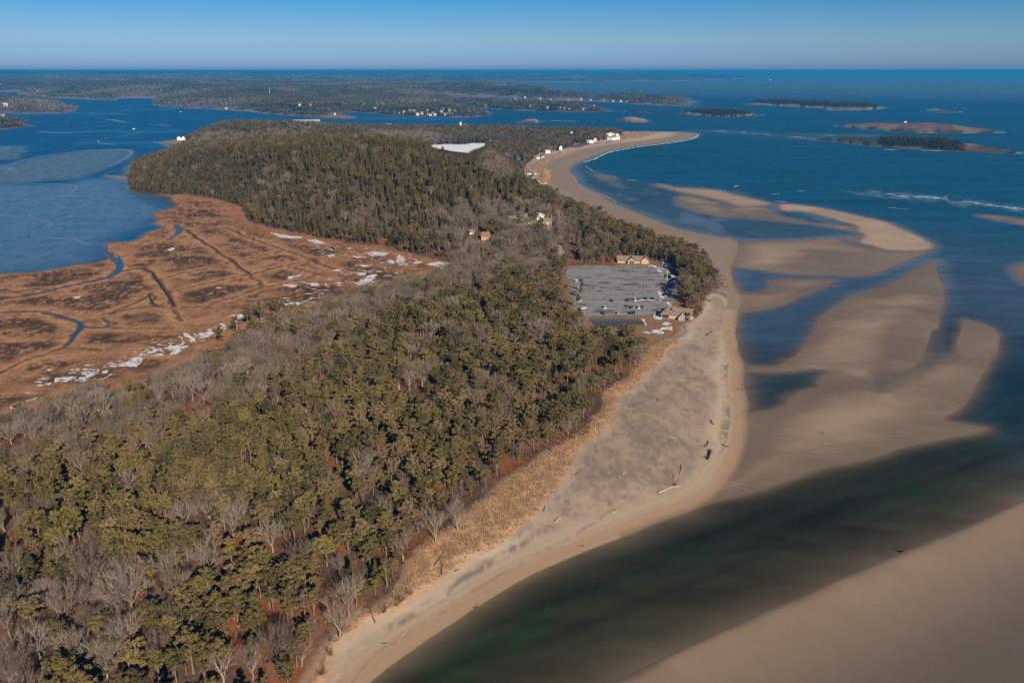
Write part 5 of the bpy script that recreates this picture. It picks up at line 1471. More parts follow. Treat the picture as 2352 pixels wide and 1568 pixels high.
scatter('island_spruces', np.stack([X, Y, field(Z0, X, Y) - .3], 1), rng.uniform(0, 6.28, len(X)), S_, rng.integers(0, 5, len(X)), lib('island_spruce_kinds', ISL_SPR), 'dense dark evergreens standing on the wooded islands')

# ------------------------------------------------------------------ marsh water, ice, snow, surf
m_ditchwater = flat_mat('ditch_water', (.030, .026, .024), .75, .3, .5)
m_creek, nt, b = new_mat('creek_water')
f = noise(nt, .3, 3, .6, world_pos(nt))
nt.links.new(mixrgb(nt, (.028, .040, .055), (.060, .080, .105), f), b.inputs['Base Color'])
b.inputs['Roughness'].default_value = .12
m_mud = flat_mat('ditch_mud', (.055, .038, .028), .7, .4, 1.2)
m_snow, nt, b = new_mat('snow')
f = noise(nt, .8, 4, .6, world_pos(nt))
f2 = N(nt, 'ShaderNodeValToRGB'); f2.color_ramp.elements[0].position = .40; f2.color_ramp.elements[1].position = .50
nt.links.new(noise(nt, .42, 5, .7, world_pos(nt)), f2.inputs[0])
nt.links.new(mixrgb(nt, (.26, .16, .10), mixrgb(nt, (.58, .60, .64), (.80, .81, .84), f), f2.outputs[0]), b.inputs['Base Color'])
b.inputs['Roughness'].default_value = .7
m_ice = flat_mat('bay_ice', (.135, .225, .31), .35, .3, .05, .5)
m_icedark = flat_mat('bay_lead', (.020, .050, .095), .2, .3, .05, .5)
m_foam = flat_mat('surf_foam', (.74, .78, .80), .8, .12, .3)

def ribbon(wp, wm, zf_, lift, mb, mi=0, wob=.0):
    wp = np.asarray(wp); n = len(wp)
    vs = []
    for i in range(n):
        d = wp[min(i + 1, n - 1)] - wp[max(i - 1, 0)]
        L = math.hypot(*d) or 1
        nx, ny = -d[1] / L, d[0] / L
        h1 = wm[i] * .5 * (1 + random.uniform(-wob, wob)); h2 = wm[i] * .5 * (1 + random.uniform(-wob, wob))
        for s, h_ in ((-1, h1), (1, h2)):
            x, y = wp[i][0] + nx * h_ * s, wp[i][1] + ny * h_ * s
            vs.append((x, y, (ground(x, y) if zf_ is None else zf_) + lift))
    mb.add(vs, [(2 * i, 2 * i + 1, 2 * i + 3, 2 * i + 2) for i in range(n - 1)][::1], mi)
def resample(wp, wm, step):
    wp = np.asarray(wp); d = np.concatenate([[0], np.cumsum(np.hypot(*np.diff(wp, axis=0).T))])
    t = np.arange(0, d[-1], step)
    if len(t) < 2: t = np.array([0, d[-1]])
    return np.stack([np.interp(t, d, wp[:, 0]), np.interp(t, d, wp[:, 1])], 1), np.interp(t, d, wm)
clab = ['wide blue creek winding out of the salt marsh into the bay', 'short creek mouth at the upper corner of the marsh', 'thin creek at the left edge of the marsh', 'bent blue creek in the left of the marsh', 'small crooked creek beside the bent one', 'long straight dark ditch running down the marsh', 'dark water ditch in the middle of the marsh', 'short dark ditch left of the middle one']
for n_, (wp, wm, water) in enumerate(CREEK_W):
    if not water: continue
    rp, rm = resample(wp, wm, 2.0)
    mb = MB()
    ribbon(rp, rm, None, .10, mb, 0, .22)
    if n_ in (0, 1): mb.v = [(x, y, max(z, .06)) for x, y, z in mb.v]
    # smooth the heights along the ribbon so that the water lies level
    o = mb.build('creek' if n_ not in (5, 6, 7) else 'ditch', m_creek if n_ not in (5, 6, 7) else m_ditchwater)
    tag(o, clab[n_], None, None, 'structure')
mb = MB()
for wp, wm, water in CREEK_W:
    if water: continue
    rp, rm = resample(wp, wm, 1.6)
    ribbon(rp, rm, None, .05, mb, 0, .5)
tag(mb.build('marsh_ditches', m_mud), 'thin old drainage lines crossing the salt marsh', None, None, 'structure')

BAYLINES = [(z1([(0, 825), (200, 825), (390, 828), (500, 840), (517, 855), (470, 900), (400, 935), (360, 955), (400, 975), (437, 990), (350, 1010), (200, 1030), (250, 1062), (350, 1095), (300, 1130), (225, 1150), (207, 1185)]), 7, 0),
            (z1([(207, 1185), (130, 1195), (0, 1222), (-200, 1260)]), 7, 1), (z1([(207, 1190), (350, 1195), (500, 1205), (600, 1235), (700, 1262)]), 8, 0), (z1([(210, 1150), (204, 1190), (360, 1200), (500, 1212)]), 4, 1),
            (z1([(350, 1090), (440, 1065), (560, 1065), (680, 1080), (780, 1065), (900, 1055)]), 4, 1), (z1([(350, 1325), (500, 1280), (640, 1250)]), 3.5, 1), (z1([(0, 980), (70, 960), (60, 945), (130, 930)]), 4, 1),
            (z1([(90, 690), (180, 662), (300, 640), (450, 615), (600, 603), (750, 597), (835, 598), (888, 607), (870, 640), (810, 672), (740, 705), (630, 730), (540, 760), (500, 782)]), 10, 0),
            (z1([(700, 765), (760, 742), (850, 725), (900, 712)]), 8, 0), (z1([(0, 720), (60, 722), (100, 742)]), 10, 0), (z1([(500, 560), (700, 522), (820, 505), (900, 490), (980, 470), (1040, 458)]), 9, 0),
            (z1([(1030, 543), (1110, 560), (1160, 585), (1165, 610), (1120, 625)]), 8, 0), (z1([(250, 472), (400, 483), (550, 478), (700, 466), (850, 452)]), 9, 0), (z1([(600, 370), (700, 356), (880, 357)]), 6, 0),
            (z1([(700, 390), (760, 396), (870, 415)]), 6, 0), (z1([(1000, 427), (1080, 428), (1150, 437)]), 5, 0), (z1([(340, 440), (450, 430), (600, 418), (850, 405)]), 5, 1), (z1([(430, 462), (600, 440), (760, 434)]), 5, 1),
            (z1([(660, 530), (680, 550), (780, 565)]), 6, 0), (z1([(0, 600), (60, 580), (110, 576)]), 12, 0)]
mi_, md_ = MB(), MB()
for pts, w_, dk_ in BAYLINES:
    sp = smooth(pts, 6, False); wp = W(sp, 0)
    t = np.linspace(0, 1, len(sp))
    wm = np.array([w_ * .25 * slant(*p) / FPX for p in wp]) * np.sin(np.pi * np.clip(t * .94 + .03, 0, 1)) ** .5 * (.6 + .8 * vnoise(t * 9, t * 0, 5 + len(pts)))
    # a line seen at a low angle: its width on the ground grows with the distance when it runs across the view
    d = np.gradient(wp, axis=0); ac = np.abs(d[:, 0]) / (np.hypot(d[:, 0], d[:, 1]) + 1e-6)
    wm = wm * (1 + ac * (np.hypot(wp[:, 0], wp[:, 1]) / H - 1) * .55)
    ribbon(wp, wm, .03, 0 if dk_ else .02, md_ if dk_ else mi_)
tag(mi_.build('ice_rim', m_ice), 'pale curving ice and foam lines on the left bay', None, None, 'stuff')
tag(md_.build('tidal_lead', m_icedark), 'dark thin drainage lines on the left bay flats', None, None, 'stuff')

SNOW = [z4(p) for p in ([(800, 945), (850, 915), (935, 890), (932, 940), (880, 960), (830, 955)], [(975, 860), (1040, 842), (1100, 835), (1060, 862), (1010, 872)], [(1090, 840), (1140, 815), (1215, 808), (1300, 818), (1235, 830), (1185, 868), (1140, 880), (1165, 840)], [(1050, 872), (1100, 868), (1090, 882)],
        [(360, 1045), (420, 1030), (512, 1020), (480, 1050), (400, 1062)], [(520, 1045), (570, 1020), (600, 1000), (580, 992), (648, 978), (660, 1000), (620, 1015), (580, 1050)], [(680, 990), (722, 980), (716, 1000)], [(1335, 745), (1375, 722), (1412, 700), (1436, 702), (1430, 748)], [(1490, 660), (1530, 682), (1524, 708), (1495, 690)],
        [(1558, 615), (1600, 605), (1662, 592), (1640, 632), (1600, 620)], [(1200, 755), (1215, 752), (1240, 805), (1222, 808)], [(1250, 722), (1290, 752), (1308, 795), (1290, 798), (1270, 760)], [(1920, 535), (1960, 522), (2030, 525), (2000, 542)], [(2040, 520), (2110, 488), (2100, 500)], [(1840, 50), (1880, 58), (1950, 70), (2045, 80), (1980, 90), (1860, 70)],
        [(2075, 96), (2130, 98), (2185, 112), (2160, 128), (2100, 112)], [(2230, 150), (2262, 152), (2255, 170), (2232, 165)], [(1940, 352), (2000, 338), (2045, 330), (2000, 352), (1950, 362)], [(2015, 378), (2090, 388), (2150, 392), (2140, 415), (2100, 402)], [(1905, 405), (1960, 398), (2010, 408), (1960, 420)], [(320, 972), (345, 968), (352, 980), (325, 984)], [(255, 1035), (300, 1028), (310, 1036), (260, 1042)], [(490, 485), (550, 480), (530, 494)],
        [(1450, 420), (1500, 422), (1480, 428)], [(310, 1070), (350, 1062), (340, 1078)], [(60, 1225), (130, 1222), (90, 1240)], [(1140, 160), (1175, 148), (1170, 168), (1145, 175)], [(180, 1185), (240, 1165), (260, 1160), (210, 1182)], [(700, 955), (740, 940), (715, 962)], [(640, 1050), (770, 1000), (700, 1040)], [(930, 880), (1010, 850), (960, 882)])]
SNOW += [z5(p) for p in ([(185, 392), (225, 375), (265, 345), (338, 330), (300, 370), (268, 392), (220, 402)], [(270, 192), (330, 178), (405, 186), (375, 205), (300, 206)], [(478, 200), (505, 205), (522, 232), (500, 262), (470, 240)], [(668, 262), (740, 248), (828, 258), (795, 288), (730, 308), (745, 282), (700, 275)], [(200, 332), (255, 318), (255, 338)], [(225, 268), (292, 274), (240, 282)], [(168, 206), (232, 210), (200, 222)], [(15, 152), (45, 150), (40, 165)], [(130, 152), (160, 152), (150, 162)], [(60, 388), (95, 385), (80, 398)],
        [(400, 240), (450, 236), (440, 258), (410, 252)], [(580, 250), (640, 245), (600, 262)], [(0, 205), (55, 195), (20, 215)], [(100, 300), (40, 300), (70, 310)])]
SNOWLOT = [zl(p) for p in ([(1230, 290), (1335, 283), (1372, 312), (1480, 328), (1520, 347), (1420, 330), (1335, 318), (1310, 298)], [(1370, 340), (1425, 348), (1448, 385), (1395, 372)], [(1428, 405), (1480, 432), (1496, 462), (1445, 432)], [(1505, 440), (1560, 478), (1612, 528), (1575, 515), (1530, 480)], [(1450, 208), (1535, 208), (1555, 240), (1475, 238)], [(1445, 245), (1560, 255), (1565, 300), (1520, 312), (1450, 290)],
           [(1540, 340), (1600, 400), (1705, 520), (1665, 545), (1600, 460), (1540, 380)], [(1390, 702), (1440, 700), (1560, 670), (1480, 740), (1482, 772), (1420, 730)], [(1395, 650), (1440, 660), (1540, 680), (1500, 720), (1400, 700)], [(1080, 796), (1160, 777), (1320, 778), (1405, 812), (1330, 792), (1160, 788)], [(1150, 1045), (1180, 1052), (1205, 1075), (1222, 1140), (1195, 1112), (1165, 1070)], [(1315, 1002), (1420, 950), (1505, 915), (1470, 985), (1425, 1060), (1330, 1045)], [(1200, 1125), (1230, 1140), (1215, 1155)],
           [(1445, 1112), (1510, 1100), (1585, 1115), (1520, 1142), (1440, 1140)], [(1410, 1195), (1480, 1168), (1580, 1165), (1608, 1215), (1520, 1205), (1440, 1215)], [(1280, 1210), (1340, 1205), (1400, 1215), (1490, 1250), (1420, 1270), (1330, 1255)], [(1170, 1240), (1240, 1232), (1300, 1262), (1240, 1262)], [(1075, 1352), (1150, 1342), (1225, 1345), (1195, 1375), (1110, 1388)], [(1530, 800), (1590, 890), (1575, 895), (1520, 815)], [(1415, 760), (1440, 790), (1420, 800)], [(205, 480), (235, 490), (225, 530), (208, 520)], [(245, 565), (280, 600), (270, 625), (248, 600)])]
mb = MB()
def blob(poly, lift, jag, zfix=None):
    P_ = W(smooth(poly, 4), zfix or 1.0)
    if zfix is None:
        P_ = np.array([[q.x, q.y] for q in (at(p) for p in smooth(poly, 4))])
    c = P_.mean(0)
    L = np.hypot(*(P_ - c).T).mean()
    ph = random.uniform(0, 99)
    P_ = P_ + (np.stack([vnoise(P_[:, 0] * .6 + ph, P_[:, 1] * .6, 7), vnoise(P_[:, 0] * .6, P_[:, 1] * .6 + ph, 8)], 1) - .5) * jag * min(L, 6)
    v = [Vector((x, y, 0)) for x, y in P_]
    tris = tessellate_polygon([v])
    mb.add([(q.x, q.y, ground(q.x, q.y) + lift) for q in v], [t if (v[t[1]] - v[t[0]]).cross(v[t[2]] - v[t[0]]).z > 0 else t[::-1] for t in tris])
for p in SNOW: blob(p, .12, .8)
for p in SNOWLOT: blob(p, .16, .5)
# broken snow flecks along the wood edge of the marsh
for _ in range(230):
    t = random.random()
    a, b_ = random.choice([((180, 880), (1010, 605)), ((560, 730), (1000, 590)), ((60, 905), (520, 770)), ((700, 580), (960, 610)), ((780, 640), (960, 620))])
    x, y = a[0] + (b_[0] - a[0]) * t, a[1] + (b_[1] - a[1]) * t - random.uniform(2, 26)
    q = at((x, y))
    if field(sd_marsh, [q.x], [q.y])[0] < 2 or field(sd_forest, [q.x], [q.y])[0] > -1: continue
    w_, h_ = random.uniform(.8, 4.0), random.uniform(.4, 1.5)
    n_ = 7
    mb.add([(q.x + w_ * math.cos(k * 6.283 / n_) * random.uniform(.5, 1.1), q.y + h_ * math.sin(k * 6.283 / n_) * random.uniform(.5, 1.1), q.z + .12) for k in range(n_)], [tuple(range(n_))])
tag(mb.build('snow', m_snow), 'white patches of leftover snow on the marsh edge and round the car park', None, None, 'stuff')

# breaking waves and shore foam: (points, width px, coverage, height)
SURF = [(z3([(1340, 892), (1420, 895), (1500, 903), (1600, 910), (1700, 918), (1800, 925), (1870, 938), (1960, 948), (2060, 962), (2160, 975), (2260, 988), (2352, 998), (2500, 1015)]), 7, .75),
        (z3([(1420, 900), (1560, 915), (1700, 930), (1820, 940), (1950, 955), (2100, 970), (2300, 1000)]), 5, .5), (z3([(820, 873), (865, 877)]), 6, 1), (z3([(1100, 884), (1180, 895), (1280, 905)]), 3, .4), (z3([(640, 900), (700, 893)]), 3, .6), (z3([(390, 850), (430, 838)]), 3, .6), (z3([(660, 945), (760, 950), (830, 955)]), 2.5, .3),
        (z3([(1340, 985), (1450, 990), (1580, 1000)]), 2.5, .3), (z3([(1800, 915), (1840, 918)]), 6, 1), (z3([(260, 470), (420, 478), (560, 490), (700, 505), (850, 515), (880, 520)]), 3, .45), (z3([(900, 495), (1050, 500), (1170, 498), (1280, 503)]), 2, .25),
        (z3([(130, 488), (150, 495), (125, 517), (60, 535), (0, 545)]) + z2([(2230, 562), (2100, 577), (1990, 596), (1900, 614), (1800, 660), (1730, 682)]), 5, .97), (z2([(1735, 700), (1760, 722), (1800, 745)]), 4, .7), (z2([(1640, 745), (1668, 790), (1700, 835), (1780, 872), (1860, 903), (1950, 955)]), 2.6, .8),
        (z3([(1400, 596), (1600, 600), (1750, 603), (1850, 606), (2000, 607), (2150, 612), (2300, 620), (2330, 620)]), 3, .5), (z3([(1580, 482), (1750, 483), (1900, 484), (2100, 484), (2230, 482)]), 2.5, .4), (z3([(1700, 327), (1790, 325)]), 4, .9), (z3([(1860, 342), (1935, 340)]), 4.5, .95), (z3([(1390, 316), (1430, 315)]), 3, .8), (z3([(1000, 330), (1250, 331)]), 2, .3),
        (z2([(1500, 402), (1640, 405), (1800, 410)]), 2.5, .3), (z3([(0, 838), (120, 848), (260, 862), (380, 886), (500, 915)]), 2.5, .35), (z2([(1800, 765), (1900, 772), (2000, 795), (2120, 806)]), 3, .35), (z3([(2290, 618), (2335, 622)]), 5, .9)]
mb = MB()
for pts, w_, cov in SURF:
    sp = smooth(pts, 12, False); wp = W(sp, 0)
    i = 0
    d = np.concatenate([[0], np.cumsum(np.hypot(*np.diff(wp, axis=0).T))])
    s0 = 0.0
    tot = d[-1]
    sl = slant(*wp.mean(0)) / FPX
    while s0 < tot:
        L = random.uniform(6, 34) * sl
        if random.random() < cov:
            t = np.linspace(s0, min(s0 + L, tot), 7)
            rp = np.stack([np.interp(t, d, wp[:, 0]), np.interp(t, d, wp[:, 1])], 1)
            dd = rp[-1] - rp[0]; ac = abs(dd[0]) / (math.hypot(*dd) + 1e-6)
            ww = w_ * sl * .32 * (1 + ac * (np.hypot(*rp.mean(0)) / H - 1) * .5) * np.sin(np.linspace(.12, math.pi - .12, 7)) * random.uniform(.5, 1.1)
            rp = rp + np.random.default_rng(int(s0) + 3).normal(0, .12, rp.shape) * w_ * sl
            ribbon(rp, ww, .10, random.uniform(0, .25), mb, 0, .35)
        s0 += L * random.uniform(.6, 1.15)
tag(mb.build('surf', m_foam), 'white breaking surf and shore foam along bars, beach and islands', None, None, 'stuff')

# ------------------------------------------------------------------ car park, roads
m_asph, nt, b = new_mat('asphalt')
pos = world_pos(nt)
mpp = N(nt, 'ShaderNodeMapping'); mpp.inputs['Scale'].default_value = (.07, .22, .1)
nt.links.new(pos, mpp.inputs['Vector'])
s1 = noise(nt, 1.0, 5, .65, mpp.outputs[0], .6)
s2 = noise(nt, 1.4, 4, .6, pos)
st = N(nt, 'ShaderNodeValToRGB'); st.color_ramp.elements[0].position = .525; st.color_ramp.elements[1].position = .57
nt.links.new(s1, st.inputs[0])
base_ = mixrgb(nt, (.185, .183, .185), (.265, .260, .255), s2)
nt.links.new(mixrgb(nt, base_, (.045, .047, .052), math_node(nt, 'MULTIPLY', st.outputs[0], .85)), b.inputs['Base Color'])
b.inputs['Roughness'].default_value = .85
m_asphdark = flat_mat('fresh_asphalt', (.060, .064, .074), .75, .25, 1.0)
m_paint = flat_mat('road_paint', (.50, .49, .46), .8, .25, 3.0)
m_kerb = flat_mat('kerb_stone', (.36, .32, .27), .9, .2, 2.0)
def slab(name, poly, z, mat, label, th=.12):
    w = W(poly, z)
    v = [Vector((x, y, 0)) for x, y in w]
    tris = tessellate_polygon([v])
    mb = MB(); n_ = len(v)
    mb.add([(q.x, q.y, z) for q in v] + [(q.x, q.y, z - th) for q in v], [t if (v[t[1]] - v[t[0]]).cross(v[t[2]] - v[t[0]]).z > 0 else t[::-1] for t in tris] + [(i, i + n_, (i + 1) % n_ + n_, (i + 1) % n_) for i in range(n_)])
    o = mb.build(name, mat)
    tag(o, label, None, None, 'structure')
    return o
lot = slab('car_park', smooth(LOT, 2), 2.58, m_asph, 'large grey asphalt car park with faded stall lines and dark wet streaks')
lot2 = slab('side_car_park', LOT2, 2.60, m_asphdark, 'narrow dark asphalt strip on the near side of the car park')
# stall lines in rows across the lot
mb = MB()
def stall_row(a, b_, n_, ln, skew=.15):
    p0, p1 = Vector(un(zl([a])[0], 2.6)), Vector(un(zl([b_])[0], 2.6))
    for k in range(n_ + 1):
        q = p0.lerp(p1, k / n_)
        x0, y0 = q.x, q.y
        w_ = .085
        dx = ln * skew
        mb.add([(x0 - w_, y0 - ln / 2, 2.586), (x0 + w_, y0 - ln / 2, 2.586), (x0 + w_ + dx, y0 + ln / 2, 2.586), (x0 - w_ + dx, y0 + ln / 2, 2.586)], [(0, 1, 2, 3)])
for a, b_, n_, ln in [((250, 292), (1200, 288), 24, 5.5), ((235, 358), (1330, 352), 30, 9.5), ((300, 430), (1380, 420), 28, 9.5), ((330, 512), (1420, 508), 28, 9.5), ((340, 598), (1420, 590), 27, 9.5), ((420, 688), (1330, 680), 22, 8.5), ((300, 800), (1050, 792), 18, 8.5), ((640, 885), (1330, 875), 16, 10.0), ((330, 975), (1320, 968), 24, 6)]:
    stall_row(a, b_, n_, ln)
mb.build('stall_lines', m_paint, lot)['kind'] = 'stuff'
mb = MB()
def stall_row2(a, b_, n_, ln):
    p0, p1 = Vector(un(zl([a])[0], 2.6)), Vector(un(zl([b_])[0], 2.6))
    for k in range(n_ + 1):
        q = p0.lerp(p1, k / n_)
        mb.add([(q.x - .08, q.y - ln / 2, 2.606), (q.x + .08, q.y - ln / 2, 2.606), (q.x + .08, q.y + ln / 2, 2.606), (q.x - .08, q.y + ln / 2, 2.606)], [(0, 1, 2, 3)])
stall_row2((470, 1068), (1150, 1062), 18, 4.5); stall_row2((1085, 1140), (1200, 1140), 4, 4)
mb.build('stall_lines', m_paint, lot2)['kind'] = 'stuff'
# planter with the flagpole
fp = at(zl([(1515, 512)])[0])
mb = MB()
for sx_ in (-1, 1):
    mb.box(fp.x + sx_ * 5.0 - .15, fp.x + sx_ * 5.0 + .15, fp.y - 3.2, fp.y + 5.2, 2.58, 2.80)
mb.box(fp.x - 4.85, fp.x + 4.85, fp.y - 3.2, fp.y - 2.9, 2.58, 2.80); mb.box(fp.x - 4.85, fp.x + 4.85, fp.y + 4.9, fp.y + 5.2, 2.58, 2.80)
o = mb.build('planter_kerb', m_kerb)
tag(o, 'square kerb of pale stone around the foot of the flagpole in the car park', 'kerb')
mb = MB(); mb.box(fp.x - 4.85, fp.x + 4.85, fp.y - 2.9, fp.y + 4.9, 2.5, 2.70)
mb.build('planter_soil', m_shrub, o)
m_white = flat_mat('white_paint', (.78, .77, .74), .55, .06, 1.0)
o = empty('flagpole', (fp.x, fp.y, 2.7))
tag(o, 'tall white flagpole standing in its kerbed square in the car park', 'flagpole')
mb = MB(); mb.tube([(0, 0, 0), (0, 0, 5), (0, 0, 9.6)], [.17, .14, .09], 8); mb.build('pole', m_white, o)
mb = MB(); mb.tube([(0, 0, 9.6), (0, 0, 9.72), (0, 0, 9.9)], [.08, .16, .05], 8); mb.build('finial', m_white, o)
mb = MB(); mb.tube([(-.9, 0, 7.6), (.9, 0, 7.6)], [.05, .05], 5); mb.build('yardarm', m_white, o)
def road(name, wp, w_, mat, label):
    rp, rm = resample(wp, np.full(len(wp), w_), 4.0)
    mb = MB(); ribbon(rp, rm, None, .14, mb)
    tag(mb.build(name, mat), label, None, None, 'structure')
m_road = flat_mat('old_road', (.21, .185, .16), .9, .2, .8)
road('road', r1w, 6.0, m_road, 'pale narrow road between the woods and the salt marsh')
road('beach_road', r2w, 6.0, m_road, 'curving road behind the beach crossed by tree shadows')

# ------------------------------------------------------------------ cars
m_tyre = flat_mat('tyre_rubber', (.02, .02, .02), .9, .2, 5)
m_glass, nt, b = new_mat('car_glass'); b.inputs['Base Color'].default_value = (.02, .025, .03, 1); b.inputs['Roughness'].default_value = .08
m_lamp = flat_mat('lamp_glass', (.6, .6, .58), .2, .05, 5)
def car_paint(n_, rgb):
    m, nt, b = new_mat(n_)
    f = noise(nt, 6.0, 2, .5, world_pos(nt))
    nt.links.new(mixrgb(nt, tuple(v * .92 for v in rgb), rgb, f), b.inputs['Base Color'])
    b.inputs['Roughness'].default_value = .3; b.inputs['Coat Weight'].default_value = .5
    return m
PAINT = {'white': car_paint('paint_white', (.75, .75, .74)), 'dark': car_paint('paint_dark', (.022, .024, .028)), 'grey': car_paint('paint_grey', (.12, .125, .13)), 'silver': car_paint('paint_silver', (.42, .43, .44)), 'blue': car_paint('paint_blue', (.02, .04, .075)), 'teal': car_paint('paint_teal', (.015, .05, .06))}
def car_meshes(tall):
    H1, H2 = (.95, 1.75) if tall else (.85, 1.45)
    body = [(-2.25, .32), (2.2, .32), (2.3, .55), (2.22, .80), (1.2, H1 + .03), (-1.95, H1 + .05), (-2.28, .85), (-2.32, .5)]
    roofp = [(.95, H1), (.25, H2), (-1.75 if tall else -1.35, H2), (-2.15 if tall else -1.95, H1)]
    mbb = MB(); mbb.prism(body, -.88, .88)
    # cabin tapers inward to the roof
    n_ = len(roofp); g = MB()
    yb = [.84, .66, .66, .84]
    g.add([(x, -y, z) for (x, z), y in zip(roofp, yb)] + [(x, y, z) for (x, z), y in zip(roofp, yb)], [(3, 2, 1, 0)[::1], (4, 5, 6, 7)[::-1][::-1], (0, 1, 5, 4), (2, 3, 7, 6), (1, 2, 6, 5), (3, 0, 4, 7)])
    r_ = MB(); r_.add([(.28, -.64, H2 + .02), (.28, .64, H2 + .02), (roofp[2][0], .64, H2 + .02), (roofp[2][0], -.64, H2 + .02), (.3, -.66, H2 - .06), (.3, .66, H2 - .06), (roofp[2][0] - .03, .66, H2 - .06), (roofp[2][0] - .03, -.66, H2 - .06)], [(0, 1, 2, 3), (0, 4, 5, 1), (1, 5, 6, 2), (2, 6, 7, 3), (3, 7, 4, 0)])
    wl_ = MB(); wl_.tube([(0, -.12, 0), (0, .12, 0)], [.34, .34], 10)
    hl = MB(); hl.box(-.05, .05, -.18, .18, -.09, .09)
    return mbb, g, r_, wl_.mesh('wheel', [m_tyre]), hl.mesh('headlight', [m_lamp])
CARM = {}
for tall in (0, 1):
    bb, g, r_, wm_, hm_ = car_meshes(tall)
    for c_, m_ in PAINT.items():
        CARM[tall, c_] = (bb.mesh('car_body', [m_]), g.mesh('car_windows', [m_glass]), r_.mesh('car_roof', [m_]), wm_, hm_)
def car(p, c_, tall, rz, label):
    q = at(zl([p])[0])
    o = empty('parked_car', (q.x, q.y, 2.585), rz)
    tag(o, label, 'car', 'cars in the car park')
    bb, g, r_, w_, h_ = CARM[tall, c_]
    link('body', bb, o); link('windows', g, o); link('roof', r_, o)
    for sx_ in (-1.4, 1.45):
        for sy_ in (-.82, .82): link('wheel', w_, o, (sx_, sy_, .34))
    for sy_ in (-.6, .6): link('headlight', h_, o, (2.25, sy_, .66))
up = math.pi / 2
for p, c_, tall, rz, lb in [((292, 500), 'teal', 1, up, 'dark teal car alone at the far left corner of the car park'), ((316, 905), 'white', 1, .5, 'white van half behind the small pines at the left end of the car park'), ((625, 898), 'white', 1, -up, 'white car alone at the left of the front rows'),
                     ((725, 796), 'dark', 0, up, 'dark car alone at the left of the third row of parked cars'), ((955, 788), 'dark', 1, up, 'dark car left of the white one at the head of the ploughed snow line'), ((1062, 788), 'white', 1, -up, 'white car at the end of the ploughed snow line'),
                     ((1215, 762), 'blue', 0, up, 'dark blue car right of the white one, in the row farthest back'), ((942, 876), 'grey', 0, up, 'grey car left of a dark one in the middle row'), ((1000, 893), 'dark', 1, up, 'dark car right of the grey one in the middle row'),
                     ((1113, 898), 'white', 1, -up, 'white car left of a dark one near the snowy end'), ((1157, 892), 'dark', 1, up, 'dark car right of the white one near the snowy end'), ((606, 978), 'dark', 1, up, 'dark car at the left of the nearest row'),
                     ((816, 978), 'silver', 0, -up, 'silver car in the nearest row between dark ones'), ((990, 975), 'dark', 0, up, 'left of two dark cars side by side in the nearest row'), ((1042, 972), 'blue', 0, up, 'right of two dark cars side by side in the nearest row'),
                     ((1310, 765), 'dark', 0, up, 'dark car in the tree shade at the snowy end of the car park'), ((262, 800), 'white', 0, .9, 'white car beside the middle pine of the island strip')]:
    car(p, c_, tall, rz, lb)

# ------------------------------------------------------------------ houses
WALL = {'white': m_white, 'cream': flat_mat('cream_wall', (.70, .62, .47), .7, .1, .7), 'pale': flat_mat('pale_wall', (.50, .51, .50), .7, .12, .7), 'tan': flat_mat('tan_wall', (.50, .36, .22), .75, .15, .7), 'dark': flat_mat('dark_wall', (.09, .09, .095), .8, .2, .7), 'blue': flat_mat('blue_wall', (.30, .40, .48), .7, .12, .7)}
ROOF = {'grey': flat_mat('grey_shingle', (.20, .195, .19), .9, .25, .8), 'pale': flat_mat('pale_shingle', (.42, .41, .39), .9, .2, .8), 'tan': flat_mat('tan_shingle', (.36, .27, .19), .9, .2, .8), 'dark': flat_mat('dark_shingle', (.055, .058, .062), .9, .25, .8), 'brown': flat_mat('brown_shingle', (.21, .145, .105), .9, .2, .8), 'red': flat_mat('red_shingle', (.25, .120, .072), .9, .2, .8), 'blue': flat_mat('blue_shingle', (.10, .14, .17), .9, .2, .8), 'white': flat_mat('white_shingle', (.7, .7, .68), .8, .1, .8)}
m_win, nt, b = new_mat('window_glass'); b.inputs['Base Color'].default_value = (.03, .04, .055, 1); b.inputs['Roughness'].default_value = .15
m_brick = flat_mat('chimney_brick', (.30, .16, .11), .9, .2, 2.0)
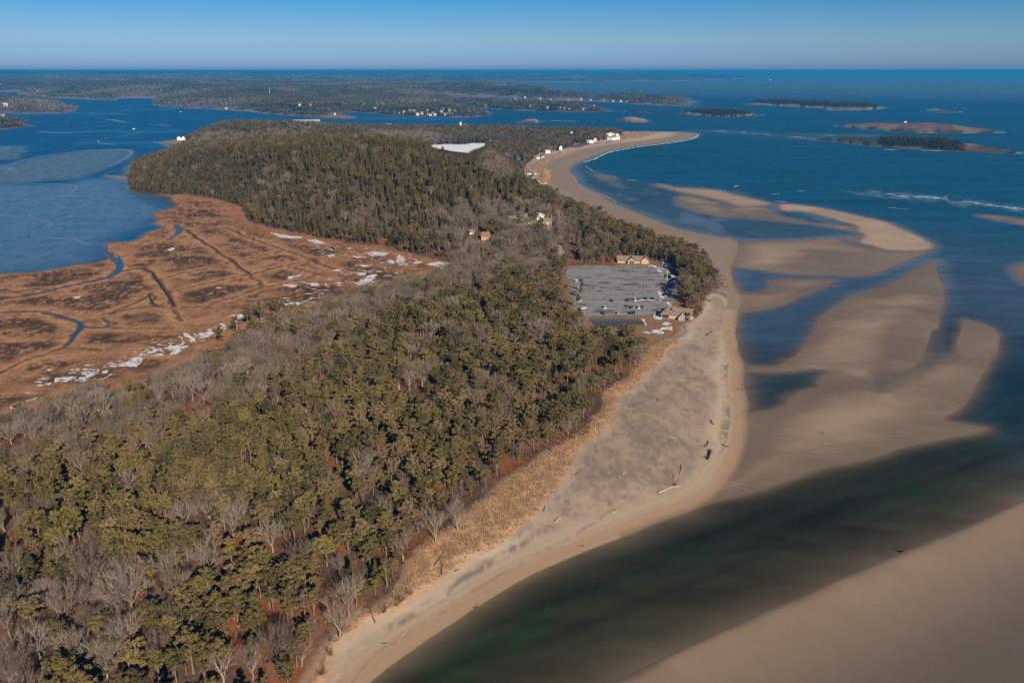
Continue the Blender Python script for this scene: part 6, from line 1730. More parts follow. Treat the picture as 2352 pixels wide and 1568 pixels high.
def house(name, loc, rz, w, d, h_, rh, wm, rm, label, cat='house', group=None, detail=2, gable_front=False):
    o = empty(name, loc, rz)
    tag(o, label, cat, group)
    mb = MB()
    hw_, hd = w / 2, d / 2
    if gable_front:      # ridge runs away from the viewer
        mb.prism([(-hw_, -1.2), (hw_, -1.2), (hw_, h_), (0, h_ + rh), (-hw_, h_)], -hd, hd)
    else:
        mb.add([(-hw_, -hd, -1.2), (hw_, -hd, -1.2), (hw_, hd, -1.2), (-hw_, hd, -1.2), (-hw_, -hd, h_), (hw_, -hd, h_), (hw_, hd, h_), (-hw_, hd, h_), (-hw_, 0, h_ + rh), (hw_, 0, h_ + rh)],
               [(0, 1, 5, 4), (2, 3, 7, 6), (1, 2, 6, 9, 5), (3, 0, 4, 8, 7), (4, 5, 9, 8), (6, 7, 8, 9)])
    mb.build('wall', wm, o)
    mb = MB(); ov, th = .45, .22
    for s in (-1, 1):
        if gable_front:
            k = rh / hw_
            a = [(s * (hw_ + ov), h_ - k * ov + .02), (0, h_ + rh + .02)]
            pts = [(a[0][0], -hd - ov, a[0][1]), (a[0][0], hd + ov, a[0][1]), (0, hd + ov, a[1][1]), (0, -hd - ov, a[1][1])]
        else:
            k = rh / hd
            pts = [(-hw_ - ov, s * (hd + ov), h_ - k * ov + .02), (hw_ + ov, s * (hd + ov), h_ - k * ov + .02), (hw_ + ov, 0, h_ + rh + .02), (-hw_ - ov, 0, h_ + rh + .02)]
        mb.add(pts + [(x, y, z + th) for x, y, z in pts], [(0, 1, 2, 3), (7, 6, 5, 4), (0, 4, 5, 1), (1, 5, 6, 2), (2, 6, 7, 3), (3, 7, 4, 0)])
    ro = mb.build('roof', rm, o)
    if detail >= 1:
        floors = 2 if h_ > 5.2 else 1
        for fl in range(floors):
            zc = 1.5 + fl * (h_ / floors)
            nwin = max(2, int(w / 3.4))
            for k in range(nwin):
                x = -hw_ + (k + .5) * w / nwin
                door = fl == 0 and k == nwin // 2 and detail >= 2
                mb = MB()
                if door: mb.box(x - .5, x + .5, -hd - .05, -hd + .02, .05, 2.15)
                else: mb.box(x - .5, x + .5, -hd - .05, -hd + .02, zc - .65, zc + .7)
                wo = mb.build('door' if door else 'window', WALL['dark'] if door else m_win, o)
                if detail >= 2 and not door:
                    mb = MB(); mb.box(x - .62, x + .62, -hd - .08, -hd - .053, zc + .7, zc + .84); mb.box(x - .62, x + .62, -hd - .09, -hd - .053, zc - .78, zc - .65); mb.build('frame', m_white, wo)
            for k in range(2):
                y = -hd + (k + .5) * d / 2
                for s in ((1,) if detail < 2 else (-1, 1)):
                    mb = MB(); x0 = s * (hw_ + .05); x1 = s * (hw_ - .02)
                    mb.box(min(x0, x1), max(x0, x1), y - .45, y + .45, zc - .65, zc + .7); mb.build('window', m_win, o)
    if detail >= 2:
        mb = MB(); mb.box(hw_ * .35, hw_ * .35 + .8, .35, 1.05, h_ + rh * .45, h_ + rh + .9); mb.build('chimney', m_brick, ro)
    return o
for i, (h_, p) in enumerate(zip(HOUSES, hw)):
    px_, py_, w_, d_, wh, rh, wc, rc, rz, lb = h_
    if 1100 < px_ < 1530: w_, d_, wh, rh = w_ * HSCALE, d_ * HSCALE, wh * HSCALE, rh * HSCALE
    base = math.atan2(-p.x, p.y)
    gf = any(s in lb for s in ('gable', 'tall', 'white house on the small')) 
    house('house', (p.x, p.y, p.z), base + rz, w_, d_, wh, rh, WALL[wc], ROOF[rc], lb, 'house', 'houses near the beach' if 1100 < px_ < 1520 else None, 2 if p.length < 2600 else 1, gf)

# fort, church and the far villages
def far_px(zf_, pts): return zf_(pts)
zv = Z(680, 190, 4.2); zw = Z(1200, 190, 4.2); zx = Z(0, 170, 4.2)
FARWALL = {'white': flat_mat('weathered_white', (.52, .52, .50), .7, .12, .7), 'cream': flat_mat('weathered_cream', (.46, .39, .29), .7, .12, .7), 'pale': flat_mat('weathered_grey', (.30, .30, .295), .7, .12, .7)}
VILL = [(zv, (885, 316), 'white house alone left of the far village'), (zv, (992, 340), 'white house first in the far shore village, counted from the left'), (zv, (1046, 356), 'pale house second from the left in the far shore village'), (zv, (1120, 358), 'cream house third from the left in the far shore village'), (zv, (1186, 360), 'white house fourth from the left in the far shore village'), (zv, (1246, 366), 'long cream house fifth from the left in the far shore village'), (zv, (1285, 366), 'tan house sixth from the left in the far shore village'),
        (zv, (1350, 362), 'grey house seventh from the left in the far shore village'), (zv, (1386, 362), 'white house eighth from the left in the far shore village'), (zv, (1426, 386), 'low white house at the water in the middle of the far village'), (zv, (1472, 374), 'tan house up from the water in the middle of the far village'), (zv, (1530, 352), 'tall pale house at the back of the far village, left of centre'), (zv, (1532, 382), 'white house at the front of the far village, left of the packed part'), (zv, (1558, 390), 'white house on the water in the packed part of the far village'),
        (zv, (1582, 364), 'white house in the second row of the packed part of the far village'), (zv, (1606, 392), 'small pale house on the water right of the white one in the far village'), (zv, (1666, 360), 'cream house in the upper row of the far village, right part'), (zv, (1686, 334), 'highest white house of the far village'), (zv, (1706, 384), 'grey house at the front of the far village, right part'), (zv, (1746, 380), 'tall white house at the front of the far village, near its right end'), (zv, (1756, 344), 'white house above the tall one near the right end of the far village'),
        (zv, (1790, 380), 'wide white house last on the right of the far village'), (zv, (1806, 342), 'pale house behind the last one of the far village'), (zv, (215, 290), 'left of two white houses in the woods left of the far village'), (zv, (325, 290), 'right of two white houses in the woods left of the far village'), (zv, (662, 272), 'left of a pair of pale houses in the woods above the far shore'), (zv, (692, 272), 'right of a pair of pale houses in the woods above the far shore'),
        (zv, (1605, 240), 'white house in the far woods by the pond'), (zv, (1740, 272), 'white house on the rise behind the far village'), (zv, (1822, 285), 'white house right of the one on the rise behind the far village'), (zv, (2045, 272), 'white house at the left of the wooded far point'), (zv, (2126, 290), 'pale house by the cove beside the wooded far point'), (zv, (2190, 246), 'pale house behind the wooded far point'), (zv, (578, 380), 'white house alone on the grassy tip across the river'),
        (zw, (405, 298), 'white house in the woods of the far point, left part'), (zw, (577, 316), 'pale house half hidden in the woods of the far point'), (zw, (702, 324), 'orange house on the shore of the far point'), (zw, (752, 324), 'tan house right of the orange one on the far point'), (zw, (797, 324), 'pale house third along the shore of the far point'), (zw, (937, 330), 'white house near the end of the far point'), (zw, (1050, 296), 'white house high at the end of the far point'),
        (zw, (245, 158), 'white house on the far bare hill, upper one'), (zw, (345, 200), 'white house on the far bare hill, lower one'), (zw, (500, 164), 'white house right of the upper one on the far bare hill'), (zw, (606, 230), 'pale house at the waterline of the far bare hill'), (zw, (790, 226), 'grey house on the far outer shore, first from the left'), (zw, (920, 228), 'bright white house on the far outer shore'), (zw, (1015, 234), 'small house right of the bright one on the far outer shore'), (zw, (1150, 244), 'pale house midway on the far outer shore'),
        (zw, (1248, 244), 'white house right of the midway one on the far outer shore'), (zw, (1326, 246), 'white house fourth from the right on the far outer shore'), (zw, (1390, 250), 'white house next to last on the far outer shore'), (zw, (1496, 248), 'cream house last on the right of the far outer shore'), (zx, (15, 196), 'white house at the left edge across the upper bay'), (zx, (360, 216), 'left of two white houses across the upper bay'), (zx, (392, 218), 'right of two white houses across the upper bay'),
        (zx, (1660, 256), 'white house in grey woods above the river'), (zx, (2322, 404), 'white house on the river shore of the dark wooded knoll'),
        (zv, (625, 515), 'pale house at the near village behind the hill, leftmost'), (zv, (716, 496), 'white house at the near village behind the hill, second from the left'), (zv, (757, 506), 'white house at the near village behind the hill, third from the left'), (zv, (800, 509), 'small white house at the near village behind the hill, fourth from the left'), (zv, (846, 514), 'white house at the near village behind the hill, rightmost'), (zv, (1116, 500), 'left of two white cabins at the river behind the trees'), (zv, (1146, 498), 'right of two white cabins at the river behind the trees'),
        (zv, (1650, 520), 'small white cabin left of the red-roofed church'), (zv, (1740, 520), 'white cabin just left of the red-roofed church'), (zv, (1095, 612), 'house with cream gable in the woods left of the frozen pond')]
for k, (zf_, p, lb) in enumerate(VILL):
    q = at(zf_([p])[0])
    f_ = max(q.length / 2600, 1.0)
    s_ = 1 + .25 * (f_ - 1)
    wc = 'cream' if 'cream' in lb else 'tan' if ('tan ' in lb or 'orange' in lb) else 'pale' if ('pale' in lb or 'grey' in lb) else 'white'
    house('house', (q.x, q.y, q.z + 1.0), math.atan2(-q.x, q.y) + random.uniform(-.5, .5), random.uniform(7, 10.5) * s_, random.uniform(6, 8) * s_, random.uniform(4.2, 6.2), random.uniform(2.5, 3.8), FARWALL.get(wc, WALL[wc]), ROOF[random.choice(['pale', 'grey', 'grey', 'dark', 'brown'])], lb, 'house', 'far white houses', 0, k % 2 == 0)
q = at(zv([(1887, 522)])[0])
o = house('church', (q.x, q.y, q.z), math.atan2(-q.x, q.y) + .1, 20, 11, 7, 6, WALL['white'], ROOF['red'], 'white church with a red roof and a short tower among trees at the river', 'church', None, 1)
mb = MB(); mb.box(-8, -3.5, -5.7, -1.6, 0, 15); mb.build('tower', WALL['white'], o)
mb = MB(); mb.add([(-8.3, -6, 15), (-3.2, -6, 15), (-3.2, -1.3, 15), (-8.3, -1.3, 15), (-5.75, -3.65, 20)], [(0, 1, 4), (1, 2, 4), (2, 3, 4), (3, 0, 4)]); mb.build('spire', WALL['white'], o)
# granite fort: curved wall with a row of arched openings
m_granite = flat_mat('granite', (.36, .30, .245), .9, .18, .4)
q = Vector((*un((705, 287.0), 4), 6.0))
o = empty('fort', q, math.atan2(-q.x, q.y))
tag(o, 'low grey granite fort with a row of arched openings at the river behind the hill', 'fort')
Rr, hh, n_ = 60.0, 13.0, 18
mbw, = (MB(),)
for k in range(n_):
    a0, a1 = math.radians(-42 + 84 * k / n_), math.radians(-42 + 84 * (k + 1) / n_)
    P0 = (Rr * math.sin(a0), Rr - Rr * math.cos(a0)); P1 = (Rr * math.sin(a1), Rr - Rr * math.cos(a1))
    I0 = ((Rr - 9) * math.sin(a0), Rr - (Rr - 9) * math.cos(a0)); I1 = ((Rr - 9) * math.sin(a1), Rr - (Rr - 9) * math.cos(a1))
    mbw.add([(*P0, -6), (*P1, -6), (*I1, -6), (*I0, -6), (*P0, hh), (*P1, hh), (*I1, hh), (*I0, hh)], [(0, 1, 5, 4), (2, 3, 7, 6), (4, 5, 6, 7), (1, 2, 6, 5), (3, 0, 4, 7)])
    if 4 <= k <= 13 and k != 8:
        am = (a0 + a1) / 2; w2 = math.radians(1.15)
        pts = []
        for (aa, z) in ((am - w2, 4.5), (am + w2, 4.5), (am + w2, 8.5), (am + w2 * .6, 9.6), (am, 10.0), (am - w2 * .6, 9.6), (am - w2, 8.5)):
            pts.append(((Rr + .08) * math.sin(aa), Rr - (Rr + .08) * math.cos(aa), z))
        inn = [((x * .994), y + .35, z) for x, y, z in pts]
        g = MB(); g.add(pts, [tuple(range(7))]); g.build('arched_opening', WALL['dark'], o)
mbw.build('wall', m_granite, o)

# bathhouses by the car park
def slope_roof(mb, pts, th=.22):
    mb.add(pts + [(x, y, z + th) for x, y, z in pts], [tuple(range(len(pts)))[::-1], tuple(range(len(pts), 2 * len(pts)))] + [(i, (i + 1) % len(pts), (i + 1) % len(pts) + len(pts), i + len(pts)) for i in range(len(pts))])
q = at(zl([(1010, 250)])[0])
m_shingle = flat_mat('weathered_shingle_wall', (.44, .31, .21), .85, .18, 1.5)
m_greywall = flat_mat('grey_green_wall', (.27, .28, .25), .85, .15, 1.0)
o = empty('bathhouse', (q.x, q.y, 2.55), -.08)
tag(o, 'brown-roofed bathhouse with a dark gabled entry at the far side of the car park', 'bathhouse')
mb = MB(); mb.box(-12, 11, 0, 8, -1, 3.0); mb.prism([(-3.4, -1), (3.2, -1), (3.2, 3.0), (-.1, 5.6), (-3.4, 3.0)], -3.2, 4.0); mb.prism([(8.2, -1), (14.6, -1), (14.6, 3.0), (11.4, 5.6), (8.2, 3.0)], -1.6, 9.5)
mb.build('wall', m_shingle, o)
mb = MB()
slope_roof(mb, [(-12.8, -.8, 2.75), (11.8, -.8, 2.75), (11.8, 4, 5.7), (-12.8, 4, 5.7)]); slope_roof(mb, [(11.8, 8.8, 2.75), (-12.8, 8.8, 2.75), (-12.8, 4, 5.7), (11.8, 4, 5.7)])
for cx_, hw_, y0, y1, zr in ((-.1, 4.0, -3.9, 4.0, 6.0), (11.4, 3.9, -2.3, 10.2, 6.0)):
    slope_roof(mb, [(cx_ - hw_, y0, 2.72), (cx_, y0, zr), (cx_, y1, zr), (cx_ - hw_, y1, 2.72)]); slope_roof(mb, [(cx_, y0, zr), (cx_ + hw_, y0, 2.72), (cx_ + hw_, y1, 2.72), (cx_, y1, zr)])
mb.build('roof', ROOF['brown'], o)
mb = MB(); mb.add([(-3.3, -3.26, 2.9), (3.1, -3.26, 2.9), (-.1, -3.26, 5.5)], [(0, 1, 2)]); mb.build('gable_panel', m_greywall, o)
mb = MB(); mb.box(-2.3, 2.2, -3.27, -3.19, 0, 2.75); mb.build('doorway', WALL['dark'], o)
for x in (-9.5, -6.5, 5.5): mb = MB(); mb.box(x - .5, x + .5, -.06, .02, 1.7, 2.5); mb.build('window', m_win, o)
q = at(zl([(1640, 1050)])[0])
o = empty('bathhouse', (q.x, q.y, 2.5), -.25)
tag(o, 'near bathhouse with broad brown hipped roof and skylights, beach end of the car park', 'bathhouse')
mb = MB(); mb.box(-9.5, 1.5, 0, 10, -1.5, 3.0); mb.box(1.5, 11.5, 2.0, 10.5, -1.5, 3.0); mb.build('wall', m_shingle, o)
mb = MB()
slope_roof(mb, [(-10.4, -.9, 2.7), (2.2, -.9, 2.7), (-.5, 5, 7.0), (-5.5, 5, 7.0)]); slope_roof(mb, [(2.2, 10.9, 2.7), (-10.4, 10.9, 2.7), (-5.5, 5, 7.0), (-.5, 5, 7.0)])
slope_roof(mb, [(-10.4, 10.9, 2.7), (-10.4, -.9, 2.7), (-5.5, 5, 7.0)]); slope_roof(mb, [(2.2, -.9, 2.7), (2.2, 10.9, 2.7), (-.5, 5, 7.0)])
slope_roof(mb, [(-1, 1.2, 2.74), (12.3, 1.2, 2.74), (12.3, 6.2, 5.9), (-1, 6.2, 5.9)]); slope_roof(mb, [(12.3, 11.3, 2.74), (-1, 11.3, 2.74), (-1, 6.2, 5.9), (12.3, 6.2, 5.9)])
ro = mb.build('roof', ROOF['brown'], o)
mb = MB(); mb.add([(11.53, 2.0, 3.0), (11.53, 10.5, 3.0), (11.53, 6.2, 5.6)], [(0, 1, 2)]); mb.build('gable_panel', m_shingle, o)
for x, y, w_ in ((-3.4, 3.0, .9), (-6.6, 1.6, .45), (-1.6, 1.4, .45), (4, 3.0, .5), (6.2, 3.2, .5), (8.4, 2.9, .5)):
    z = 2.72 + (y + .9) / 5.9 * 4.3 + .26 if x < 1 else 2.76 + (y - 1.2) / 5.0 * 3.16 + .26
    mb = MB(); mb.add([(x - w_, y - w_ * .8, z - w_ * .55), (x + w_, y - w_ * .8, z - w_ * .55), (x + w_, y + w_ * .8, z + w_ * .6), (x - w_, y + w_ * .8, z + w_ * .6), (x - w_, y - w_ * .8, z - w_ * .55 - .3), (x + w_, y - w_ * .8, z - w_ * .55 - .3)], [(0, 1, 2, 3), (4, 5, 1, 0)]); mb.build('skylight', m_win, ro)
mb = MB(); mb.prism([(1.9, -1.2), (6.0, -1.2), (6.0, 2.2), (3.95, 4.3), (1.9, 2.2)], -3.5, 1.9); mb.build('porch', m_greywall, o)
mb = MB(); mb.box(-9, -4.5, -.05, .02, .3, 2.2); mb.build('window', m_win, o)
mb = MB(); mb.box(-12.5, -9.55, -3.5, 5.0, -1.0, .15); mb.build('deck', m_kerb, o)

# utility poles
m_pole = flat_mat('weathered_pole', (.42, .36, .29), .85, .15, 2.0)
for p, h_, lb in [((1315.5, 491), 9, 'utility pole at the wood edge above the beach, farthest up the road'), ((1360.4, 514), 9, 'pale utility pole in the pines behind the beach, second down the road'), ((1386, 534), 9, 'utility pole at the top of the road bend'), ((1389, 545), 6, 'short pole at the outer side of the road bend'), ((1364, 556), 17, 'tallest utility pole, inside the road bend'), ((1346, 557), 13, 'utility pole at the brown clearing inside the road bend'), ((1338, 580), 11, 'white pole beside the tan shed roof in the pines'),
                  ((1272.6, 414), 13, 'utility pole behind the tan house in the beach cluster'), ((1280, 431), 6, 'short white pole in the middle of the beach cluster'), ((582, 822), 11, 'utility pole beside the road at the marsh edge'), ((1219, 397), 9, 'pole in the trees above the big white houses'), ((1286, 395), 11, 'pole at the wood edge above the sand bluff')]:
    q = at((p[0] * .9408, p[1] * .9408))
    o = empty('utility_pole', (q.x, q.y, q.z))
    tag(o, lb, 'utility pole', 'utility poles')
    mb = MB(); mb.tube([(0, 0, -.5), (0, 0, h_)], [.19, .13], 7); mb.build('pole', m_pole, o)
    mb = MB(); mb.box(-1.1, 1.1, -.08, .08, h_ - .9, h_ - .72); mb.build('crossarm', m_pole, o)
q = at((659 * .9408, 229 * .9408)); o = empty('radio_mast', (q.x, q.y, q.z)); tag(o, 'thin white mast rising from the far woods across the river', 'mast')
mb = MB(); mb.tube([(0, 0, 0), (0, 0, 30)], [.9, .6], 8); mb.build('shaft', m_white, o); mb = MB(); mb.tube([(0, 0, 30), (0, 0, 35)], [.6, .3], 6); mb.build('tip', m_white, o)

# boats
def boat(p, L, lb, m_):
    x, y = un((p[0] * .9408, p[1] * .9408)); o = empty('boat', (x, y, 0), .2)
    tag(o, lb, 'boat')
    w_ = L * .15
    mb = MB(); mb.add([(-L / 2, -w_, L * .1), (L * .25, -w_, L * .1), (L / 2, 0, L * .13), (L * .25, w_, L * .1), (-L / 2, w_, L * .1), (-L / 2, -w_ * .7, -.3), (L * .22, -w_ * .7, -.3), (L * .42, 0, -.3), (L * .22, w_ * .7, -.3), (-L / 2, w_ * .7, -.3)],
                      [(0, 1, 2, 3, 4), (0, 5, 6, 1), (1, 6, 7, 2), (2, 7, 8, 3), (3, 8, 9, 4), (4, 9, 5, 0)]); mb.build('hull', m_, o)
    mb = MB(); mb.box(-L * .2, L * .1, -w_ * .6, w_ * .6, L * .1, L * .24); mb.build('cabin', m_white, o)
boat((1881, 196.5), 46, 'white ship far out on the open sea', m_white)
boat((441.5, 273.5), 8, 'small white boat on the river in front of the dark wooded knoll', m_white)
boat((328, 316.8), 15, 'dark moored boat in the river left of the spit', WALL['dark'])
boat((1482, 315), 8, 'tiny white boat between the rock islets and the sandy point', m_white)

# ------------------------------------------------------------------ driftwood, people, dogs
m_drift = flat_mat('driftwood', (.42, .31, .22), .85, .2, 2.0)
m_driftdark = flat_mat('dark_driftwood', (.085, .058, .045), .9, .3, 2.0)
def log(pts, rad, mat, lb, zf_=px, branches=0, root=False, name='driftwood_log'):
    P_ = [at(p) for p in smooth(zf_(pts), 3, False)]
    o = empty(name, P_[0]); tag(o, lb, 'driftwood', 'driftwood on the sand')
    rel = [p - P_[0] + Vector((0, 0, rad * .8)) for p in P_]
    n_ = len(rel)
    mb = MB(); mb.tube(rel, [rad * (1 - .55 * i / (n_ - 1)) for i in range(n_)], 6); mb.build('trunk', mat, o)
    for k in range(branches):
        b0 = rel[random.randrange(n_ // 3, n_)]
        d = Vector((random.uniform(-1, 1), random.uniform(-1, 1), random.uniform(.15, .9))).normalized() * random.uniform(1.2, 3.0)
        mb = MB(); mb.tube([b0, b0 + d * .6 + Vector((0, 0, .1)), b0 + d], [rad * .45, rad * .3, rad * .12], 4); mb.build('branch', mat, o)
    if root:
        mb = MB()
        for k in range(9):
            a = 6.283 * k / 9
            ax = (rel[0] - rel[1]).normalized(); s = ax.orthogonal().normalized(); s.rotate(Matrix.Rotation(a, 3, ax))
            mb.tube([rel[0] - ax * .2, rel[0] + s * random.uniform(.7, 1.6) + ax * random.uniform(0, .6)], [rad * .5, rad * .12], 4)
        mb.build('root_wad', mat, o)
zr = Z(1600, 900, 4.48)
log([(600, 905), (590, 950), (572, 1000)], .55, m_driftdark, 'largest dark driftwood trunk with a root mass on the upper beach', zr, 7, True)
log([(578, 795), (568, 830), (538, 858)], .30, m_driftdark, 'forked dark driftwood just above the largest trunk', zr, 4)
log([(605, 565), (625, 600), (640, 612)], .28, m_driftdark, 'short dark driftwood on the pale strip well above the largest trunk', zr, 2)
log([(725, 825), (770, 850), (800, 855)], .28, m_driftdark, 'dark driftwood lying beside a person on the beach', zr, 2)
log([(292, 1058), (285, 1110), (262, 1165)], .32, m_drift, 'curved pale log standing out on the grey sand flat', zr)
log([(125, 1142), (180, 1190), (225, 1228)], .24, m_drift, 'thin grey branching driftwood near the bend of the beach', zr, 3)
log([(205, 1265), (215, 1290)], .35, m_driftdark, 'dark stump at the end of the long pale log', zr, 4)
log([(35, 1358), (140, 1312), (205, 1292), (275, 1288)], .34, m_drift, 'longest pale log, lying along the bend of the beach', zr)
log([(165, 752), (240, 755)], .15, m_drift, 'thin straight stick on the grey flat', zr)
log([(18, 355), (28, 330)], .25, m_driftdark, 'short dark stub on the upper part of the grey flat', zr)
log([(0, 822), (22, 812)], .22, m_drift, 'short pale log on the left part of the grey flat', zr)
z8p = Z(800, 1100, 2.766)
for pts, r_, mt, lb, br in [([(1535, 485), (1555, 462), (1578, 452)], .32, m_drift, 'curved pale log on the lower grey flat', 0), ([(1915, 422), (1948, 410), (1942, 392)], .22, m_drift, 'forked pale driftwood near the beach bend', 1), ([(1990, 158), (2020, 140)], .25, m_drift, 'short pale log in the middle of the grey flat', 0), ([(1672, 165), (1705, 138)], .2, m_driftdark, 'thin dark stick at the upper edge of the grey flat', 0),
                            ([(1505, 52), (1550, 42)], .25, m_drift, 'pale fallen trunk at the dune edge by the wood', 0), ([(770, 835), (768, 790), (778, 765)], .3, m_driftdark, 'dark snag at the lower edge of the dune grass', 3), ([(375, 1095), (398, 1060)], .3, m_driftdark, 'dark fallen trunk below the eroding bank', 1), ([(500, 1245), (522, 1222)], .22, m_drift, 'curved pale stick on the lower beach', 0),
                            ([(380, 1302), (400, 1298)], .18, m_driftdark, 'small dark stick on the lower beach', 1), ([(1458, 410), (1470, 370)], .2, m_driftdark, 'dark stick at the foot of the dune grass', 0), ([(320, 1160), (300, 1110), (285, 1060)], .22, m_driftdark, 'leaning dead trunk over the eroding bank', 3), ([(855, 815), (890, 800)], .22, m_driftdark, 'dark stick where the dune grass meets the beach', 0), ([(720, 775), (760, 720), (800, 665)], .22, m_driftdark, 'long dark fallen trunk in the dune grass', 2),
                            ([(1725, 640), (1735, 645)], .2, m_driftdark, 'dark stub at the water edge of the lower beach', 1), ([(990, 1062), (1012, 1066)], .35, m_driftdark, 'dark stub in the shallows of the channel', 2), ([(1435, 1105), (1470, 1085), (1495, 1072)], .4, m_driftdark, 'dark sunken snag in the middle of the channel', 3)]:
    log(pts, r_, mt, lb, z8p, br)
for pts, lb in [([(375, 300), (418, 305)], 'black drift pile at the corner of the beach by the flats'), ([(230, 440), (350, 470)], 'fallen dead trunk lying seaward below the shaded trees'), ([(250, 400), (345, 420)], 'fallen dead pine at the eroding corner, second from the bottom'), ([(240, 350), (330, 370)], 'fallen dead pine at the eroding corner, third from the bottom'), ([(250, 320), (330, 345)], 'fallen dead pine at the eroding corner, topmost'), ([(205, 745), (245, 720)], 'dark driftwood below the near bathhouse')]:
    log(pts, .32, m_driftdark, lb, Z(1650, 550, 2.767), 6)
log([(1690, 1268 ), (1712, 1270)], .3, m_driftdark, 'dark object lying on the far beach curve', lambda p: [(752.6 + 1735 / 2.767 * .9408, 141.1 + 902 * .34), (752.6 + 1780 / 2.767 * .9408, 141.1 + 904 * .34)], 0)
log([(0, 0), (1, 1)], .35, m_driftdark, 'dark snag stuck at the scarp of the large near sandbar', lambda p: Z(1700, 1100, 2.765)([(1375, 690), (1400, 680)]), 3)

m_skin = flat_mat('skin', (.50, .32, .22), .6, .08, 5); m_hair = flat_mat('hair', (.05, .035, .025), .8, .2, 5)
CLO = {'black': flat_mat('black_cloth', (.018, .018, .02), .9, .2, 5), 'navy': flat_mat('navy_cloth', (.02, .03, .07), .9, .2, 5), 'grey': flat_mat('grey_cloth', (.14, .14, .15), .9, .2, 5), 'white': flat_mat('white_cloth', (.72, .70, .66), .9, .1, 5), 'red': flat_mat('red_cloth', (.30, .04, .03), .9, .2, 5)}
def person_mesh(step):
    v = [(0, 0, .95), (0, 0, 1.15), (0, 0, 1.38), (0, 0, 1.50), (0, .02, 1.60), (0, .03, 1.72),
         (.10, 0, .90), (.12, step * .55, .50), (.12, step * .8 - .08, .08), (.12, step * .8 + .10, .04), (-.10, 0, .90), (-.12, -step * .45, .50), (-.12, -step * .9 - .08, .10), (-.12, -step * .9 + .10, .04),
         (.19, 0, 1.40), (.25, -step * .25, 1.13), (.25, -step * .3 + .1, .90), (.25, -step * .3 + .12, .80), (-.19, 0, 1.40), (-.25, step * .25, 1.13), (-.25, step * .3 + .1, .90), (-.25, step * .3 + .12, .80)]
    r_ = [.15, .13, .17, .065, .09, .095, .095, .065, .045, .04, .095, .065, .045, .04, .07, .05, .04, .035, .07, .05, .04, .035]
    e_ = [(0, 1), (1, 2), (2, 3), (3, 4), (4, 5), (0, 6), (6, 7), (7, 8), (8, 9), (0, 10), (10, 11), (11, 12), (12, 13), (2, 14), (14, 15), (15, 16), (16, 17), (2, 18), (18, 19), (19, 20), (20, 21)]
    me = bpy.data.meshes.new('figure'); me.from_pydata(v, e_, [])
    o = bpy.data.objects.new('figure', me); COL.objects.link(o)
    o.modifiers.new('skin', 'SKIN'); sk = me.skin_vertices[0].data
    for i, q in enumerate(r_): sk[i].radius = (q, q * .85)
    sk[0].use_root = True
    ss = o.modifiers.new('sub', 'SUBSURF'); ss.levels = 1; ss.render_levels = 1
    out_ = bpy.data.meshes.new_from_object(o.evaluated_get(bpy.context.evaluated_depsgraph_get()))
    bpy.data.objects.remove(o)
    return out_
FIG = [person_mesh(.32), person_mesh(.08)]
def person(p, top, legs, rz, lb, zf_, fig=0, hat=False):
    q = at(zf_([p])[0])
    me = FIG[fig].copy()
    me.materials.clear()
    for m_ in (CLO[legs], CLO[top], m_skin, CLO[top] if hat else m_hair): me.materials.append(m_)
    for po in me.polygons:
        c = po.center
        hand = abs(c.x) > .2 and c.z < .88
        po.material_index = 2 if hand else 0 if c.z < .93 else 1 if c.z < 1.50 else (3 if c.z > 1.70 or c.y < .0 else 2)
        po.use_smooth = True
    o = link('person', me, None, q); o.rotation_euler = (0, 0, rz)
    tag(o, lb, 'person')
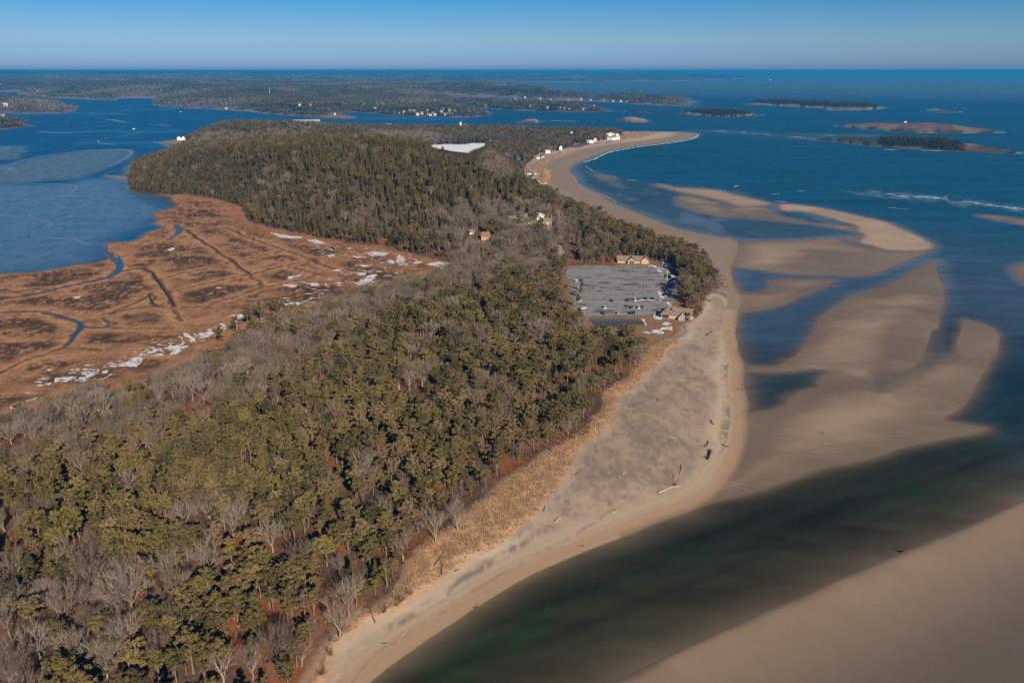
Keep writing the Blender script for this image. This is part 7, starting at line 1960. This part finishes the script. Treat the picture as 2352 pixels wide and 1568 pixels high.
def dog(p, m_, rz, lb, zf_):
    q = at(zf_([p])[0])
    v = [(0, -.35, .52), (0, 0, .52), (0, .30, .55), (0, .48, .70), (0, .62, .72), (0, .76, .68), (.09, .28, .42), (.09, .30, .22), (.09, .33, .03), (-.09, .28, .42), (-.09, .26, .22), (-.09, .28, .03), (.09, -.36, .42), (.09, -.44, .24), (.09, -.40, .03), (-.09, -.36, .42), (-.09, -.46, .24), (-.09, -.42, .03), (0, -.55, .62), (0, -.72, .72)]
    r_ = [.12, .13, .15, .09, .09, .05, .06, .04, .035, .06, .04, .035, .08, .045, .035, .08, .045, .035, .035, .02]
    e_ = [(0, 1), (1, 2), (2, 3), (3, 4), (4, 5), (2, 6), (6, 7), (7, 8), (2, 9), (9, 10), (10, 11), (0, 12), (12, 13), (13, 14), (0, 15), (15, 16), (16, 17), (0, 18), (18, 19)]
    me = bpy.data.meshes.new('dog_body'); me.from_pydata(v, e_, [])
    t_ = bpy.data.objects.new('t', me); COL.objects.link(t_); t_.modifiers.new('skin', 'SKIN'); sk = me.skin_vertices[0].data
    for i, w_ in enumerate(r_): sk[i].radius = (w_, w_)
    sk[1].use_root = True
    ss = t_.modifiers.new('sub', 'SUBSURF'); ss.levels = 1; ss.render_levels = 1
    b2 = bpy.data.meshes.new_from_object(t_.evaluated_get(bpy.context.evaluated_depsgraph_get())); bpy.data.objects.remove(t_)
    b2.materials.clear(); b2.materials.append(m_)
    o = link('dog', b2, None, q); o.rotation_euler = (0, 0, rz); tag(o, lb, 'dog')
z6p, z5q = Z(1780, 700, 3.92), Z(1600, 900, 4.48)
person((905, 235), 'black', 'navy', 2.6, 'person in dark clothes walking on the tan beach, left of a companion near the water', z5q)
person((945, 245), 'navy', 'black', 2.4, 'person in dark clothes nearest the water, right of a walking companion', z5q, 1)
person((772, 850), 'white', 'grey', 1.0, 'person in pale top standing by driftwood on the upper beach', z5q, 1)
person((893, 1412), 'black', 'black', .5, 'lone person in dark clothes on the wet sand flat', z6p)
person((965, 318), 'white', 'grey', 1.4, 'person in a white top on the far sand flat', z6p)
person((1035, 316), 'black', 'navy', 1.8, 'person in dark clothes right of the one in white on the far sand flat', z6p, 1)
person((1130, 318), 'grey', 'black', 2.0, 'person in grey at the right of the group on the far sand flat', z6p)
dog((992, 330), CLO['black'], 1.2, 'dark dog between the people on the far sand flat', z6p)
zq = Z(1650, 150, 2.767)
person((57, 1243), 'black', 'black', 1.0, 'left of two tiny people on the sand beyond the shaded trees', zq); person((68, 1243), 'navy', 'black', 1.4, 'right of two tiny people on the sand beyond the shaded trees', zq)
zt = Z(1130, 300, 5.88)
person((2288, 1268), 'black', 'black', .8, 'tiny dark figure walking by the water on the curved beach', zt)
print('objects', len(bpy.data.objects))
